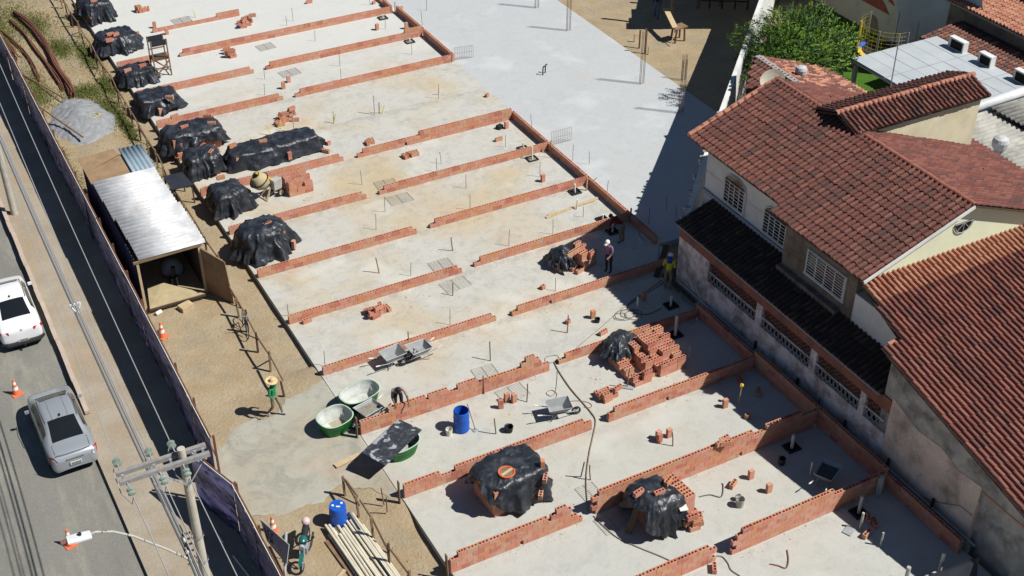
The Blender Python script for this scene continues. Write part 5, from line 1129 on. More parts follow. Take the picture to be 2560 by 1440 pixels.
# ================================================================ CARS
def car(loc, rz, paint, label, kind, plate_txt=True):
    t = empty('parked_car', loc, rz, label, 'car')
    if kind == 'silver':
        ST = [(-2.24, .60, .40, .78, .80, .46), (-2.17, .76, .27, .88, .93, .56), (-2.0, .815, .22, .95, 1.05, .62), (-1.42, .845, .20, .97, 1.07, .66), (-1.02, .85, .20, .96, 1.29, .60), (-.66, .85, .20, .95, 1.45, .555), (.1, .85, .20, .94, 1.51, .56), (.62, .85, .20, .93, 1.47, .56), (.98, .85, .2, .93, 1.27, .62), (1.32, .84, .20, .92, 1.05, .68), (1.8, .81, .20, .84, .93, .66), (2.08, .74, .22, .70, .76, .58), (2.22, .56, .34, .56, .60, .44)]
    else:
        ST = [(-2.20, .62, .42, .80, .86, .50), (-2.13, .78, .27, .92, 1.00, .60), (-1.98, .82, .22, .98, 1.08, .64), (-1.50, .845, .20, .99, 1.09, .67), (-1.12, .85, .20, .97, 1.29, .60), (-.72, .85, .20, .96, 1.46, .56), (.05, .85, .20, .95, 1.51, .56), (.60, .85, .20, .94, 1.46, .56), (.95, .85, .2, .94, 1.25, .62), (1.28, .84, .20, .93, 1.05, .68), (1.75, .81, .20, .86, .95, .66), (2.05, .75, .22, .72, .78, .58), (2.18, .58, .34, .58, .62, .44)]
    half = []
    for y, hw, zb, zbelt, ztop, rw in ST:
        cab = ztop > 1.15
        half.append([(hw*.86, zb), (hw, zb+.10), (hw*1.0, (zb+zbelt)/2), (hw*.985, zbelt-.06), (hw*.955, zbelt), ((rw+.05) if cab else rw*1.12, ztop-.07 if cab else ztop-.035), (rw*.88, ztop-.015), (rw*.45, ztop), (0, ztop+.008)])
    nH = 9; vs = []; ring_n = 2*nH-1
    for (y, *_), H in zip(ST, half):
        for k in range(nH): vs.append((-H[k][0], y, H[k][1]))
        for k in range(nH-2, -1, -1): vs.append((H[k][0], y, H[k][1]))
    fs = []; mi = []
    for i in range(len(ST)-1):
        for k in range(ring_n-1):
            fs.append((i*ring_n+k, i*ring_n+k+1, (i+1)*ring_n+k+1, (i+1)*ring_n+k))
            kk = min(k, ring_n-2-k); m = 0
            if kk == 4 and 4 <= i <= 7: m = 3
            if kk in (6, 7) and i in (3, 4): m = 1
            if kk in (6, 7) and i in (7, 8): m = 2
            mi.append(m)
    fs.append(tuple(range(ring_n-1, -1, -1))); mi.append(0); fs.append(tuple((len(ST)-1)*ring_n+k for k in range(ring_n))); mi.append(0)
    me = bpy.data.meshes.new('tmp'); me.from_pydata(vs, [], [f[::-1] for f in fs])
    for k in range(4): me.materials.append(None)
    me.polygons.foreach_set('material_index', mi); o = bpy.data.objects.new('tmp', me); C.objects.link(o); md = o.modifiers.new('s', 'SUBSURF'); md.levels = md.render_levels = 2
    dg = bpy.context.evaluated_depsgraph_get(); ev = o.evaluated_get(dg).to_mesh(); V = [tuple(v.co) for v in ev.vertices]; polys = [(tuple(p.vertices), p.material_index) for p in ev.polygons]
    bpy.data.objects.remove(o)
    for k, nm in ((0, 'body'), (1, 'rear_window'), (2, 'windscreen'), (3, 'side_window')):
        for side in ((-1, 1) if k == 3 else (0,)):
            F = [f for f, m in polys if m == k and (side == 0 or V[f[0]][0]*side > 0 or sum(V[i][0] for i in f)*side > 0)]
            ids = {}; vv = []; ff = []
            for f in F:
                for i in f:
                    if i not in ids: ids[i] = len(vv); vv.append(V[i])
                ff.append([ids[i] for i in f])
            b = MB(); b.add(vv, ff, paint if k == 0 else M_GLASS); ob = b.build(nm, t, smooth=True, world=False)
    def part(nm, f): b = MB(); f(b); return b.build(nm, t, world=False)
    for s_ in (-1, 1):
        # seams, mirrors, tail lamps, wheels
        if kind == 'silver': part('tail_lamp', lambda b: (b.add([(s_*.60, -2.235, .86), (s_*.80, -2.07, .66), (s_*.835, -1.96, .98), (s_*.70, -2.12, 1.0), (s_*.58, -2.20, .74)], [(0, 4, 1, 2, 3) if s_ > 0 else (3, 2, 1, 4, 0)], M_LAMPR), b.add([(s_*.60, -2.24, .80), (s_*.66, -2.215, .70), (s_*.74, -2.15, .72), (s_*.66, -2.205, .84)], [(0, 1, 2, 3) if s_ > 0 else (3, 2, 1, 0)], M_PLATE)))
        else: part('tail_lamp', lambda b: b.obox((s_*.66, -2.11, .86), (1, s_*.38, 0), (0, 1, 0), (0, 0, 1), .36, .05, .12, M_LAMPR))
        part('mirror', lambda b: (b.rbox((s_*.96, .80, .95), .15, .08, .11, 0, paint), b.bar((s_*.86, .8, .98), (s_*.95, .8, 1.0), .05, .04, M_BLACK)))
        for y in (-1.32, 1.32):
            w_ = empty('wheel', (s_*.74, y, .30)); w_.parent = t; b = MB(); ang = PI/2
            prof = [(.12, -.10), (.30, -.10), (.305, 0), (.30, .10), (.12, .10)]
            vs2 = []; n = 20
            for r_, z in prof:
                for k in range(n): a = 2*PI*k/n; vs2.append((z, r_*math.cos(a), r_*math.sin(a)))
            b.add(vs2, [(i*n+k, i*n+(k+1) % n, (i+1)*n+(k+1) % n, (i+1)*n+k) for i in range(4) for k in range(n)], M_BLACK); b.build('tyre', w_, world=False)
            b = MB(); b.tube([(s_*.06, 0, 0), (s_*.10, 0, 0)], .19, M_GREYM, 14); b.build('rim', w_, world=False)
        part('trim_line', lambda b: b.tube([(s_*.575, -.7, 1.435), (s_*.60, .05, 1.485), (s_*.575, .66, 1.44)], .012, M_BLACK, 4))
    part('number_plate', lambda b: (b.obox((0, -2.275, .64 if kind == 'silver' else .50), (1, 0, 0), (0, 1, 0), (0, 0, 1), .40, .02, .13, M_PLATE), [b.obox((-.14+.047*k, -2.288, .63 if kind == 'silver' else .49), (1, 0, 0), (0, 1, 0), (0, 0, 1), .026, .006, .07, M_DARK) for k in range(7)]))
    if kind == 'silver': part('boot_trim', lambda b: (b.obox((0, -2.235, .815), (1, 0, 0), (0, 1, 0), (0, 0, 1), .62, .035, .035, M_CHROME), b.tube([(-.62, -2.10, 1.02), (-.3, -2.155, 1.035), (.3, -2.155, 1.035), (.62, -2.10, 1.02)], .012, M_CHROME, 5)))
    else:
        part('rear_bumper', lambda b: b.tube([(-.78, -2.02, .34), (-.6, -2.2, .32), (0, -2.24, .34), (.6, -2.2, .32), (.78, -2.02, .34)], .10, M_BLACK, 8))
        part('badge', lambda b: b.tube([(0, -2.16, .90), (0, -2.185, .905)], .045, M_GREYM, 10)); part('tow_bar', lambda b: b.tube([(0, -2.2, .3), (0, -2.42, .3), (0, -2.42, .4)], .035, M_BLACK, 6))
        part('sun_strip', lambda b: b.obox((0, -1.22, 1.06), (1, 0, 0), (0, 1, 0), (0, 0, 1), .5, .05, .02, M_PLATE))
    part('roof_antenna', lambda b: (b.rbox((0, -.5, 1.485), .05, .1, .04, 0, M_BLACK), b.tube([(0, -.52, 1.5), (0, -.7, 1.66)], .006, M_BLACK, 4)))
    for s_ in (-1, 1):
        for y_ in (-.98, -.06, .92): part('door_seam', lambda b: b.tube([(s_*.853, y_, .32), (s_*.860, y_, .60), (s_*.838, y_, .90)], .006, M_BLACK, 4))
    part('boot_seam', lambda b: b.tube([(-.60, -2.02, 1.03), (-.62, -1.55, 1.065), (.62, -1.55, 1.065), (.60, -2.02, 1.03)], .006, M_BLACK, 4))
    part('underbody', lambda b: b.box(-.72, .72, -1.9, 1.9, .17, .3, M_BLACK))
    if kind == 'silver': part('roof_grooves', lambda b: [b.tube([(s_*.28, -.6, 1.463), (s_*.28, .05, 1.512), (s_*.28, .6, 1.475)], .006, M_GREYM, 4) for s_ in (-1, 1)])
    return t
car((2.58, 39.2, RZ), .015, M_SILVER, 'silver sedan with red tail lamps parked beside the sidewalk', 'silver')
pc_ = gp(68, 868, RZ); car((pc_.x-.06, pc_.y+2.15, RZ), .0, M_WCAR, 'white sedan cut by the left edge of the picture, parked ahead of the silver one', 'white')

def cone(p, label, z, h=.72):
    t = empty('traffic_cone', (p.x, p.y, z), random.uniform(0, 1), label, 'traffic cone', 'orange traffic cones'); b = MB(); b.rbox((0, 0, 0), .38, .38, .035, 0, M_ORANGE); b.build('base', t, world=False)
    b = MB(); R0, R1 = .15, .03; Z = [.035, .24, .38, .48, .60, h]
    for k in range(5):
        ra = R0+(R1-R0)*(Z[k]/h); rb_ = R0+(R1-R0)*(Z[k+1]/h); b.lathe((0, 0, 0), [(ra, Z[k]), (rb_, Z[k+1])], M_CONEW if k in (1, 3) else M_ORANGE, 14, top=(k == 4), bot=False)
    b.build('cone', t, world=False)
cone(gp(42, 985, RZ), 'traffic cone on the road behind the silver car, near the left edge', RZ); cone(gp(176, 1362, RZ), 'traffic cone on the road half hidden behind the street lamp head', RZ)
cone(gp(407, 842, DZ), 'traffic cone leaning against the inside of the hoarding near the shed', DZ); cone(gp(684, 1330, DZ), 'traffic cone beside the grey stencilled board near the motorcycle', DZ)
# ================================================================ PEOPLE
def person(loc, rz, label, cols, J=None, hat=None, sc_=1.0, short=False):
    """cols: top, trousers, skin, shoes"""
    top, trs, skin, shoe = cols
    P = dict(pel=(0, 0, .95), sp=(0, 0, 1.16), ch=(0, .01, 1.36), nk=(0, .01, 1.49), hb=(0, .03, 1.57), ht=(0, .04, 1.68),
             sl=(-.185, 0, 1.41), el=(-.25, -.02, 1.14), wl=(-.25, .08, .91), hl=(-.25, .11, .83), sr=(.185, 0, 1.41), er=(.25, -.02, 1.14), wr=(.25, .08, .91), hr=(.25, .11, .83),
             pl=(-.10, 0, .91), kl=(-.11, .03, .50), al=(-.11, -.02, .09), tl=(-.12, .13, .035), pr=(.10, 0, .91), kr=(.11, .03, .50), ar=(.11, -.02, .09), tr=(.12, .13, .035))
    P.update(J or {})
    Rr = dict(pel=(.145, .115), sp=(.13, .10), ch=(.165, .115), nk=(.06, .06), hb=(.085, .095), ht=(.075, .085), sl=(.075, .075), sr=(.075, .075), el=(.047, .047), er=(.047, .047), wl=(.03, .03), wr=(.03, .03), hl=(.036, .022), hr=(.036, .022),
              pl=(.095, .095), pr=(.095, .095), kl=(.065, .065), kr=(.065, .065), al=(.045, .045), ar=(.045, .045), tl=(.042, .032), tr=(.042, .032))
    E = [('pel', 'sp', top), ('sp', 'ch', top), ('ch', 'nk', top), ('nk', 'hb', skin), ('hb', 'ht', skin), ('ch', 'sl', top), ('sl', 'el', top), ('el', 'wl', skin if short else top), ('wl', 'hl', skin), ('ch', 'sr', top), ('sr', 'er', top), ('er', 'wr', skin if short else top), ('wr', 'hr', skin),
         ('pel', 'pl', trs), ('pl', 'kl', trs), ('kl', 'al', trs), ('al', 'tl', shoe), ('pel', 'pr', trs), ('pr', 'kr', trs), ('kr', 'ar', trs), ('ar', 'tr', shoe)]
    names = list(P); idx = {n: i for i, n in enumerate(names)}
    me = bpy.data.meshes.new('tmp'); me.from_pydata([P[n] for n in names], [(idx[a], idx[c]) for a, c, _ in E], []); o = bpy.data.objects.new('tmp', me); C.objects.link(o)
    md = o.modifiers.new('skin', 'SKIN'); md.branch_smoothing = .6
    for i, n in enumerate(names):
        sv = me.skin_vertices[0].data[i]; sv.radius = Rr[n]; sv.use_root = (n == 'pel')
    o.modifiers.new('sub', 'SUBSURF').render_levels = 2; o.modifiers[-1].levels = 2
    dg = bpy.context.evaluated_depsgraph_get(); ev = o.evaluated_get(dg).to_mesh(); V = [v.co.copy() for v in ev.vertices]; polys = [tuple(p.vertices) for p in ev.polygons]; bpy.data.objects.remove(o)
    t = empty('person', loc, rz, label, 'person'); b = MB(); segs = [(Vector(P[a]), Vector(P[c]), m) for a, c, m in E]
    b.v = [tuple(v) for v in V]
    for f in polys:
        c = sum((V[i] for i in f), Vector())/len(f); best = None
        for a, d, m in segs:
            ab = d-a; u_ = max(0, min(1, (c-a).dot(ab)/ab.length_squared)); q = (c-(a+ab*u_)).length
            if best is None or q < best[0]: best = (q, m)
        b.f.append(f); b.m.append(b.mi(best[1]))
    # hands, face
    for s_, w_, h_ in ((-1, 'wl', 'hl'), (1, 'wr', 'hr')):
        W_, H_ = Vector(P[w_]), Vector(P[h_]); d = (H_-W_).normalized(); side = d.cross(Vector((0, 1, 0.2))).normalized(); cur = side.cross(d)
        for k in range(4):
            a0 = H_+side*(.024-.016*k); ln = (.07, .08, .075, .06)[k]; b.tube([a0, a0+d*ln*.6, a0+d*ln*.9+cur*.02*(-1)], [.010, .009, .007], skin, 5)
        a0 = W_+d*.025; b.tube([a0, a0+side*.045+d*.03, a0+side*.05+d*.065], [.012, .010, .008], skin, 5)
    hb, ht = Vector(P['hb']), Vector(P['ht']); up = (ht-hb).normalized(); fw = Vector((0, 1, 0)); fw = (fw-up*fw.dot(up)).normalized(); rt_ = fw.cross(up); cH = hb+up*.03
    b.tube([cH+fw*.085+up*.02, cH+fw*.115-up*.005, cH+fw*.09-up*.015], [.010, .014, .008], skin, 6)
    for s_ in (-1, 1):
        b.tube([cH+rt_*.082*s_+up*.01, cH+rt_*.100*s_+up*.015], [.020, .014], skin, 6); b.tube([cH+fw*.083+rt_*.03*s_+up*.035, cH+fw*.090+rt_*.03*s_+up*.035], .008, M_DARK, 6)
    b.tube([cH+fw*.082-up*.045-rt_*.02, cH+fw*.088-up*.045, cH+fw*.082-up*.045+rt_*.02], .005, M_REDC, 5)
    bd = b.build('body', t, smooth=True, world=False); cap = ht+up*.01
    fr = Matrix((rt_, fw, up)).transposed()
    def place(bm, nm):
        bm.v = [tuple(fr@Vector(v)+cap) for v in bm.v]; return bm.build(nm, t, smooth=True, world=False)
    h = MB()
    if hat == 'straw':
        h.lathe((0, 0, -.03), [(.255, .03), (.245, -.005), (.16, -.02), (.105, 0), (.10, .07), (.085, .115), (.03, .125)], M_STRAW, 24, bot=False); place(h, 'hat')
    elif hat in ('cap', 'capb'):
        m = M_CAPW; h.lathe((0, 0, -.05), [(.108, 0), (.105, .05), (.08, .10), (.03, .12)], m, 16, ax=(.95, 1.05), bot=False); h.obox((0, .15, -.035), (1, 0, 0), (0, 1, -.15), (0, .15, 1), .15, .12, .012, m if hat == 'cap' else m); place(h, 'cap')
        if hat == 'capb': h = MB(); h.tube([(0, -.08, -.08), (0, -.10, -.2), (0, -.06, -.32)], [.09, .11, .13], M_CAPB, 10); place(h, 'neck_cloth')
    else:
        h.lathe((0, -.01, -.09), [(.100, 0), (.104, .05), (.085, .10), (.03, .125)], M_HAIR, 14, ax=(.95, 1.05), bot=False); place(h, 'hair')
    if sc_ != 1: t.scale = (sc_,)*3
    return t
def bendJ(a, tw=0., arms=None):
    """torso pitched forward by a radians about the hips"""
    J = {}; B = Vector((0, 0, .93))
    for n, p in dict(sp=(0, 0, 1.16), ch=(0, .01, 1.36), nk=(0, .01, 1.49), hb=(0, .03, 1.57), ht=(0, .04, 1.68), sl=(-.185, 0, 1.41), sr=(.185, 0, 1.41)).items():
        J[n] = tuple(B+Matrix.Rotation(-a, 3, 'X')@(Vector(p)-B))
    J.update(arms or {}); return J
p = gp(690, 1038, DZ+.12)
person(p, -2.45, 'man in a green shirt and straw hat walking towards the ramp', (M_GREENC, M_KHAKI, M_SKIN2, M_GREYM), dict(kl=(-.11, .16, .52), al=(-.11, .22, .13), tl=(-.12, .38, .09), kr=(.11, .0, .50), ar=(.11, -.26, .12), tr=(.12, -.16, .04), el=(-.27, -.14, 1.15), wl=(-.27, -.16, .93), hl=(-.27, -.15, .85), er=(.27, .02, 1.15), wr=(.27, .18, .97), hr=(.27, .24, .90)), 'straw')
p = gp(992, 978, 1.0)
person((p.x+.05, 34.25, 0), PI-.35, 'man in a grey vest bending over the stepped wall, laying bricks', (M_GREYC, M_DARKC, M_SKIN1, M_BLACK), bendJ(.62, arms=dict(el=(-.30, .48, 1.12), wl=(-.34, .62, .90), hl=(-.34, .68, .82), er=(.24, .46, 1.08), wr=(.16, .60, .88), hr=(.14, .66, .82), hb=(0, .52, 1.46), ht=(0, .60, 1.50))), None, short=True)
p = gp(1521, 680)
person(p, PI/2+.4, 'man in a mauve shirt and white cap standing beside the half used brick pile', (M_PURPC, M_DARKC, M_SKIN2, M_BLACK), bendJ(.22, arms=dict(er=(.26, .06, 1.12), wr=(.25, .16, .90), hr=(.25, .20, .82), el=(-.24, .12, 1.12), wl=(-.2, .3, 1.0), hl=(-.18, .36, .96))), 'cap', short=True)
p = gp(1554, 607)
person(p, .35, 'man in a maroon shirt stooping away from the camera in the shade', (M_REDC, M_KHAKI, M_SKIN1, M_BLACK), bendJ(1.25, arms=dict(el=(-.24, .52, .80), wl=(-.2, .62, .52), hl=(-.19, .66, .44), er=(.24, .52, .80), wr=(.2, .62, .52), hr=(.19, .66, .44))), None, short=True)
p = gp(1668, 722)
person(p, -.9, 'man in a bright yellow shirt and blue cap at the foot of the old wall', (M_YELC, M_KHAKI, M_SKIN2, M_BLACK), bendJ(.1, arms=dict(el=(-.25, .02, 1.14), wl=(-.15, .2, 1.0), hl=(-.12, .26, .98), er=(.25, .02, 1.14), wr=(.15, .2, 1.0), hr=(.12, .26, .98))), 'capb')
p = gp(1641, 42)
person((p.x, p.y, -.05), 2.2, 'man in blue jeans standing in the shade of the open shed at the top', (M_DARKC, M_JEANS, M_SKIN1, M_BLACK), dict(kl=(-.13, .10, .52), al=(-.15, .16, .09), tl=(-.16, .3, .035), ar=(.13, -.14, .09), tr=(.14, 0, .035)), None)

# ================================================================ TUBS, DRUMS, BARROWS
def tub(cx, cy, rz, ax, ay, h, label, z=0.):
    t = empty('tub', (cx, cy, z), rz, label, 'tub', 'green fibreglass mixing tubs'); n = 40
    def rg(prof, m, inner, nm):
        b = MB(); vs = []
        for s_, z_ in prof:
            for k in range(n): a = 2*PI*k/n; c, s2 = math.cos(a), math.sin(a); kk = (abs(c)**2.6+abs(s2)**2.6)**(-1/2.6); vs.append((ax*s_*kk*c, ay*s_*kk*s2, z_))
        fs = [(i*n+k, i*n+(k+1) % n, (i+1)*n+(k+1) % n, (i+1)*n+k) for i in range(len(prof)-1) for k in range(n)]
        if inner: fs.append(tuple((len(prof)-1)*n+k for k in range(n)))
        b.add(vs, fs, m); return b.build(nm, t, smooth=True, world=False)
    rg([(.72, 0), (.76, .08), (.80, .2), (.825, .215), (.86, .4), (.885, .415), (.93, h-.04), (.95, h)], M_GREEN, False, 'shell')
    rg([(.95, h), (.99, h), (1.0, h+.015), (.985, h+.03), (.93, h+.02)], mat('pale_green_rim', (.36, .50, .38), (.28, .42, .30), 4., .6), False, 'rim')
    rg([(.93, h+.02), (.90, h-.06), (.87, h*.68), (.84, h*.66), (.81, h*.38), (.78, h*.36), (.74, .1), (.70, .05)], M_TUBIN, True, 'lining')
    return t
HT = .62
q = gp(836, 1036, HT); tub(q.x, q.y, .25, .68, .58, HT, 'nearest round green tub crusted with cement, beside the ramp', -.1)
q = gp(899, 979, HT); tub(q.x, q.y, .22, .82, .56, HT, 'oval green tub crusted with cement, touching the slab edge', 0)
q = gp(1000, 1105, .5); tub(q.x, q.y, .2, .74, .6, .58, 'green tub mostly covered by a black cement stained board', 0)
q = [gp(*c, .68) for c in ((996, 1047), (1055, 1074), (963, 1164), (905, 1131))]; t = empty('black_board', tuple(q[3]-Vector((0, 0, .68))), 0, 'black folded board smeared with cement lying over a green tub', 'board')
M_SMEAR = None
def smear_mat():
    m = bpy.data.materials.new('cement_smeared_black_board'); m.use_nodes = True; t_ = m.node_tree; b = t_.nodes['Principled BSDF']; pos = t_.nodes.new('ShaderNodeNewGeometry').outputs['Position']
    f, _ = noisef(t_, pos, 2.6, detail=4, rough=.5, lo=.55, hi=.58, dist=.7); c = mixc(t_, (.022, .025, .032), (.30, .32, .35), f); f2, _ = noisef(t_, pos, 7, detail=5, rough=.7, lo=.5, hi=.75); c = mixc(t_, c, (.10, .11, .12), f2); t_.links.new(c, b.inputs['Base Color']); b.inputs['Roughness'].default_value = .6; return m
M_SMEAR = smear_mat()
b = MB(); b.plate([q[3], q[2], q[1], q[0]], .02, M_SMEAR); b.build('upper_leaf', t)
l0, l1 = gp(868, 1170, .03), gp(925, 1196, .03); b = MB(); b.plate([l0, l1, q[2]-Vector((0, .01, .01)), q[3]-Vector((0, .01, .01))], .02, M_BLACKBOARD); b.build('lower_leaf', t)
def lay(p0, p1, w_, th, m, label, z=.03, name='plank', cat='plank', z1=None, grp=None):
    b = MB(); a, c = gp(*p0, z), gp(*p1, z if z1 is None else z1); b.bar(a, c, w_, th, m); return tag(b.build(name), label, cat, grp)
lay((838, 1165), (900, 1135), .22, .03, M_WOODL, 'short pale board lying in front of the black folded board', -.02)
def drum(p, label, lid, z):
    t = empty('drum', (p.x, p.y, z), 0, label, 'drum', 'blue plastic drums'); b = MB(); prof = [(.27, 0), (.29, .03), (.29, .28), (.30, .30), (.29, .32), (.29, .60), (.30, .62), (.29, .64), (.285, .88), (.27, .92)]
    b.lathe((0, 0, 0), prof, M_BLUE, 28, top=lid); b.build('barrel', t, smooth=False, world=False)
    if lid:
        for x, y in ((-.14, .05), (.16, .02)): b = MB(); b.lathe((x, y, .922), [(.045, 0), (.045, .02)], M_PVC, 10); b.build('bung', t, world=False)
        b = MB(); b.bar((-.06, -.05, .935), (.05, -.12, .935), .06, .02, M_PVC); b.build('lid_label', t, world=False)
    else:
        b = MB(); b.lathe((0, 0, 0), [(.262, .92), (.262, .1)], M_BLUE, 24, bot=False); b.build('lining', t, world=False)
    return t
q = gp(848, 1312, DZ); drum(q, 'closed blue plastic drum standing at the end of the stacked pipes', True, DZ)
q = gp(1154, 1073); drum(q, 'open blue plastic drum standing on the slab with a hoe leaning on it', False, 0)
t = empty('hoe', (q.x+.3, q.y, 0), 0, 'long handled hoe leaning against the open blue drum', 'hoe'); b = MB(); b.tube([gp(1188, 1073, .05), gp(1168, 1010, .98)], .018, M_WOOD, 6); b.build('handle', t); b = MB(); b.rbox(gp(1188, 1076, .0), .2, .16, .03, .3, M_GREYM); b.build('blade', t)
def bucket(px, py, label, m=M_PVCG, z=0., r_=.13, h=.28, grp='buckets on the slab', tilt=False):
    p = gp(px, py, z); t = empty('bucket', (p.x, p.y, z), 0, label, 'bucket', grp); b = MB(); b.lathe((0, 0, 0), [(r_*.8, 0), (r_, h), (r_*.93, h), (r_*.75, .05)], m, 16); b.build('shell', t, world=False)
    b = MB(); b.tube([(r_*math.cos(a), r_*.3, h+.1*math.sin(a)-.02) for a in [PI*k/8 for k in range(9)]], .006, M_GREYM, 4); b.build('handle', t, world=False); return t
bucket(1123, 1087, 'small white bucket at the foot of the open blue drum', M_PVC); bucket(1272, 1078, 'black rubber bucket with cement inside, standing before the notched wall', M_BLACK, r_=.17, h=.24); bucket(1849, 1265, 'grey bucket standing among loose bricks near the torn black sheet', M_PVCG, r_=.16, h=.34)
bucket(1845, 1250, 'small grey bucket pressed against the taller grey bucket', M_PVCG, r_=.11, h=.2); bucket(1953, 1160, 'black bucket with a white label in the shade by the five course wall', M_BLACK, r_=.14, h=.28)
bucket(1493, 805, 'small dark bucket beside a standing brick near the cable coil', M_BLACK, r_=.12, h=.18)
def barrow(cx, cy, rz, label, content=None):
    t = empty('wheelbarrow', (cx, cy, 0), rz, label, 'wheelbarrow', 'wheelbarrows on the slab'); b = MB()
    T = [(-.42, -.33, .60), (.46, -.36, .64), (.46, .36, .64), (-.42, .33, .60)]; Bq = [(-.28, -.2, .36), (.22, -.2, .34), (.22, .2, .34), (-.28, .2, .36)]
    b.add(T+Bq, [(0, 4, 5, 1), (1, 5, 6, 2), (2, 6, 7, 3), (3, 7, 4, 0), (4, 7, 6, 5)], M_WB); o = b.build('tray', t, world=False); md = o.modifiers.new('s', 'SOLIDIFY'); md.thickness = .012
    b = MB(); b.tube([Vector(v)+Vector((0, 0, .01)) for v in T], .014, M_ZINC, 5, closed=True); b.build('tray_rim', t, world=False)
    for s_ in (-1, 1):
        b = MB(); b.tube([(.78, s_*.05, .2), (.3, s_*.2, .33), (-.35, s_*.24, .36), (-.85, s_*.3, .50)], .018, M_GREYM, 6); b.build('handle', t, world=False); b = MB(); b.tube([(-.68, s_*.275, .45), (-.87, s_*.302, .505)], .024, M_PVC, 6); b.build('grip', t, world=False)
        b = MB(); b.tube([(-.25, s_*.22, .34), (-.33, s_*.22, .0), (-.05, s_*.2, .34)], .014, M_GREYM, 5); b.build('leg', t, world=False)
    w_ = empty('wheel', (.70, 0, .18)); w_.parent = t; b = MB(); b.tube([(.15*math.cos(a), 0, .15*math.sin(a)) for a in [2*PI*k/18 for k in range(18)]], .035, M_BLACK, 6, closed=True); b.build('tyre', w_, world=False); b = MB(); b.tube([(0, -.04, 0), (0, .04, 0)], .06, M_GREYM, 8)
    for k in range(3): a = PI*k/3; b.bar((-.13*math.cos(a), 0, -.13*math.sin(a)), (.13*math.cos(a), 0, .13*math.sin(a)), .02, .03, M_GREYM)
    b.build('hub', w_, world=False)
    if content: b = MB(); b.add([(-.35, -.27, .52), (.36, -.29, .54), (.36, .29, .54), (-.35, .27, .52), (0, 0, .57)], [(0, 1, 4), (1, 2, 4), (2, 3, 4), (3, 0, 4)], content); b.build('load', t, world=False)
    return t
q = gp(982, 897, .35); barrow(q.x, q.y+.05, .08, 'empty pale wheelbarrow, left of the two beside the low wall')
q = gp(1048, 880, .35); barrow(q.x, q.y, PI+.1, 'wheelbarrow with rubble in it, right of the two beside the low wall'); 
q = gp(1395, 1027, .3); barrow(q.x, q.y, -.25, 'wheelbarrow standing alone between the stepped wall and the notched wall')
q = gp(2065, 1192, .3); barrow(q.x, q.y, .5, 'dark wheelbarrow full of mortar standing in the shade', mat('dark_mortar', (.07, .075, .07), (.05, .055, .05), 4., .9))
q = gp(922, 1025, .45); barrow(q.x, q.y-.05, .3+PI, 'wheelbarrow full of wet mortar between the oval tub and the stepped wall', M_MORT)
b = MB(); r_ = random.Random(8)
q = gp(1045, 876, .42)
for k in range(7): b.rbox(q+Vector((r_.gauss(-.1, .09), r_.gauss(0, .07), -.03)), .09, .07, .06, r_.uniform(0, 3), M_CEMENT, r_.uniform(-.5, .5))
tag(b.build('rubble'), 'small lumps of rubble lying in the right hand wheelbarrow', 'rubble')
# ---------------------------------------------------------------- cement mixer
q = gp(682, 497); t = empty('cement_mixer', (q.x, q.y+.25, 0), .3, 'yellow cement crusted mixer standing on two wheels among the covered heaps', 'cement mixer')
b = MB(); ax_ = Vector((-.45, .1, .9)).normalized(); u_, v_, _ = orthoframe(ax_); c0 = Vector((-.25, .12, .62)); prof = [(.16, -.1), (.36, .12), (.44, .34), (.43, .46), (.30, .66), (.22, .78)]; n = 22; vs = [c0+ax_*z+(u_*math.cos(2*PI*k/n)+v_*math.sin(2*PI*k/n))*r for r, z in prof for k in range(n)]
b.add(vs, [(i*n+k, i*n+(k+1) % n, (i+1)*n+(k+1) % n, (i+1)*n+k) for i in range(5) for k in range(n)]+[tuple(range(n-1, -1, -1))], M_MIX); o = b.build('drum', t, smooth=True, world=False); o.modifiers.new('s', 'SOLIDIFY').thickness = .01
b = MB(); b.tube([c0+ax_*.42+(u_*math.cos(2*PI*k/24)+v_*math.sin(2*PI*k/24))*.46 for k in range(24)], .03, M_BLACK, 6, closed=True); b.build('gear_ring', t, world=False)
b = MB(); b.bar((.3, 0, .75), c0+ax_*.9+Vector((.1, 0, 0)), .1, .07, M_YELLOW); b.build('yoke', t, world=False)
b = MB(); b.rbox((.28, -.1, .38), .42, .34, .5, 0, M_PVCG); b.build('motor_box', t, world=False)
for p0_, p1_ in (((-.4, -.25, 0), (.1, 0, .7)), ((-.4, .35, 0), (.1, 0, .7)), ((.35, 0, .3), (.1, 0, .7)), ((-.4, -.25, .03), (-.4, .35, .03)), ((.35, -.3, .2), (.35, .3, .2)), ((-.4, 0, .05), (.35, 0, .25))): b = MB(); b.bar(p0_, p1_, .06, .06, M_MIX); b.build('frame_bar', t, world=False)
for s_ in (-1, 1): b = MB(); b.tube([(.38+.17*math.cos(a), s_*.33, .2+.17*math.sin(a)) for a in [2*PI*k/16 for k in range(16)]], .035, M_BLACK, 6, closed=True); b.tube([(.38, s_*.33-.03, .2), (.38, s_*.33+.03, .2)], .13, M_MIX, 12); b.build('wheel', t, world=False)
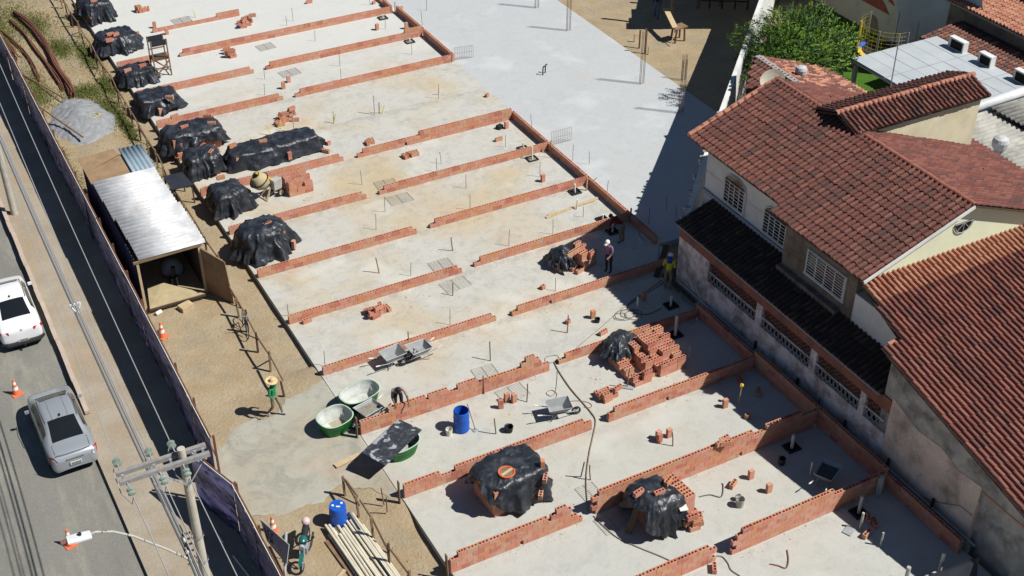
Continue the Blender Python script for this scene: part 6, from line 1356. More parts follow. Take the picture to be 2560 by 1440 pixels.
# ---------------------------------------------------------------- motorcycle, bicycle
fw_, rw_ = gp(757, 1425, DZ), gp(771, 1352, DZ); d = (fw_-rw_); rz = math.atan2(d.y, d.x); t = empty('motorcycle', ((fw_.x+rw_.x)/2, (fw_.y+rw_.y)/2, DZ), rz, 'small teal motorcycle with a pale pink helmet on its seat', 'motorcycle')
WBs = .62
for nm, x in (('front_wheel', WBs), ('rear_wheel', -WBs)):
    w_ = empty(nm, (x, 0, .29)); w_.parent = t; b = MB(); b.tube([(.27*math.cos(a), 0, .27*math.sin(a)) for a in [2*PI*k/26 for k in range(26)]], .042, M_BLACK, 8, closed=True); b.build('tyre', w_, world=False)
    b = MB(); b.tube([(.22*math.cos(a), 0, .22*math.sin(a)) for a in [2*PI*k/26 for k in range(26)]], .012, M_GREYM, 5, closed=True); b.tube([(0, -.05, 0), (0, .05, 0)], .05, M_GREYM, 10)
    for k in range(12): a = 2*PI*k/12; b.tube([(.05*math.cos(a+.3), .02*(-1)**k, .05*math.sin(a+.3)), (.22*math.cos(a), 0, .22*math.sin(a))], .003, M_GREYM, 3)
    b.build('rim', w_, world=False)
def mp(nm, f): b = MB(); f(b); b.build(nm, t, world=False, smooth=nm in ('fuel_tank', 'helmet'))
mp('fuel_tank', lambda b: b.tube([(.30, 0, .70), (.22, 0, .80), (.05, 0, .82), (-.10, 0, .72)], [.06, .13, .14, .08], M_TEAL, 12))
mp('seat', lambda b: (b.tube([(-.08, 0, .76), (-.35, 0, .78), (-.66, 0, .82)], [.10, .12, .10], M_BLACK, 10)))
mp('rear_cowl', lambda b: b.tube([(-.60, 0, .72), (-.80, 0, .78), (-.92, 0, .70)], [.09, .09, .04], M_TEAL, 8))
mp('front_mudguard', lambda b: [b.plate([(WBs+.34*math.cos(a0), -.06, .29+.34*math.sin(a0)), (WBs+.34*math.cos(a0), .06, .29+.34*math.sin(a0)), (WBs+.34*math.cos(a1), .06, .29+.34*math.sin(a1)), (WBs+.34*math.cos(a1), -.06, .29+.34*math.sin(a1))], .012, M_TEAL) for a0, a1 in [(.5+.3*k, .5+.3*(k+1)) for k in range(6)]])
mp('engine', lambda b: (b.rbox((.02, 0, .25), .36, .22, .28, 0, M_GREYM), b.tube([(.1, .12, .3), (-.2, .16, .22), (-.75, .17, .3)], .04, M_CHROME, 8)))
mp('fork', lambda b: [b.tube([(WBs, s_*.07, .29), (.36, s_*.07, .85)], .022, M_GREYM, 6) for s_ in (-1, 1)])
mp('handlebar', lambda b: (b.tube([(.22, -.36, .98), (.32, -.1, .92), (.32, .1, .92), (.22, .36, .98)], .016, M_BLACK, 6), b.tube([(.30, .28, .98), (.30, .34, 1.14)], .006, M_BLACK, 4), b.tube([(.30, -.28, .98), (.30, -.34, 1.14)], .006, M_BLACK, 4), b.tube([(.30, .34, 1.14), (.30, .42, 1.17)], .04, M_BLACK, 6)))
mp('headlamp', lambda b: b.tube([(.36, 0, .80), (.46, 0, .80)], [.09, .085], M_GREYM, 12))
mp('frame', lambda b: (b.tube([(.34, 0, .82), (.2, 0, .45), (-.2, 0, .3), (-.62, 0, .29)], .025, M_BLACK, 6), b.tube([(-.1, 0, .7), (-.62, .08, .30)], .02, M_BLACK, 6), b.tube([(-.1, -.14, .28), (-.1, -.26, 0)], .012, M_BLACK, 5)))
b = MB(); vs = []; hp = Matrix.Rotation(rz, 3, 'Z')@Vector((-.62, 0, .93))+t.location; b.lathe(tuple(hp), [(.11, -.10), (.14, -.03), (.145, .04), (.115, .11), (.05, .145)], M_PINK, 18); tag(b.build('helmet', smooth=True), 'pale pink round helmet resting on the motorcycle seat', 'helmet')
q0, q1 = gp(606, 792, DZ), gp(626, 862, DZ); d = q1-q0; t = empty('bicycle', tuple((q0+q1)/2), math.atan2(d.y, d.x), 'blue and dark bicycle propped against the timber rail', 'bicycle')
for x in (-.5, .5): b = MB(); b.tube([(x+.33*math.cos(a), .05*math.sin(a), .34+.33*math.sin(a)) for a in [2*PI*k/26 for k in range(26)]], .02, M_BLACK, 5, closed=True); [b.tube([(x, 0, .34), (x+.32*math.cos(2*PI*k/10), 0, .34+.32*math.sin(2*PI*k/10))], .003, M_GREYM, 3) for k in range(10)]; b.build('wheel', t, world=False)
M_BLUF = mat('blue_bicycle_paint', (.05, .09, .40), None, rough=.4)
b = MB(); F = dict(bb=(.02, 0, .30), st=(-.12, .06, .78), hd=(.36, .06, .80), rw=(-.5, 0, .34), fw=(.5, 0, .34)); [b.tube([F[a], F[c]], .018, M_BLUF, 6) for a, c in (('bb', 'st'), ('st', 'hd'), ('bb', 'hd'), ('bb', 'rw'), ('st', 'rw'), ('hd', 'fw'))]; b.build('frame', t, world=False)
b = MB(); b.rbox((-.14, .07, .80), .26, .13, .05, 0, M_BLACK); b.build('saddle', t, world=False); b = MB(); b.tube([(.30, -.2, .98), (.36, .06, .96), (.30, .34, .98)], .014, M_GREYM, 6); b.tube([(.36, .06, .8), (.36, .06, .97)], .016, M_GREYM, 6); b.build('handlebar', t, world=False)
b = MB(); b.tube([(.02, -.1, .16), (.02, 0, .30), (.02, .1, .44)], .012, M_GREYM, 5); b.build('crank', t, world=False)
# ---------------------------------------------------------------- stacked white pipes
p0, p1 = gp(856, 1312, .0), gp(965, 1470, .0); r_ = random.Random(3); d = (p1-p0).normalized(); sd_ = Vector((-d.y, d.x, 0))
for k in range(30):
    row, col = divmod(k, 10); off_ = sd_*(-.5+.115*col+.06*(row % 2)+r_.uniform(-.02, .02)); st_ = r_.uniform(-.45, .35) if row else r_.uniform(-.25, .2)
    a = Vector((p0.x, p0.y, DZ+.06+row*.095))+off_-d*0+d*st_; L_ = 5.6; b = MB()
    if k in (4, 13): m_ = M_PVCG
    else: m_ = mat('cream_pvc', (.60, .555, .44), (.52, .48, .37), 3., .5)
    c = a+d*L_+sd_*r_.uniform(-.06, .06); b.tube([a, c], .049, m_, 8, cap=False); o = b.build('white_pipe'); o.modifiers.new('s', 'SOLIDIFY').thickness = .006; tag(o, 'long cream white plastic pipe in the stack beside the blue drum', 'pipe', 'stacked plastic pipes')
lay((822, 1350), (915, 1475), .3, .05, M_WOOD, 'brown plank lying along the left side of the stacked pipes', DZ+.05)
lay((838, 1345), (925, 1470), .12, .1, M_WOODD, 'dark narrow beam between the brown plank and the stacked pipes', DZ+.07)
lay((862, 1425), (845, 1445), .12, .06, M_WOODL, 'short pale stick lying near the motorcycle at the bottom', DZ+.05)
lay((1365, 544), (1495, 494), .16, .04, M_WOODL, 'longest pale board lying on the slab among the stub pipes', .03)
lay((1370, 538), (1486, 501), .08, .05, M_WOODL, 'narrow pale batten lying against the longest pale board', .05)
lay((1590, 582), (1606, 612), .04, .03, M_PVC, 'short white batten in the shade behind the stooping man', .02)
lay((1604, 586), (1628, 606), .04, .03, M_PVC, 'longer white batten in the shade beside the cross wall stub', .02)
lay((1570, 1332), (1595, 1265), .22, .05, M_WOOD, 'broad weathered board leaning on the left face of the torn sheet stack', .03, z1=.75)
lay((1478, 458), (1492, 444), .10, .03, M_WOOD, 'wooden plank leaning over the cross wall above the long pale boards', .12, z1=.5)
# sieve
c = gp(1266, 1181, 1.40); t = empty('sieve', tuple(c), 0, 'round orange sieve lying on the black sheet', 'sieve', None); b = MB(); b.tube([(.27*math.cos(2*PI*k/30), .27*math.sin(2*PI*k/30), .02) for k in range(30)], .03, mat('orange_plastic_rim', (.62, .12, .04), None, rough=.5), 6, closed=True); b.build('rim', t, world=False)
b = MB(); b.lathe((0, 0, 0), [(.25, 0), (.25, .012)], M_WOOD, 24); b.bar((-.22, -.08, .03), (.24, .05, .03), .1, .02, M_WOODL); b.build('screen', t, world=False)
c = gp(1707, 1268, .95); b = MB(); b.rbox(c, .28, .36, .03, -.3, M_PVC); b.rbox(c+Vector((-.02, .09, .031)), .2, .1, .004, -.3, M_WOOD); tag(b.build('paper_sack'), 'white paper with a brown stripe lying on the spilled bricks', 'paper')
b = MB(); b.rbox(gp(2122, 1328, .01), .38, .3, .03, .4, M_GREYM); tag(b.build('mortar_board'), 'dark square mortar board lying at the shade edge, lower right', 'board')
b = MB(); b.rbox(gp(1570, 969, .01), .42, .2, .03, -.7, M_CEMENT); tag(b.build('mortar_board'), 'grey square board lying at the corner of the large open brick pile', 'board')

# ================================================================ STUBS, PINS, MESHES
def stub(base, top, label, r_=.04, m=M_PVC, boxed=False, name='drain_stub', z=0., cat='pipe', grp='white pipe stubs rising from the slab'):
    b = gp(*base, z); best = min((abs(proj(b+Vector((0, 0, h)))[1]-top[1]), h) for h in [i*.02 for i in range(1, 130)]); h = best[1]
    t = empty(name, tuple(b), 0, label, cat, grp); mb = MB(); mb.tube([(0, 0, 0), (random.uniform(-.02, .02), 0, h)], r_, m, 10); mb.build('pipe', t, world=False)
    if boxed:
        mb = MB()
        for x0, x1, y0, y1 in ((-.26, .26, -.24, -.2), (-.26, .26, .2, .24), (-.26, -.22, -.2, .2), (.22, .26, -.2, .2)): mb.box(x0, x1, y0, y1, .001, .07, M_BLACKBOARD)
        mb.build('form_box', t, world=False); mb = MB(); mb.box(-.21, .21, -.19, .19, .003, .012, M_MORT if boxed == 2 else M_DARK); mb.build('pit', t, world=False)
    return t
def proj(P): q = CM@(np.array(P)-np.array([0, 0, CH])); return 1280+FPX*q[0]/q[2], 720+FPX*q[1]/q[2]
for i, (b_, t_, bx, r_, lb_) in enumerate([
    ((957, 46), (955, 36), 2, .04, 'short pipe in a small form box, in the farthest right bay'), ((1024, 105), (1024, 97), 2, .04, 'short pipe in a form box near the second cross wall from the far end'),
    ((1330, 398), (1330, 367), 2, .045, 'pipe stub in a dark form box behind the stepped bay, middle right'), ((1308, 373), (1308, 357), 2, .04, 'low pipe stub in a form box behind the wall with the mesh'),
    ((1437, 481), (1440, 460), 1, .045, 'pipe stub in a black form box next to the leaning plank'), ((1506, 550), (1507, 537), 1, .045, 'pipe stub in a form box by the brick standing at the shade edge'),
    ((1531, 580), (1531, 562), 1, .05, 'pipe stub in a dark form box in the shade in front of the stooping man'), ((1442, 523), (1441, 500), 0, .035, 'thin pipe stub standing beside the long pale boards'),
    ((1594, 768), (1597, 742), 0, .045, 'white pipe stub catching the sun at the shade edge'), ((1677, 765), (1677, 740), 1, .055, 'thick pipe stub in a form box near the yellow-shirted man'),
    ((1688, 838), (1689, 791), 1, .065, 'tallest thick pipe in a form box in the shaded bay with the large brick pile'), ((1742, 800), (1742, 793), 0, .03, 'tiny pipe stub in the corner of the shaded bay'),
    ((1722, 895), (1724, 866), 0, .025, 'thin white pipe alone in the shaded bay'), ((1832, 905), (1833, 897), 0, .03, 'tiny white stub by the cross wall of the shaded bay'),
    ((1979, 1120), (1981, 1088), 1, .06, 'thick pipe in a form box behind the black bucket'), ((2035, 1067), (2035, 1060), 0, .035, 'tiny stub in the far corner of the bay with the dark wheelbarrow'),
    ((2025, 1187), (2029, 1155), 0, .03, 'thin white pipe beside the dark wheelbarrow'), ((2197, 1235), (2207, 1192), 0, .085, 'thick grey pipe standing in the corner of the lower shaded bay'),
    ((2190, 1236), (2201, 1195), 0, .04, 'thinner grey pipe touching the thick pipe in the corner'), ((2146, 1283), (2153, 1240), 1, .06, 'thick pale pipe in a form box at the toothed end of the five course wall'),
    ((2150, 1321), (2156, 1283), 0, .045, 'white pipe stub at the shade edge near the mortar board'), ((2201, 1364), (2204, 1332), 0, .035, 'white pipe stub on the sunlit slab, lower right'),
    ((2346, 1438), (2360, 1382), 0, .06, 'tall grey pipe standing at the bottom edge near the dark corner'), ((2265, 1450), (2272, 1418), 0, .07, 'thick grey pipe cut by the bottom edge'),
    ((937, 286), (936, 238), 0, .025, 'tallest white conduit in the open yellowish bay'), ((736, 330), (735, 275), 0, .022, 'thin white pipe by the brick pyramid'), ((835, 308), (836, 278), 0, .02, 'white conduit with a yellow end left of the tallest conduit'),
    ((2527, 1450), (2533, 1408), 0, .06, 'grey pipe with a bent wire in the dark lower right corner')]):
    stub(b_, t_, lb_, r_, M_PVC if i < 18 and i != 17 else M_PVCG, bx)
def pins(lst, label, m, r_, h0, grp, name, cat, lean=.0):
    rr = random.Random(len(lst)); first = None
    for i, (px, py) in enumerate(lst):
        p = gp(px, py, 0 if px > 500 or py < 600 else 0)
        if first is None: b = MB(); b.tube([(0, 0, -.01), (.01, 0, h0*.6), (.0, .01, h0)], r_, m, 5); o = b.build(name); first = o
        else: o = bpy.data.objects.new(name, first.data); C.objects.link(o)
        o.location = p; o.rotation_euler = (rr.gauss(0, lean), rr.gauss(0, lean), rr.uniform(0, 6)); s_ = rr.uniform(.75, 1.15); o.scale = (1, 1, s_); tag(o, pin_label(label, p), cat, grp)
SHORT = [(12, 20, 67.8, 'the short wall behind the wooden stand'), (12, 19, 63.8, 'the wall below the wooden stand'), (12, 19, 60, 'the wall leading to the brick pyramid'), (12, 19, 52.5, 'the wall behind the mixer'), (12, 19, 48.8, 'the wall behind the round covered heap'),
 (12, 19.6, 44.9, 'the wall before the round covered heap'), (12, 20, 41.2, 'the wall with the small brick pile'), (12, 20, 37.5, 'the wall behind the two wheelbarrows'), (12, 20, 33.7, 'the stepped wall being built'), (12, 20, 30, 'the notched wall before the drum'), (12, 17, 26.2, 'the nearest broken topped wall'),
 (20, 28, 67.7, 'the farthest long wall'), (20, 29, 63.9, 'the second long wall from the far end'), (20, 29, 60, 'the far edge of the yellowish bay'), (20, 28, 52.5, 'the stepped wall of the yellowish bay'), (20, 28, 48.8, 'the wall with mesh at its end'), (20, 28, 45, 'the wall behind the pale boards'),
 (20, 28, 41.3, 'the wall behind the half used pile'), (20, 28, 37.4, 'the wall ending at the yellow-shirted man'), (20, 27, 33.8, 'the wall behind the large open pile'), (20, 27, 30, 'the wall before the large open pile'), (18, 27, 26.2, 'the long five course wall'), (20, 27, 22.5, 'the lowest right wall'), (30, 36, 48, 'the smooth pad'), (22, 36, 76, 'the far end of the slab')]
_pc = {}
def pin_label(base, p):
    best = min(SHORT, key=lambda s: abs(s[2]-.3-p.y)+max(0, s[0]-p.x, p.x-s[1])*1.5); k = (base, best[3]); _pc.setdefault(k, []).append(p); return base+' by '+best[3]
pins([(733, 53), (788, 103), (850, 166), (717, 64), (925, 13), (963, 73), (1030, 136), (1096, 247), (1103, 409), (905, 462), (1165, 471), (1264, 367), (1350, 442), (963, 530), (1458, 543), (1382, 585), (940, 575), (1027, 690), (662, 238), (662, 198), (853, 203), (1056, 62), (1066, 26), (1130, 155), (1023, 93), (1092, 430), (1330, 318), (1376, 395), (1432, 400), (1518, 480), (1473, 410), (1272, 615), (1175, 525), (1388, 728), (1125, 812), (722, 790), (812, 915), (1645, 648), (1666, 525), (1690, 545), (1622, 560)],
     'thin steel pin', M_REBAR, .012, .75, 'thin steel pins across the slab', 'steel_pin', 'steel pin', .03)
pins([(1132, 627), (948, 683), (1132, 739), (1226, 902), (1452, 1192), (1476, 1200), (1210, 985), (1568, 967), (1418, 832), (948, 283), (1317, 1005), (1022, 868), (1240, 1085), (1682, 1115), (960, 1262), (968, 1280)],
     'brown conduit end', mat('brown_conduit', (.20, .12, .08), (.15, .09, .06), 5., .6), .024, .8, 'conduit ends across the slab', 'conduit_end', 'conduit', .08)
pins([(955, 284), (703, 322), (678, 338), (835, 309), (1096, 236), (160+330, 44)], 'yellow conduit end', M_YTUBE, .022, .55, 'yellow conduit ends', 'yellow_conduit', 'conduit', .2)
M_MESH = mat('dusty_mesh_wire', (.20, .185, .155), (.15, .13, .11), 6., .8)
def steelmesh(p0, p1, nb, label, wd=.8, z=.012, m=M_MESH, grp='flat steel meshes on the slab'):
    a, c = gp(*p0, z), gp(*p1, z); d = (c-a).normalized(); s_ = Vector((-d.y, d.x, 0)); L_ = (c-a).length; t = empty('steel_mesh', tuple((a+c)/2), 0, label, 'steel mesh', grp); b = MB()
    for k in range(nb): q = s_*(wd*(k/(nb-1)-.5)); b.tube([a+q, c+q], .0065, m, 4, cap=False)
    for k in range(max(3, int(L_/.35))): q = a+d*(L_*k/(max(3, int(L_/.35))-1)); b.tube([q-s_*wd/2+Vector((0, 0, .012)), q+s_*wd/2+Vector((0, 0, .012))], .007, m, 4, cap=False)
    o = b.build('bars', t); o['kind'] = 'stuff'; return t
for p0_, p1_, lb_ in [((432, 56), (475, 46), 'steel mesh on the pale slab above the farthest brick heap'), ((645, 122), (683, 112), 'steel mesh by the left end of the second passage wall from the far end'), ((702, 188), (746, 176), 'steel mesh beside two standing bricks in a far bay'),
    ((940, 466), (990, 455), 'steel mesh touching the left end of the wall in the middle of the slab'), ((972, 505), (1026, 490), 'steel mesh just below the wall end in the middle of the slab'), ((1078, 670), (1128, 656), 'steel mesh behind the wall near the centre'),
    ((1108, 722), (1168, 700), 'steel mesh in front of the wall end near the centre'), ((1187, 940), (1240, 924), 'steel mesh behind the stepped wall'), ((1250, 995), (1312, 970), 'steel mesh lying before the stepped wall beside standing bricks'),
    ((1452, 1240), (1495, 1222), 'steel mesh behind the left end of the five course wall'), ((1500, 1320), (1560, 1292), 'steel mesh in the shadow left of the torn black sheet')]: steelmesh(p0_, p1_, 11, lb_)
for p0_, p1_, lb_ in [((1136, 150), (1183, 143), 'steel mesh standing upright on the smooth pad, farther one'), ((1378, 363), (1428, 350), 'steel mesh standing upright on the smooth pad, nearer one')]:
    a, c = gp(*p0_), gp(*p1_); t = empty('upright_mesh', tuple(a), 0, lb_, 'steel mesh', 'upright steel meshes on the pad'); b = MB()
    for k in range(12): q = a.lerp(c, k/11); b.tube([q, q+Vector((0, 0, .75))], .007, M_REBAR, 4, cap=False)
    for z in (.02, .38, .74): b.tube([a+Vector((0, 0, z)), c+Vector((0, 0, z))], .007, M_REBAR, 4, cap=False)
    o = b.build('bars', t); o['kind'] = 'stuff'
def cage(px, py, h, label, z=0., w_=.22):
    p = gp(px, py, z); t = empty('rebar_column', tuple(p), 0, label, 'rebar column', 'upright rebar columns'); b = MB()
    for sx in (-1, 1):
        for sy in (-1, 1): b = MB(); b.tube([(sx*w_/2, sy*w_/4, 0), (sx*w_/2, sy*w_/4, h)], .012, M_REBAR, 5); b.build('bar', t, world=False)
    b = MB()
    for k in range(int(h/.13)): z_ = .08+k*.13; b.tube([(-w_/2, -w_/4, z_), (w_/2, -w_/4, z_), (w_/2, w_/4, z_), (-w_/2, w_/4, z_)], .005, M_REBAR, 4, closed=True)
    o = b.build('stirrups', t, world=False); o['kind'] = 'stuff'
cage(1604, 209, 3.1, 'tall rebar column at the edge of the pad, nearest the sunlit dirt'); cage(1421, 76, 3.0, 'tall rebar column on the pad, middle of the three along its edge'); cage(1342, 19, 3.0, 'rebar column cut by the top edge of the picture')
cage(1702, 282, 3.0, 'rebar column standing at the shade edge by the pad corner'); cage(1708, 200, 1.5, 'rust brown rebar column standing in the sunlit dirt', -.07)
for i, (px, py, h, lb_) in enumerate([(1612, 133, 1.5, 'taller rusty post standing in the sunlit dirt'), (1598, 120, 1.1, 'shorter dark post beside the taller rusty post'), (1586, 105, .5, 'short pale peg in the dirt left of the rusty posts'), (1621, 135, .45, 'short pale peg in the dirt right of the rusty posts')]):
    p = gp(px, py, -.07); b = MB(); b.bar(p, p+Vector((0, 0, h)), .07, .07, (M_RUST, M_RUST, M_WOODL, M_WOODL)[i]); tag(b.build('post'), lb_, 'post')
# saw bench in the dirt lot
p = gp(1700, 105, -.07); t = empty('saw_bench', tuple(p), .2, 'wooden saw bench with a plank sloping up into the shade', 'bench')
for x, y in ((-.35, 0), (.3, 0), (-.3, .5), (.3, .5)): b = MB(); b.bar(p+Vector((x, y, 0)), p+Vector((x*.8, y*.9, .85)), .08, .08, M_RUST); b.build('leg', t)
b = MB(); b.rbox(p+Vector((0, .25, .83)), .9, .6, .06, .1, M_WOOD); b.build('tabletop', t); b = MB(); b.bar(p+Vector((-.35, .1, .92)), p+Vector((.25, 2.0, 1.25)), .32, .04, M_WOODL); b.build('sloping_plank', t); b = MB(); b.bar(p+Vector((-.9, -.3, 0)), p+Vector((-.3, .1, .85)), .05, .04, M_WOODL); b.build('prop', t)
for px, py, lb_ in ((1357, 187, 'curved black pipe vent on the smooth pad, left one'), (1363, 182, 'curved black pipe vent on the smooth pad, right one')):
    p = gp(px, py); b = MB(); b.tube([p, p+Vector((0, 0, .35)), p+Vector((.03, 0, .48)), p+Vector((.12, 0, .5))], .035, M_BLACK, 8); tag(b.build('vent_pipe'), lb_, 'vent pipe')
p = gp(1846, 1010); b = MB(); b.tube([p, p+Vector((.04, 0, .8))], .02, M_WOODL, 6); c = p+Vector((.04, 0, .8)); b.tube([c, c+Vector((0, 0, .1)), c+Vector((-.05, -.04, .13))], [.05, .08, .05], M_YELLOW, 8); tag(b.build('capped_rod'), 'rod with a yellow cap standing at the shade edge', 'rod')
for px, py, lb_ in ((1575, 556, 'timber stake at the corner of the shaded bay wall'), (1377, 383, 'pale timber stake at the corner behind the mesh wall'), (1466, 476, 'timber stake beside the leaning plank'), (988, 34, 'pale timber stake at the farthest cross wall corner'), (2042, 1035, 'dark stake at the corner next to the old boundary wall')):
    p = gp(px, py); b = MB(); b.bar(p, p+Vector((.02, 0, .75)), .06, .05, M_WOODL if px < 1500 else M_WOOD); tag(b.build('stake'), lb_, 'stake')

# dark frame in the lower right corner
t = empty('lean_to_sheet', tuple(gp(2440, 1440, 0)), 0, 'dark sheet lean-to in the shaded lower right corner', 'screen'); b = MB(); a, c = gp(2300, 1478, .0), gp(2446, 1392, .9); b.plate([a, gp(2440, 1470, 0), c, gp(2320, 1440, .55)], .03, M_BLACKBOARD); b.build('panel', t); b = MB(); b.bar(gp(2430, 1460, 0), c, .08, .08, M_WOODD); b.build('post', t)

# ================================================================ CABLES
def cable(pts, r_, m, label, z=.02, name='cable'):
    P = [gp(x, y, z) if len(q_) == 2 else gp(x, y, q_[2]) for q_ in pts for x, y in [q_[:2]]]; Q = []
    for i in range(len(P)-1):
        a, b_, c, d = P[max(i-1, 0)], P[i], P[i+1], P[min(i+2, len(P)-1)]
        for s in range(6): u_ = s/6; Q.append(.5*((2*b_)+(c-a)*u_+(2*a-5*b_+4*c-d)*u_*u_+(3*b_-a-3*c+d)*u_**3))
    Q.append(P[-1])
    for q_ in Q: q_.z = max(q_.z, r_)
    b = MB(); b.tube(Q, r_, m, 5); return tag(b.build(name), label, 'cable', None)
M_CAB = mat('dusty_brown_cable', (.26, .20, .15), (.20, .155, .12), 3., .7)
cable([(1385, 905), (1398, 930), (1425, 970), (1455, 1005), (1478, 1032), (1489, 1052), (1484, 1085), (1474, 1130), (1467, 1180), (1466, 1220), (1471, 1278)], .028, M_CAB, 'thick brown cable winding across the slab towards the torn black sheet')
cable([(1484, 1290), (1505, 1312), (1545, 1345), (1600, 1370), (1645, 1388), (1676, 1402)], .022, M_CAB, 'brown cable curving around the shadow of the torn sheet stack')
cable([(1655, 700), (1620, 725), (1580, 752), (1545, 780), (1500, 820), (1450, 862), (1440, 872)], .018, M_CAB, 'straight cable crossing from the shade to the sunlit slab')
cable([(1660, 705), (1625, 728), (1570, 765), (1590, 782), (1620, 785), (1655, 770)], .016, M_WIREB, 'dark hose looping in the shaded bay by the yellow-shirted man')
cable([(1790, 1390), (1806, 1392), (1820, 1408), (1828, 1425), (1850, 1440)], .022, M_CAB, 'dark cable curving out from the end of the toothed wall')
cable([(1394, 925), (1392, 955), (1388, 980), (1378, 990), (1366, 983), (1378, 975), (1392, 985), (1385, 1005)], .012, M_CAB, 'thin cable looping on the slab behind the lone wheelbarrow')
cable([(1425, 1003), (1450, 1002), (1475, 1008), (1478, 1018), (1460, 1018)], .012, M_CAB, 'thin cable loop right of the lone wheelbarrow')
cable([(1748, 1242), (1775, 1237), (1803, 1242), (1808, 1215), (1805, 1208)], .02, M_WIREB, 'short dark cable end lying among loose bricks')
cable([(1925, 1410), (1945, 1414), (1965, 1420), (1971, 1400), (1968, 1375)], .022, M_REDBR, 'red brown conduit bent up from the slab, lower right')
for k, (dx, dy, r_) in enumerate(((0, 0, .42), (10, -4, .36), (-12, 4, .28), (22, 0, .38))): 
    ring(gp(1562+dx, 787+dy, .03), r_, M_WIREB, 'loop of the thin cable coil lying on the slab at the shade edge', .011, (1, .8), 'cable_coil')['group'] = 'coils of cable on the slab'
ring(gp(1380, 897, .03), .3, M_CAB, 'thin cable loop lying at the end of the wall behind the large brick pile', .01, (1, .7), 'cable_coil')
b = MB(); p = gp(1394, 906, 0); b.rbox(p, .16, .12, .12, .4, M_BLACK); tag(b.build('socket_box'), 'small black socket box at the wall end where the cables meet', 'socket box')

# ================================================================ LOOSE BRICKS
H = PI/2
def up_(px, py, label, z=0., rz=None, h=.39): # standing on end
    p = gp(px, py, z); rz = random.uniform(-.3, .3) if rz is None else rz; return lb(p.x, p.y, z+.195, 0, H, rz, label)
def flat_(px, py, label, z=0., rz=0., L=.39): p = gp(px, py, z); return lb(p.x, p.y, z, 0, 0, rz, label, L)
# offset: a standing brick turned about its own base centre
def lb(x, y, z, rx=0., ry=0., rz=0., label='', L=.39, group='loose hollow bricks', v=None, name='brick'):
    R = (Matrix.Rotation(rz, 3, 'Z')@Matrix.Rotation(ry, 3, 'Y')@Matrix.Rotation(rx, 3, 'X')); o = brick((0, 0, 0), (0, 0, 0), None, L, True, v); o.rotation_euler = R.to_euler()
    off_ = R@Vector((0, 0, .095)); o.location = Vector((x, y, z if ry or rx else z+.095))-off_; return tag(o, label, 'brick', group)
for px, py, lb_ in [(1645, 1097, 'brick standing on end, left of the trio near the shade'), (1648, 1105, 'brick standing on end, front one of the trio near the shade'), (1672, 1092, 'brick standing on end, right of the trio near the shade'), (1812, 1018, 'brick standing on end at the shade edge left of the yellow capped rod'),
    (1876, 1196, 'brick standing on end with its holes facing the camera, by the black cable'), (1921, 1230, 'brick standing on end at the right of the loose bricks'), (1482, 795, 'brick standing on end beside the small dark bucket'), (1609, 751, 'brick standing in the shade beside the white stub'),
    (722, 206, 'brick standing on end in a far bay, right of a pair'), (709, 222, 'brick standing on end in a far bay, left of a pair'), (943, 75, 'brick standing on end in the farthest right bay'), (1016, 72, 'brick standing on end before the farthest cross wall'), (1357, 454, 'orange brick standing alone in the bay left of the leaning plank'),
    (1266, 321, 'brick standing at the end of the wall beside a black bucket'), (1252, 1020, 'nearest standing brick before the stepped wall'), (1267, 1003, 'tallest brick standing before the stepped wall'), (1285, 1005, 'right brick standing before the stepped wall'), (387, 70, 'brick standing at the left end of the farthest thin wall'), (418, 86, 'brick standing before the farthest thin wall')]: up_(px, py, lb_)
for px, py, rz, L, lb_ in [(1832, 1215, .5, .39, 'brick lying between the standing brick and the grey bucket'), (1785, 1425, 1.0, .39, 'brick lying in the sun near the bottom edge'), (2166, 1340, .3, .39, 'brick lying at the shade edge beside the mortar board'), (2170, 1300, .9, .39, 'upper brick lying in the shade near the white stub'), (2185, 1312, 1.2, .39, 'lower brick lying in the shade near the white stub'),
    (1868, 1045, .2, .19, 'half brick lying at the shade edge of the bay with the yellow capped rod'), (1357, 722, .3, .19, 'half brick lying alone on the slab in front of the half used pile'), (1218, 242, .3, .19, 'half brick lying on the line between slab and pad'), (1247, 352, 0, .39, 'brick lying on the slab before the three course wall'), (822, 362, .3, .19, 'half brick at the right end of the long covered stack, farther one'),
    (815, 382, -.9, .39, 'brick lying at the right end of the long covered stack, nearer one'), (768, 806, .1, .39, 'pale brick lying against the wall left of the small brick pile'), (1420, 808, .2, .19, 'small brick piece beside the brown conduit in the bay with the coil'), (1508, 835, .2, .39, 'pale brick lying behind the large open brick pile'), (773, 8, 0, .39, 'bricks lying at the top edge of the picture'),
    (1895, 985, .8, .39, 'brown brick lying in the shade beside the yellow capped rod'), (1850, 955, 1.2, .39, 'dark brick lying in the shade at the cross wall'), (1000, 25, .2, .39, 'brick lying on the corner of the farthest cross wall'), (694, 310, .5, .39, 'brick fallen in front of the brick pyramid'), (935, 10, .2, .2, 'dark block lying at the top of the slab')]: flat_(px, py, lb_, 0, rz, L)
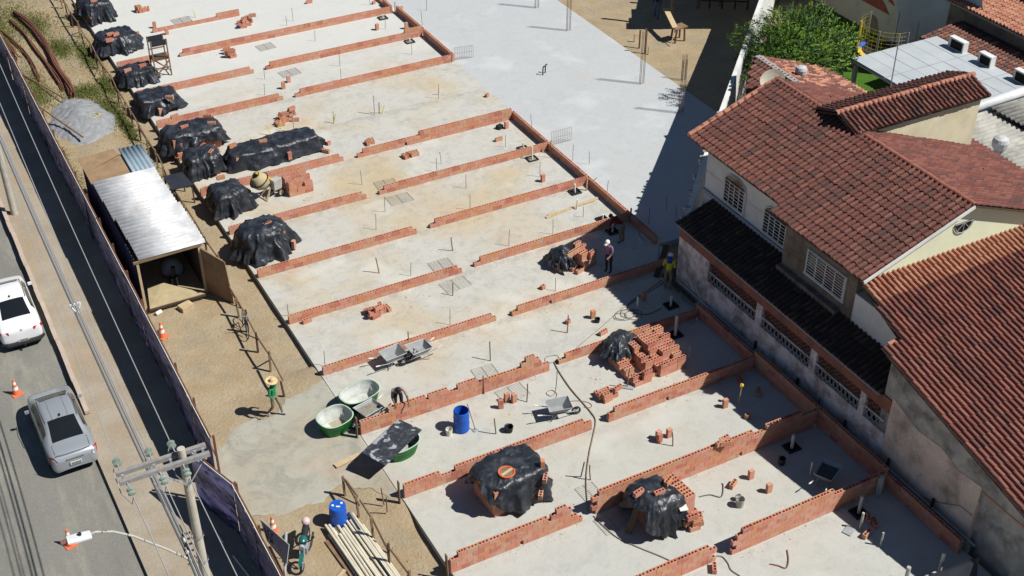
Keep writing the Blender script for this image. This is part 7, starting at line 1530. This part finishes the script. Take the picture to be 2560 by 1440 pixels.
# bricks weighing down the sheets
for px, py, z, rz, mode, lb_ in [(235, 5, 1.15, .1, 0, 'brick on top of the farthest black sheet'), (232, 58, .12, .3, 1, 'brick standing on the hem of the farthest black sheet'), (276, 90, .88, .1, 0, 'left brick on top of the second black sheet from the far end'), (290, 90, .88, .4, 0, 'right brick on top of the second black sheet from the far end'), (274, 104, .85, 0, 0, 'front brick on top of the second black sheet from the far end'),
    (320, 180, .70, .1, 0, 'brick on the front corner of the sheet at the foot of the wooden stand'), (357, 168, .72, .2, 0, 'brick on the back of the sheet at the foot of the wooden stand'), (425, 248, .82, -.6, 0, 'brick on the right end of the smooth topped sheet'), (403, 288, .02, .1, 1, 'brick standing against the front of the smooth topped sheet'),
    (462, 322, 1.06, .1, 0, 'left brick on the large lifted sheet'), (530, 313, 1.06, -.4, 0, 'right brick on the large lifted sheet'), (520, 295, 1.06, -.5, 0, 'back brick on the large lifted sheet'), (437, 295, 1.06, .2, 0, 'far left brick on the large lifted sheet'), (446, 367, .55, -.5, 0, 'brick at the lower left hem of the large lifted sheet'), (529, 372, .6, -.2, 0, 'brick at the lower right hem of the large lifted sheet'),
    (485, 420, .55, -.4, 0, 'brick on the slope of the sheet left of the long stack'), (552, 448, .5, 0, 0, 'brick at the foot between the two pointed sheets'), (528, 385, 1.0, .9, 0, 'brick on the top of the sheet left of the long stack'), (658, 358, .82, 0, 0, 'brick on the far edge of the long wrinkled sheet'), (600, 402, .25, .05, 0, 'front left brick on the long wrinkled sheet'), (642, 393, .35, .5, 0, 'middle brick on the long wrinkled sheet'),
    (582, 368, .85, .2, 0, 'brick on the left end of the long wrinkled sheet'), (725, 398, .1, .1, 1, 'brick standing against the front of the long wrinkled sheet'), (669, 565, 1.2, .2, 0, 'brick on top of the big round covered heap'), (735, 620, .1, .8, 1, 'red brick at the right foot of the big round covered heap'),
    (1670, 1208, 1.42, .5, 0, 'largest brick on the torn black sheet'), (1596, 1237, 1.38, .2, 0, 'left brick on the torn black sheet'), (1648, 1237, 1.38, .0, 0, 'middle brick on the torn black sheet'), (1356, 1172, 1.2, 1.2, 1, 'brick leaning at the right edge of the sheet with the sieve'), (1363, 1200, .95, .9, 0, 'brick lying on the right edge of the sheet with the sieve'), (1352, 1240, .35, .9, 0, 'brick at the lower right hem of the sheet with the sieve')]:
    p = gp(px, py, z); lb(p.x, p.y, z+(.195 if mode else 0), 0, H if mode else 0, rz, lb_, .39, 'bricks weighing down the black sheets')
# small piles
def pile(px, py, n, label, seed, sx=.35, sy=.3, lv=2, end=False):
    p = gp(px, py); r = random.Random(seed); items = []; k = 0
    for l in range(lv):
        for i in range(max(1, int(n*(1-l/lv*1.1)))):
            if end: items.append(((i-(n-1)/2)*.17+r.gauss(0, .01)+.04*l, r.gauss(0, .03), .0+.2*l, 0, 0, H+r.gauss(0, .12)))
            else: items.append((r.uniform(-sx, sx), (i/max(1, n-1)-.5)*sy*2, l*.192, 0, 0, r.gauss(0, .25)))
    return heap(p.x, p.y, items, label)
pile(357, 28, 5, 'small pile of five bricks on the pale slab near the covered heaps', 1, .1, .3, 2, True)
pile(575, 140, 4, 'brick pile with a brick across its top, in the second bay from the far end', 2, .12, .28, 3); pile(578, 128, 2, 'loose bricks on the back of the second bay brick pile', 12, .3, .2, 2)
pile(612, 60, 7, 'rough heap of bricks at the end of the farthest thin wall', 3, .45, .5, 4)
pile(716, 297, 6, 'crumbling brick pyramid in front of the two-course wall', 4, .32, .3, 4); pile(716, 305, 5, 'outer bricks of the crumbling pyramid', 14, .5, .28, 1)
pile(1027, 390, 5, 'row of bricks set on edge before the open yellowish bay', 5, .1, .2, 1, True); pile(925, 358, 3, 'three bricks standing on the stepped wall end', 6, .1, .2, 1, True)
pile(938, 785, 5, 'small brick pile with uprights against the two-course wall', 7, .2, .25, 3); pile(960, 777, 3, 'upright bricks at the right of the small pile', 17, .1, .2, 2, True)
pile(1520, 990, 6, 'brick pile with standing bricks left of the large open brick pile', 8, .3, .25, 3); pile(1505, 990, 3, 'pinkish bricks leaning on the pile left of the large open pile', 18, .1, .2, 1, True)
pile(1720, 1305, 6, 'orange bricks spilled on the right of the torn sheet stack', 9, .22, .4, 4)
pile(1793, 1095, 3, 'bricks lying on top of the five course wall', 10, .2, .1, 1); [o for o in C.objects if o.get('label') == 'bricks lying on top of the five course wall'][0].location.z = 1.0
o_ = [o for o in C.objects if o.get('label') == 'bricks lying on top of the five course wall'][0]; q = gp(1793, 1095, 1.0); o_.location = (q.x, 26.25, 1.0)
pile(1040, 1452, 1, 'lone brick at the bottom edge', 11, .01, .01, 1)
b = MB(); p = gp(1262, 318); b.rbox(p+Vector((-.3, 0, 0)), .3, .25, .2, .3, M_BLACK); tag(b.build('dark_bag'), 'small black bag beside the brick at the wall end', 'bag')

# give pins that share a wall their order along it
from collections import defaultdict
gr_ = defaultdict(list)
for o in C.objects:
    if o.get('category') in ('steel pin', 'conduit') and ' by ' in o.get('label', ''): gr_[o['label']].append(o)
for lb_, l in gr_.items():
    if len(l) > 1:
        l.sort(key=lambda o: proj(o.location)[0]); n = len(l)
        for i, o in enumerate(l): o['label'] = ('leftmost' if i == 0 else 'rightmost' if i == n-1 else 'middle' if n == 3 else ('', 'second from the left', 'third from the left', 'fourth from the left', 'fifth from the left', 'sixth from the left', 'seventh from the left')[min(i, 6)])+' '+lb_

# ---------------------------------------------------------------- mortar crumbs, brick chips, clods
def crumbs(name, spots, m, smin, smax, label, seed):
    r = random.Random(seed); vs = []; fs = []
    for x, y, sx, sy, n, z in spots:
        for k in range(n):
            px_, py_ = r.gauss(x, sx) if sx < 1.2 else x+r.uniform(-sx, sx), r.gauss(y, sy); s_ = r.uniform(smin, smax)*(.5+r.random()**2); a = r.uniform(0, 2*PI); i0 = len(vs); h = s_*r.uniform(.35, .8)
            for q in range(5): vs.append((px_+s_*math.cos(a+q*1.257)*r.uniform(.6, 1.1), py_+s_*math.sin(a+q*1.257)*r.uniform(.6, 1.1), z))
            vs.append((px_+r.uniform(-.3, .3)*s_, py_+r.uniform(-.3, .3)*s_, z+h)); fs += [(i0+q, i0+(q+1) % 5, i0+5) for q in range(5)]
    b = MB(); b.add(vs, fs, m); return tag(b.build(name), label, 'rubble crumbs', kind='stuff')
WL = [(12, 18.5, 63.8), (12, 18.8, 60), (12, 19, 52.5), (12, 18.7, 48.7), (12, 19.5, 44.9), (12, 19.9, 41.2), (12, 19.6, 37.4), (12, 20, 33.6), (12, 19.6, 29.9), (12, 17, 26.1), (14.5, 19.8, 22.5), (15.5, 28, 67.6), (19, 28.7, 63.8), (19.5, 28.8, 59.9), (20, 28.4, 52.4), (19.4, 28.4, 48.7), (20.3, 28.4, 44.9), (20.6, 28.4, 41.2), (20.4, 28, 37.3), (20.5, 26.9, 33.7), (20.4, 26.9, 29.9), (17.4, 26.9, 26.1), (20.4, 26.9, 22.4)]
crumbs('mortar_crumbs', [((a+c)/2, y-.06, (c-a)/2, .10, 80, .001) for a, c, y in WL if c-a > 2.5], mat('dried_mortar', (.30, .285, .24), (.24, .225, .19), 6., .95), .010, .03, 'dried mortar droppings along the near foot of the brick walls', 1)
crumbs('brick_chips', [(x, y, .6, .45, 26, .001) for x, y in ((16.2, 50.6), (17.2, 60.3), (23.4, 31), (24.4, 38.8), (20.3, 24.6), (16.5, 27.8), (17.8, 32.2), (22, 32.3), (13.5, 56), (16, 53.6), (17, 40.5), (20.3, 71), (17, 67))], BR[3], .012, .04, 'orange brick chips scattered round the brick piles', 2)
crumbs('soil_clods', [(9.3, 40, 1.0, 4, 900, DZ-.01), (11.2, 44, .5, 10, 900, DZ-.01), (8.5, 57.5, 1., 1.5, 500, DZ-.01), (10.5, 28, .9, 2, 500, DZ-.01)], M_DIRT, .012, .05, 'small clods and stones over the bare soil beside the slab', 3)
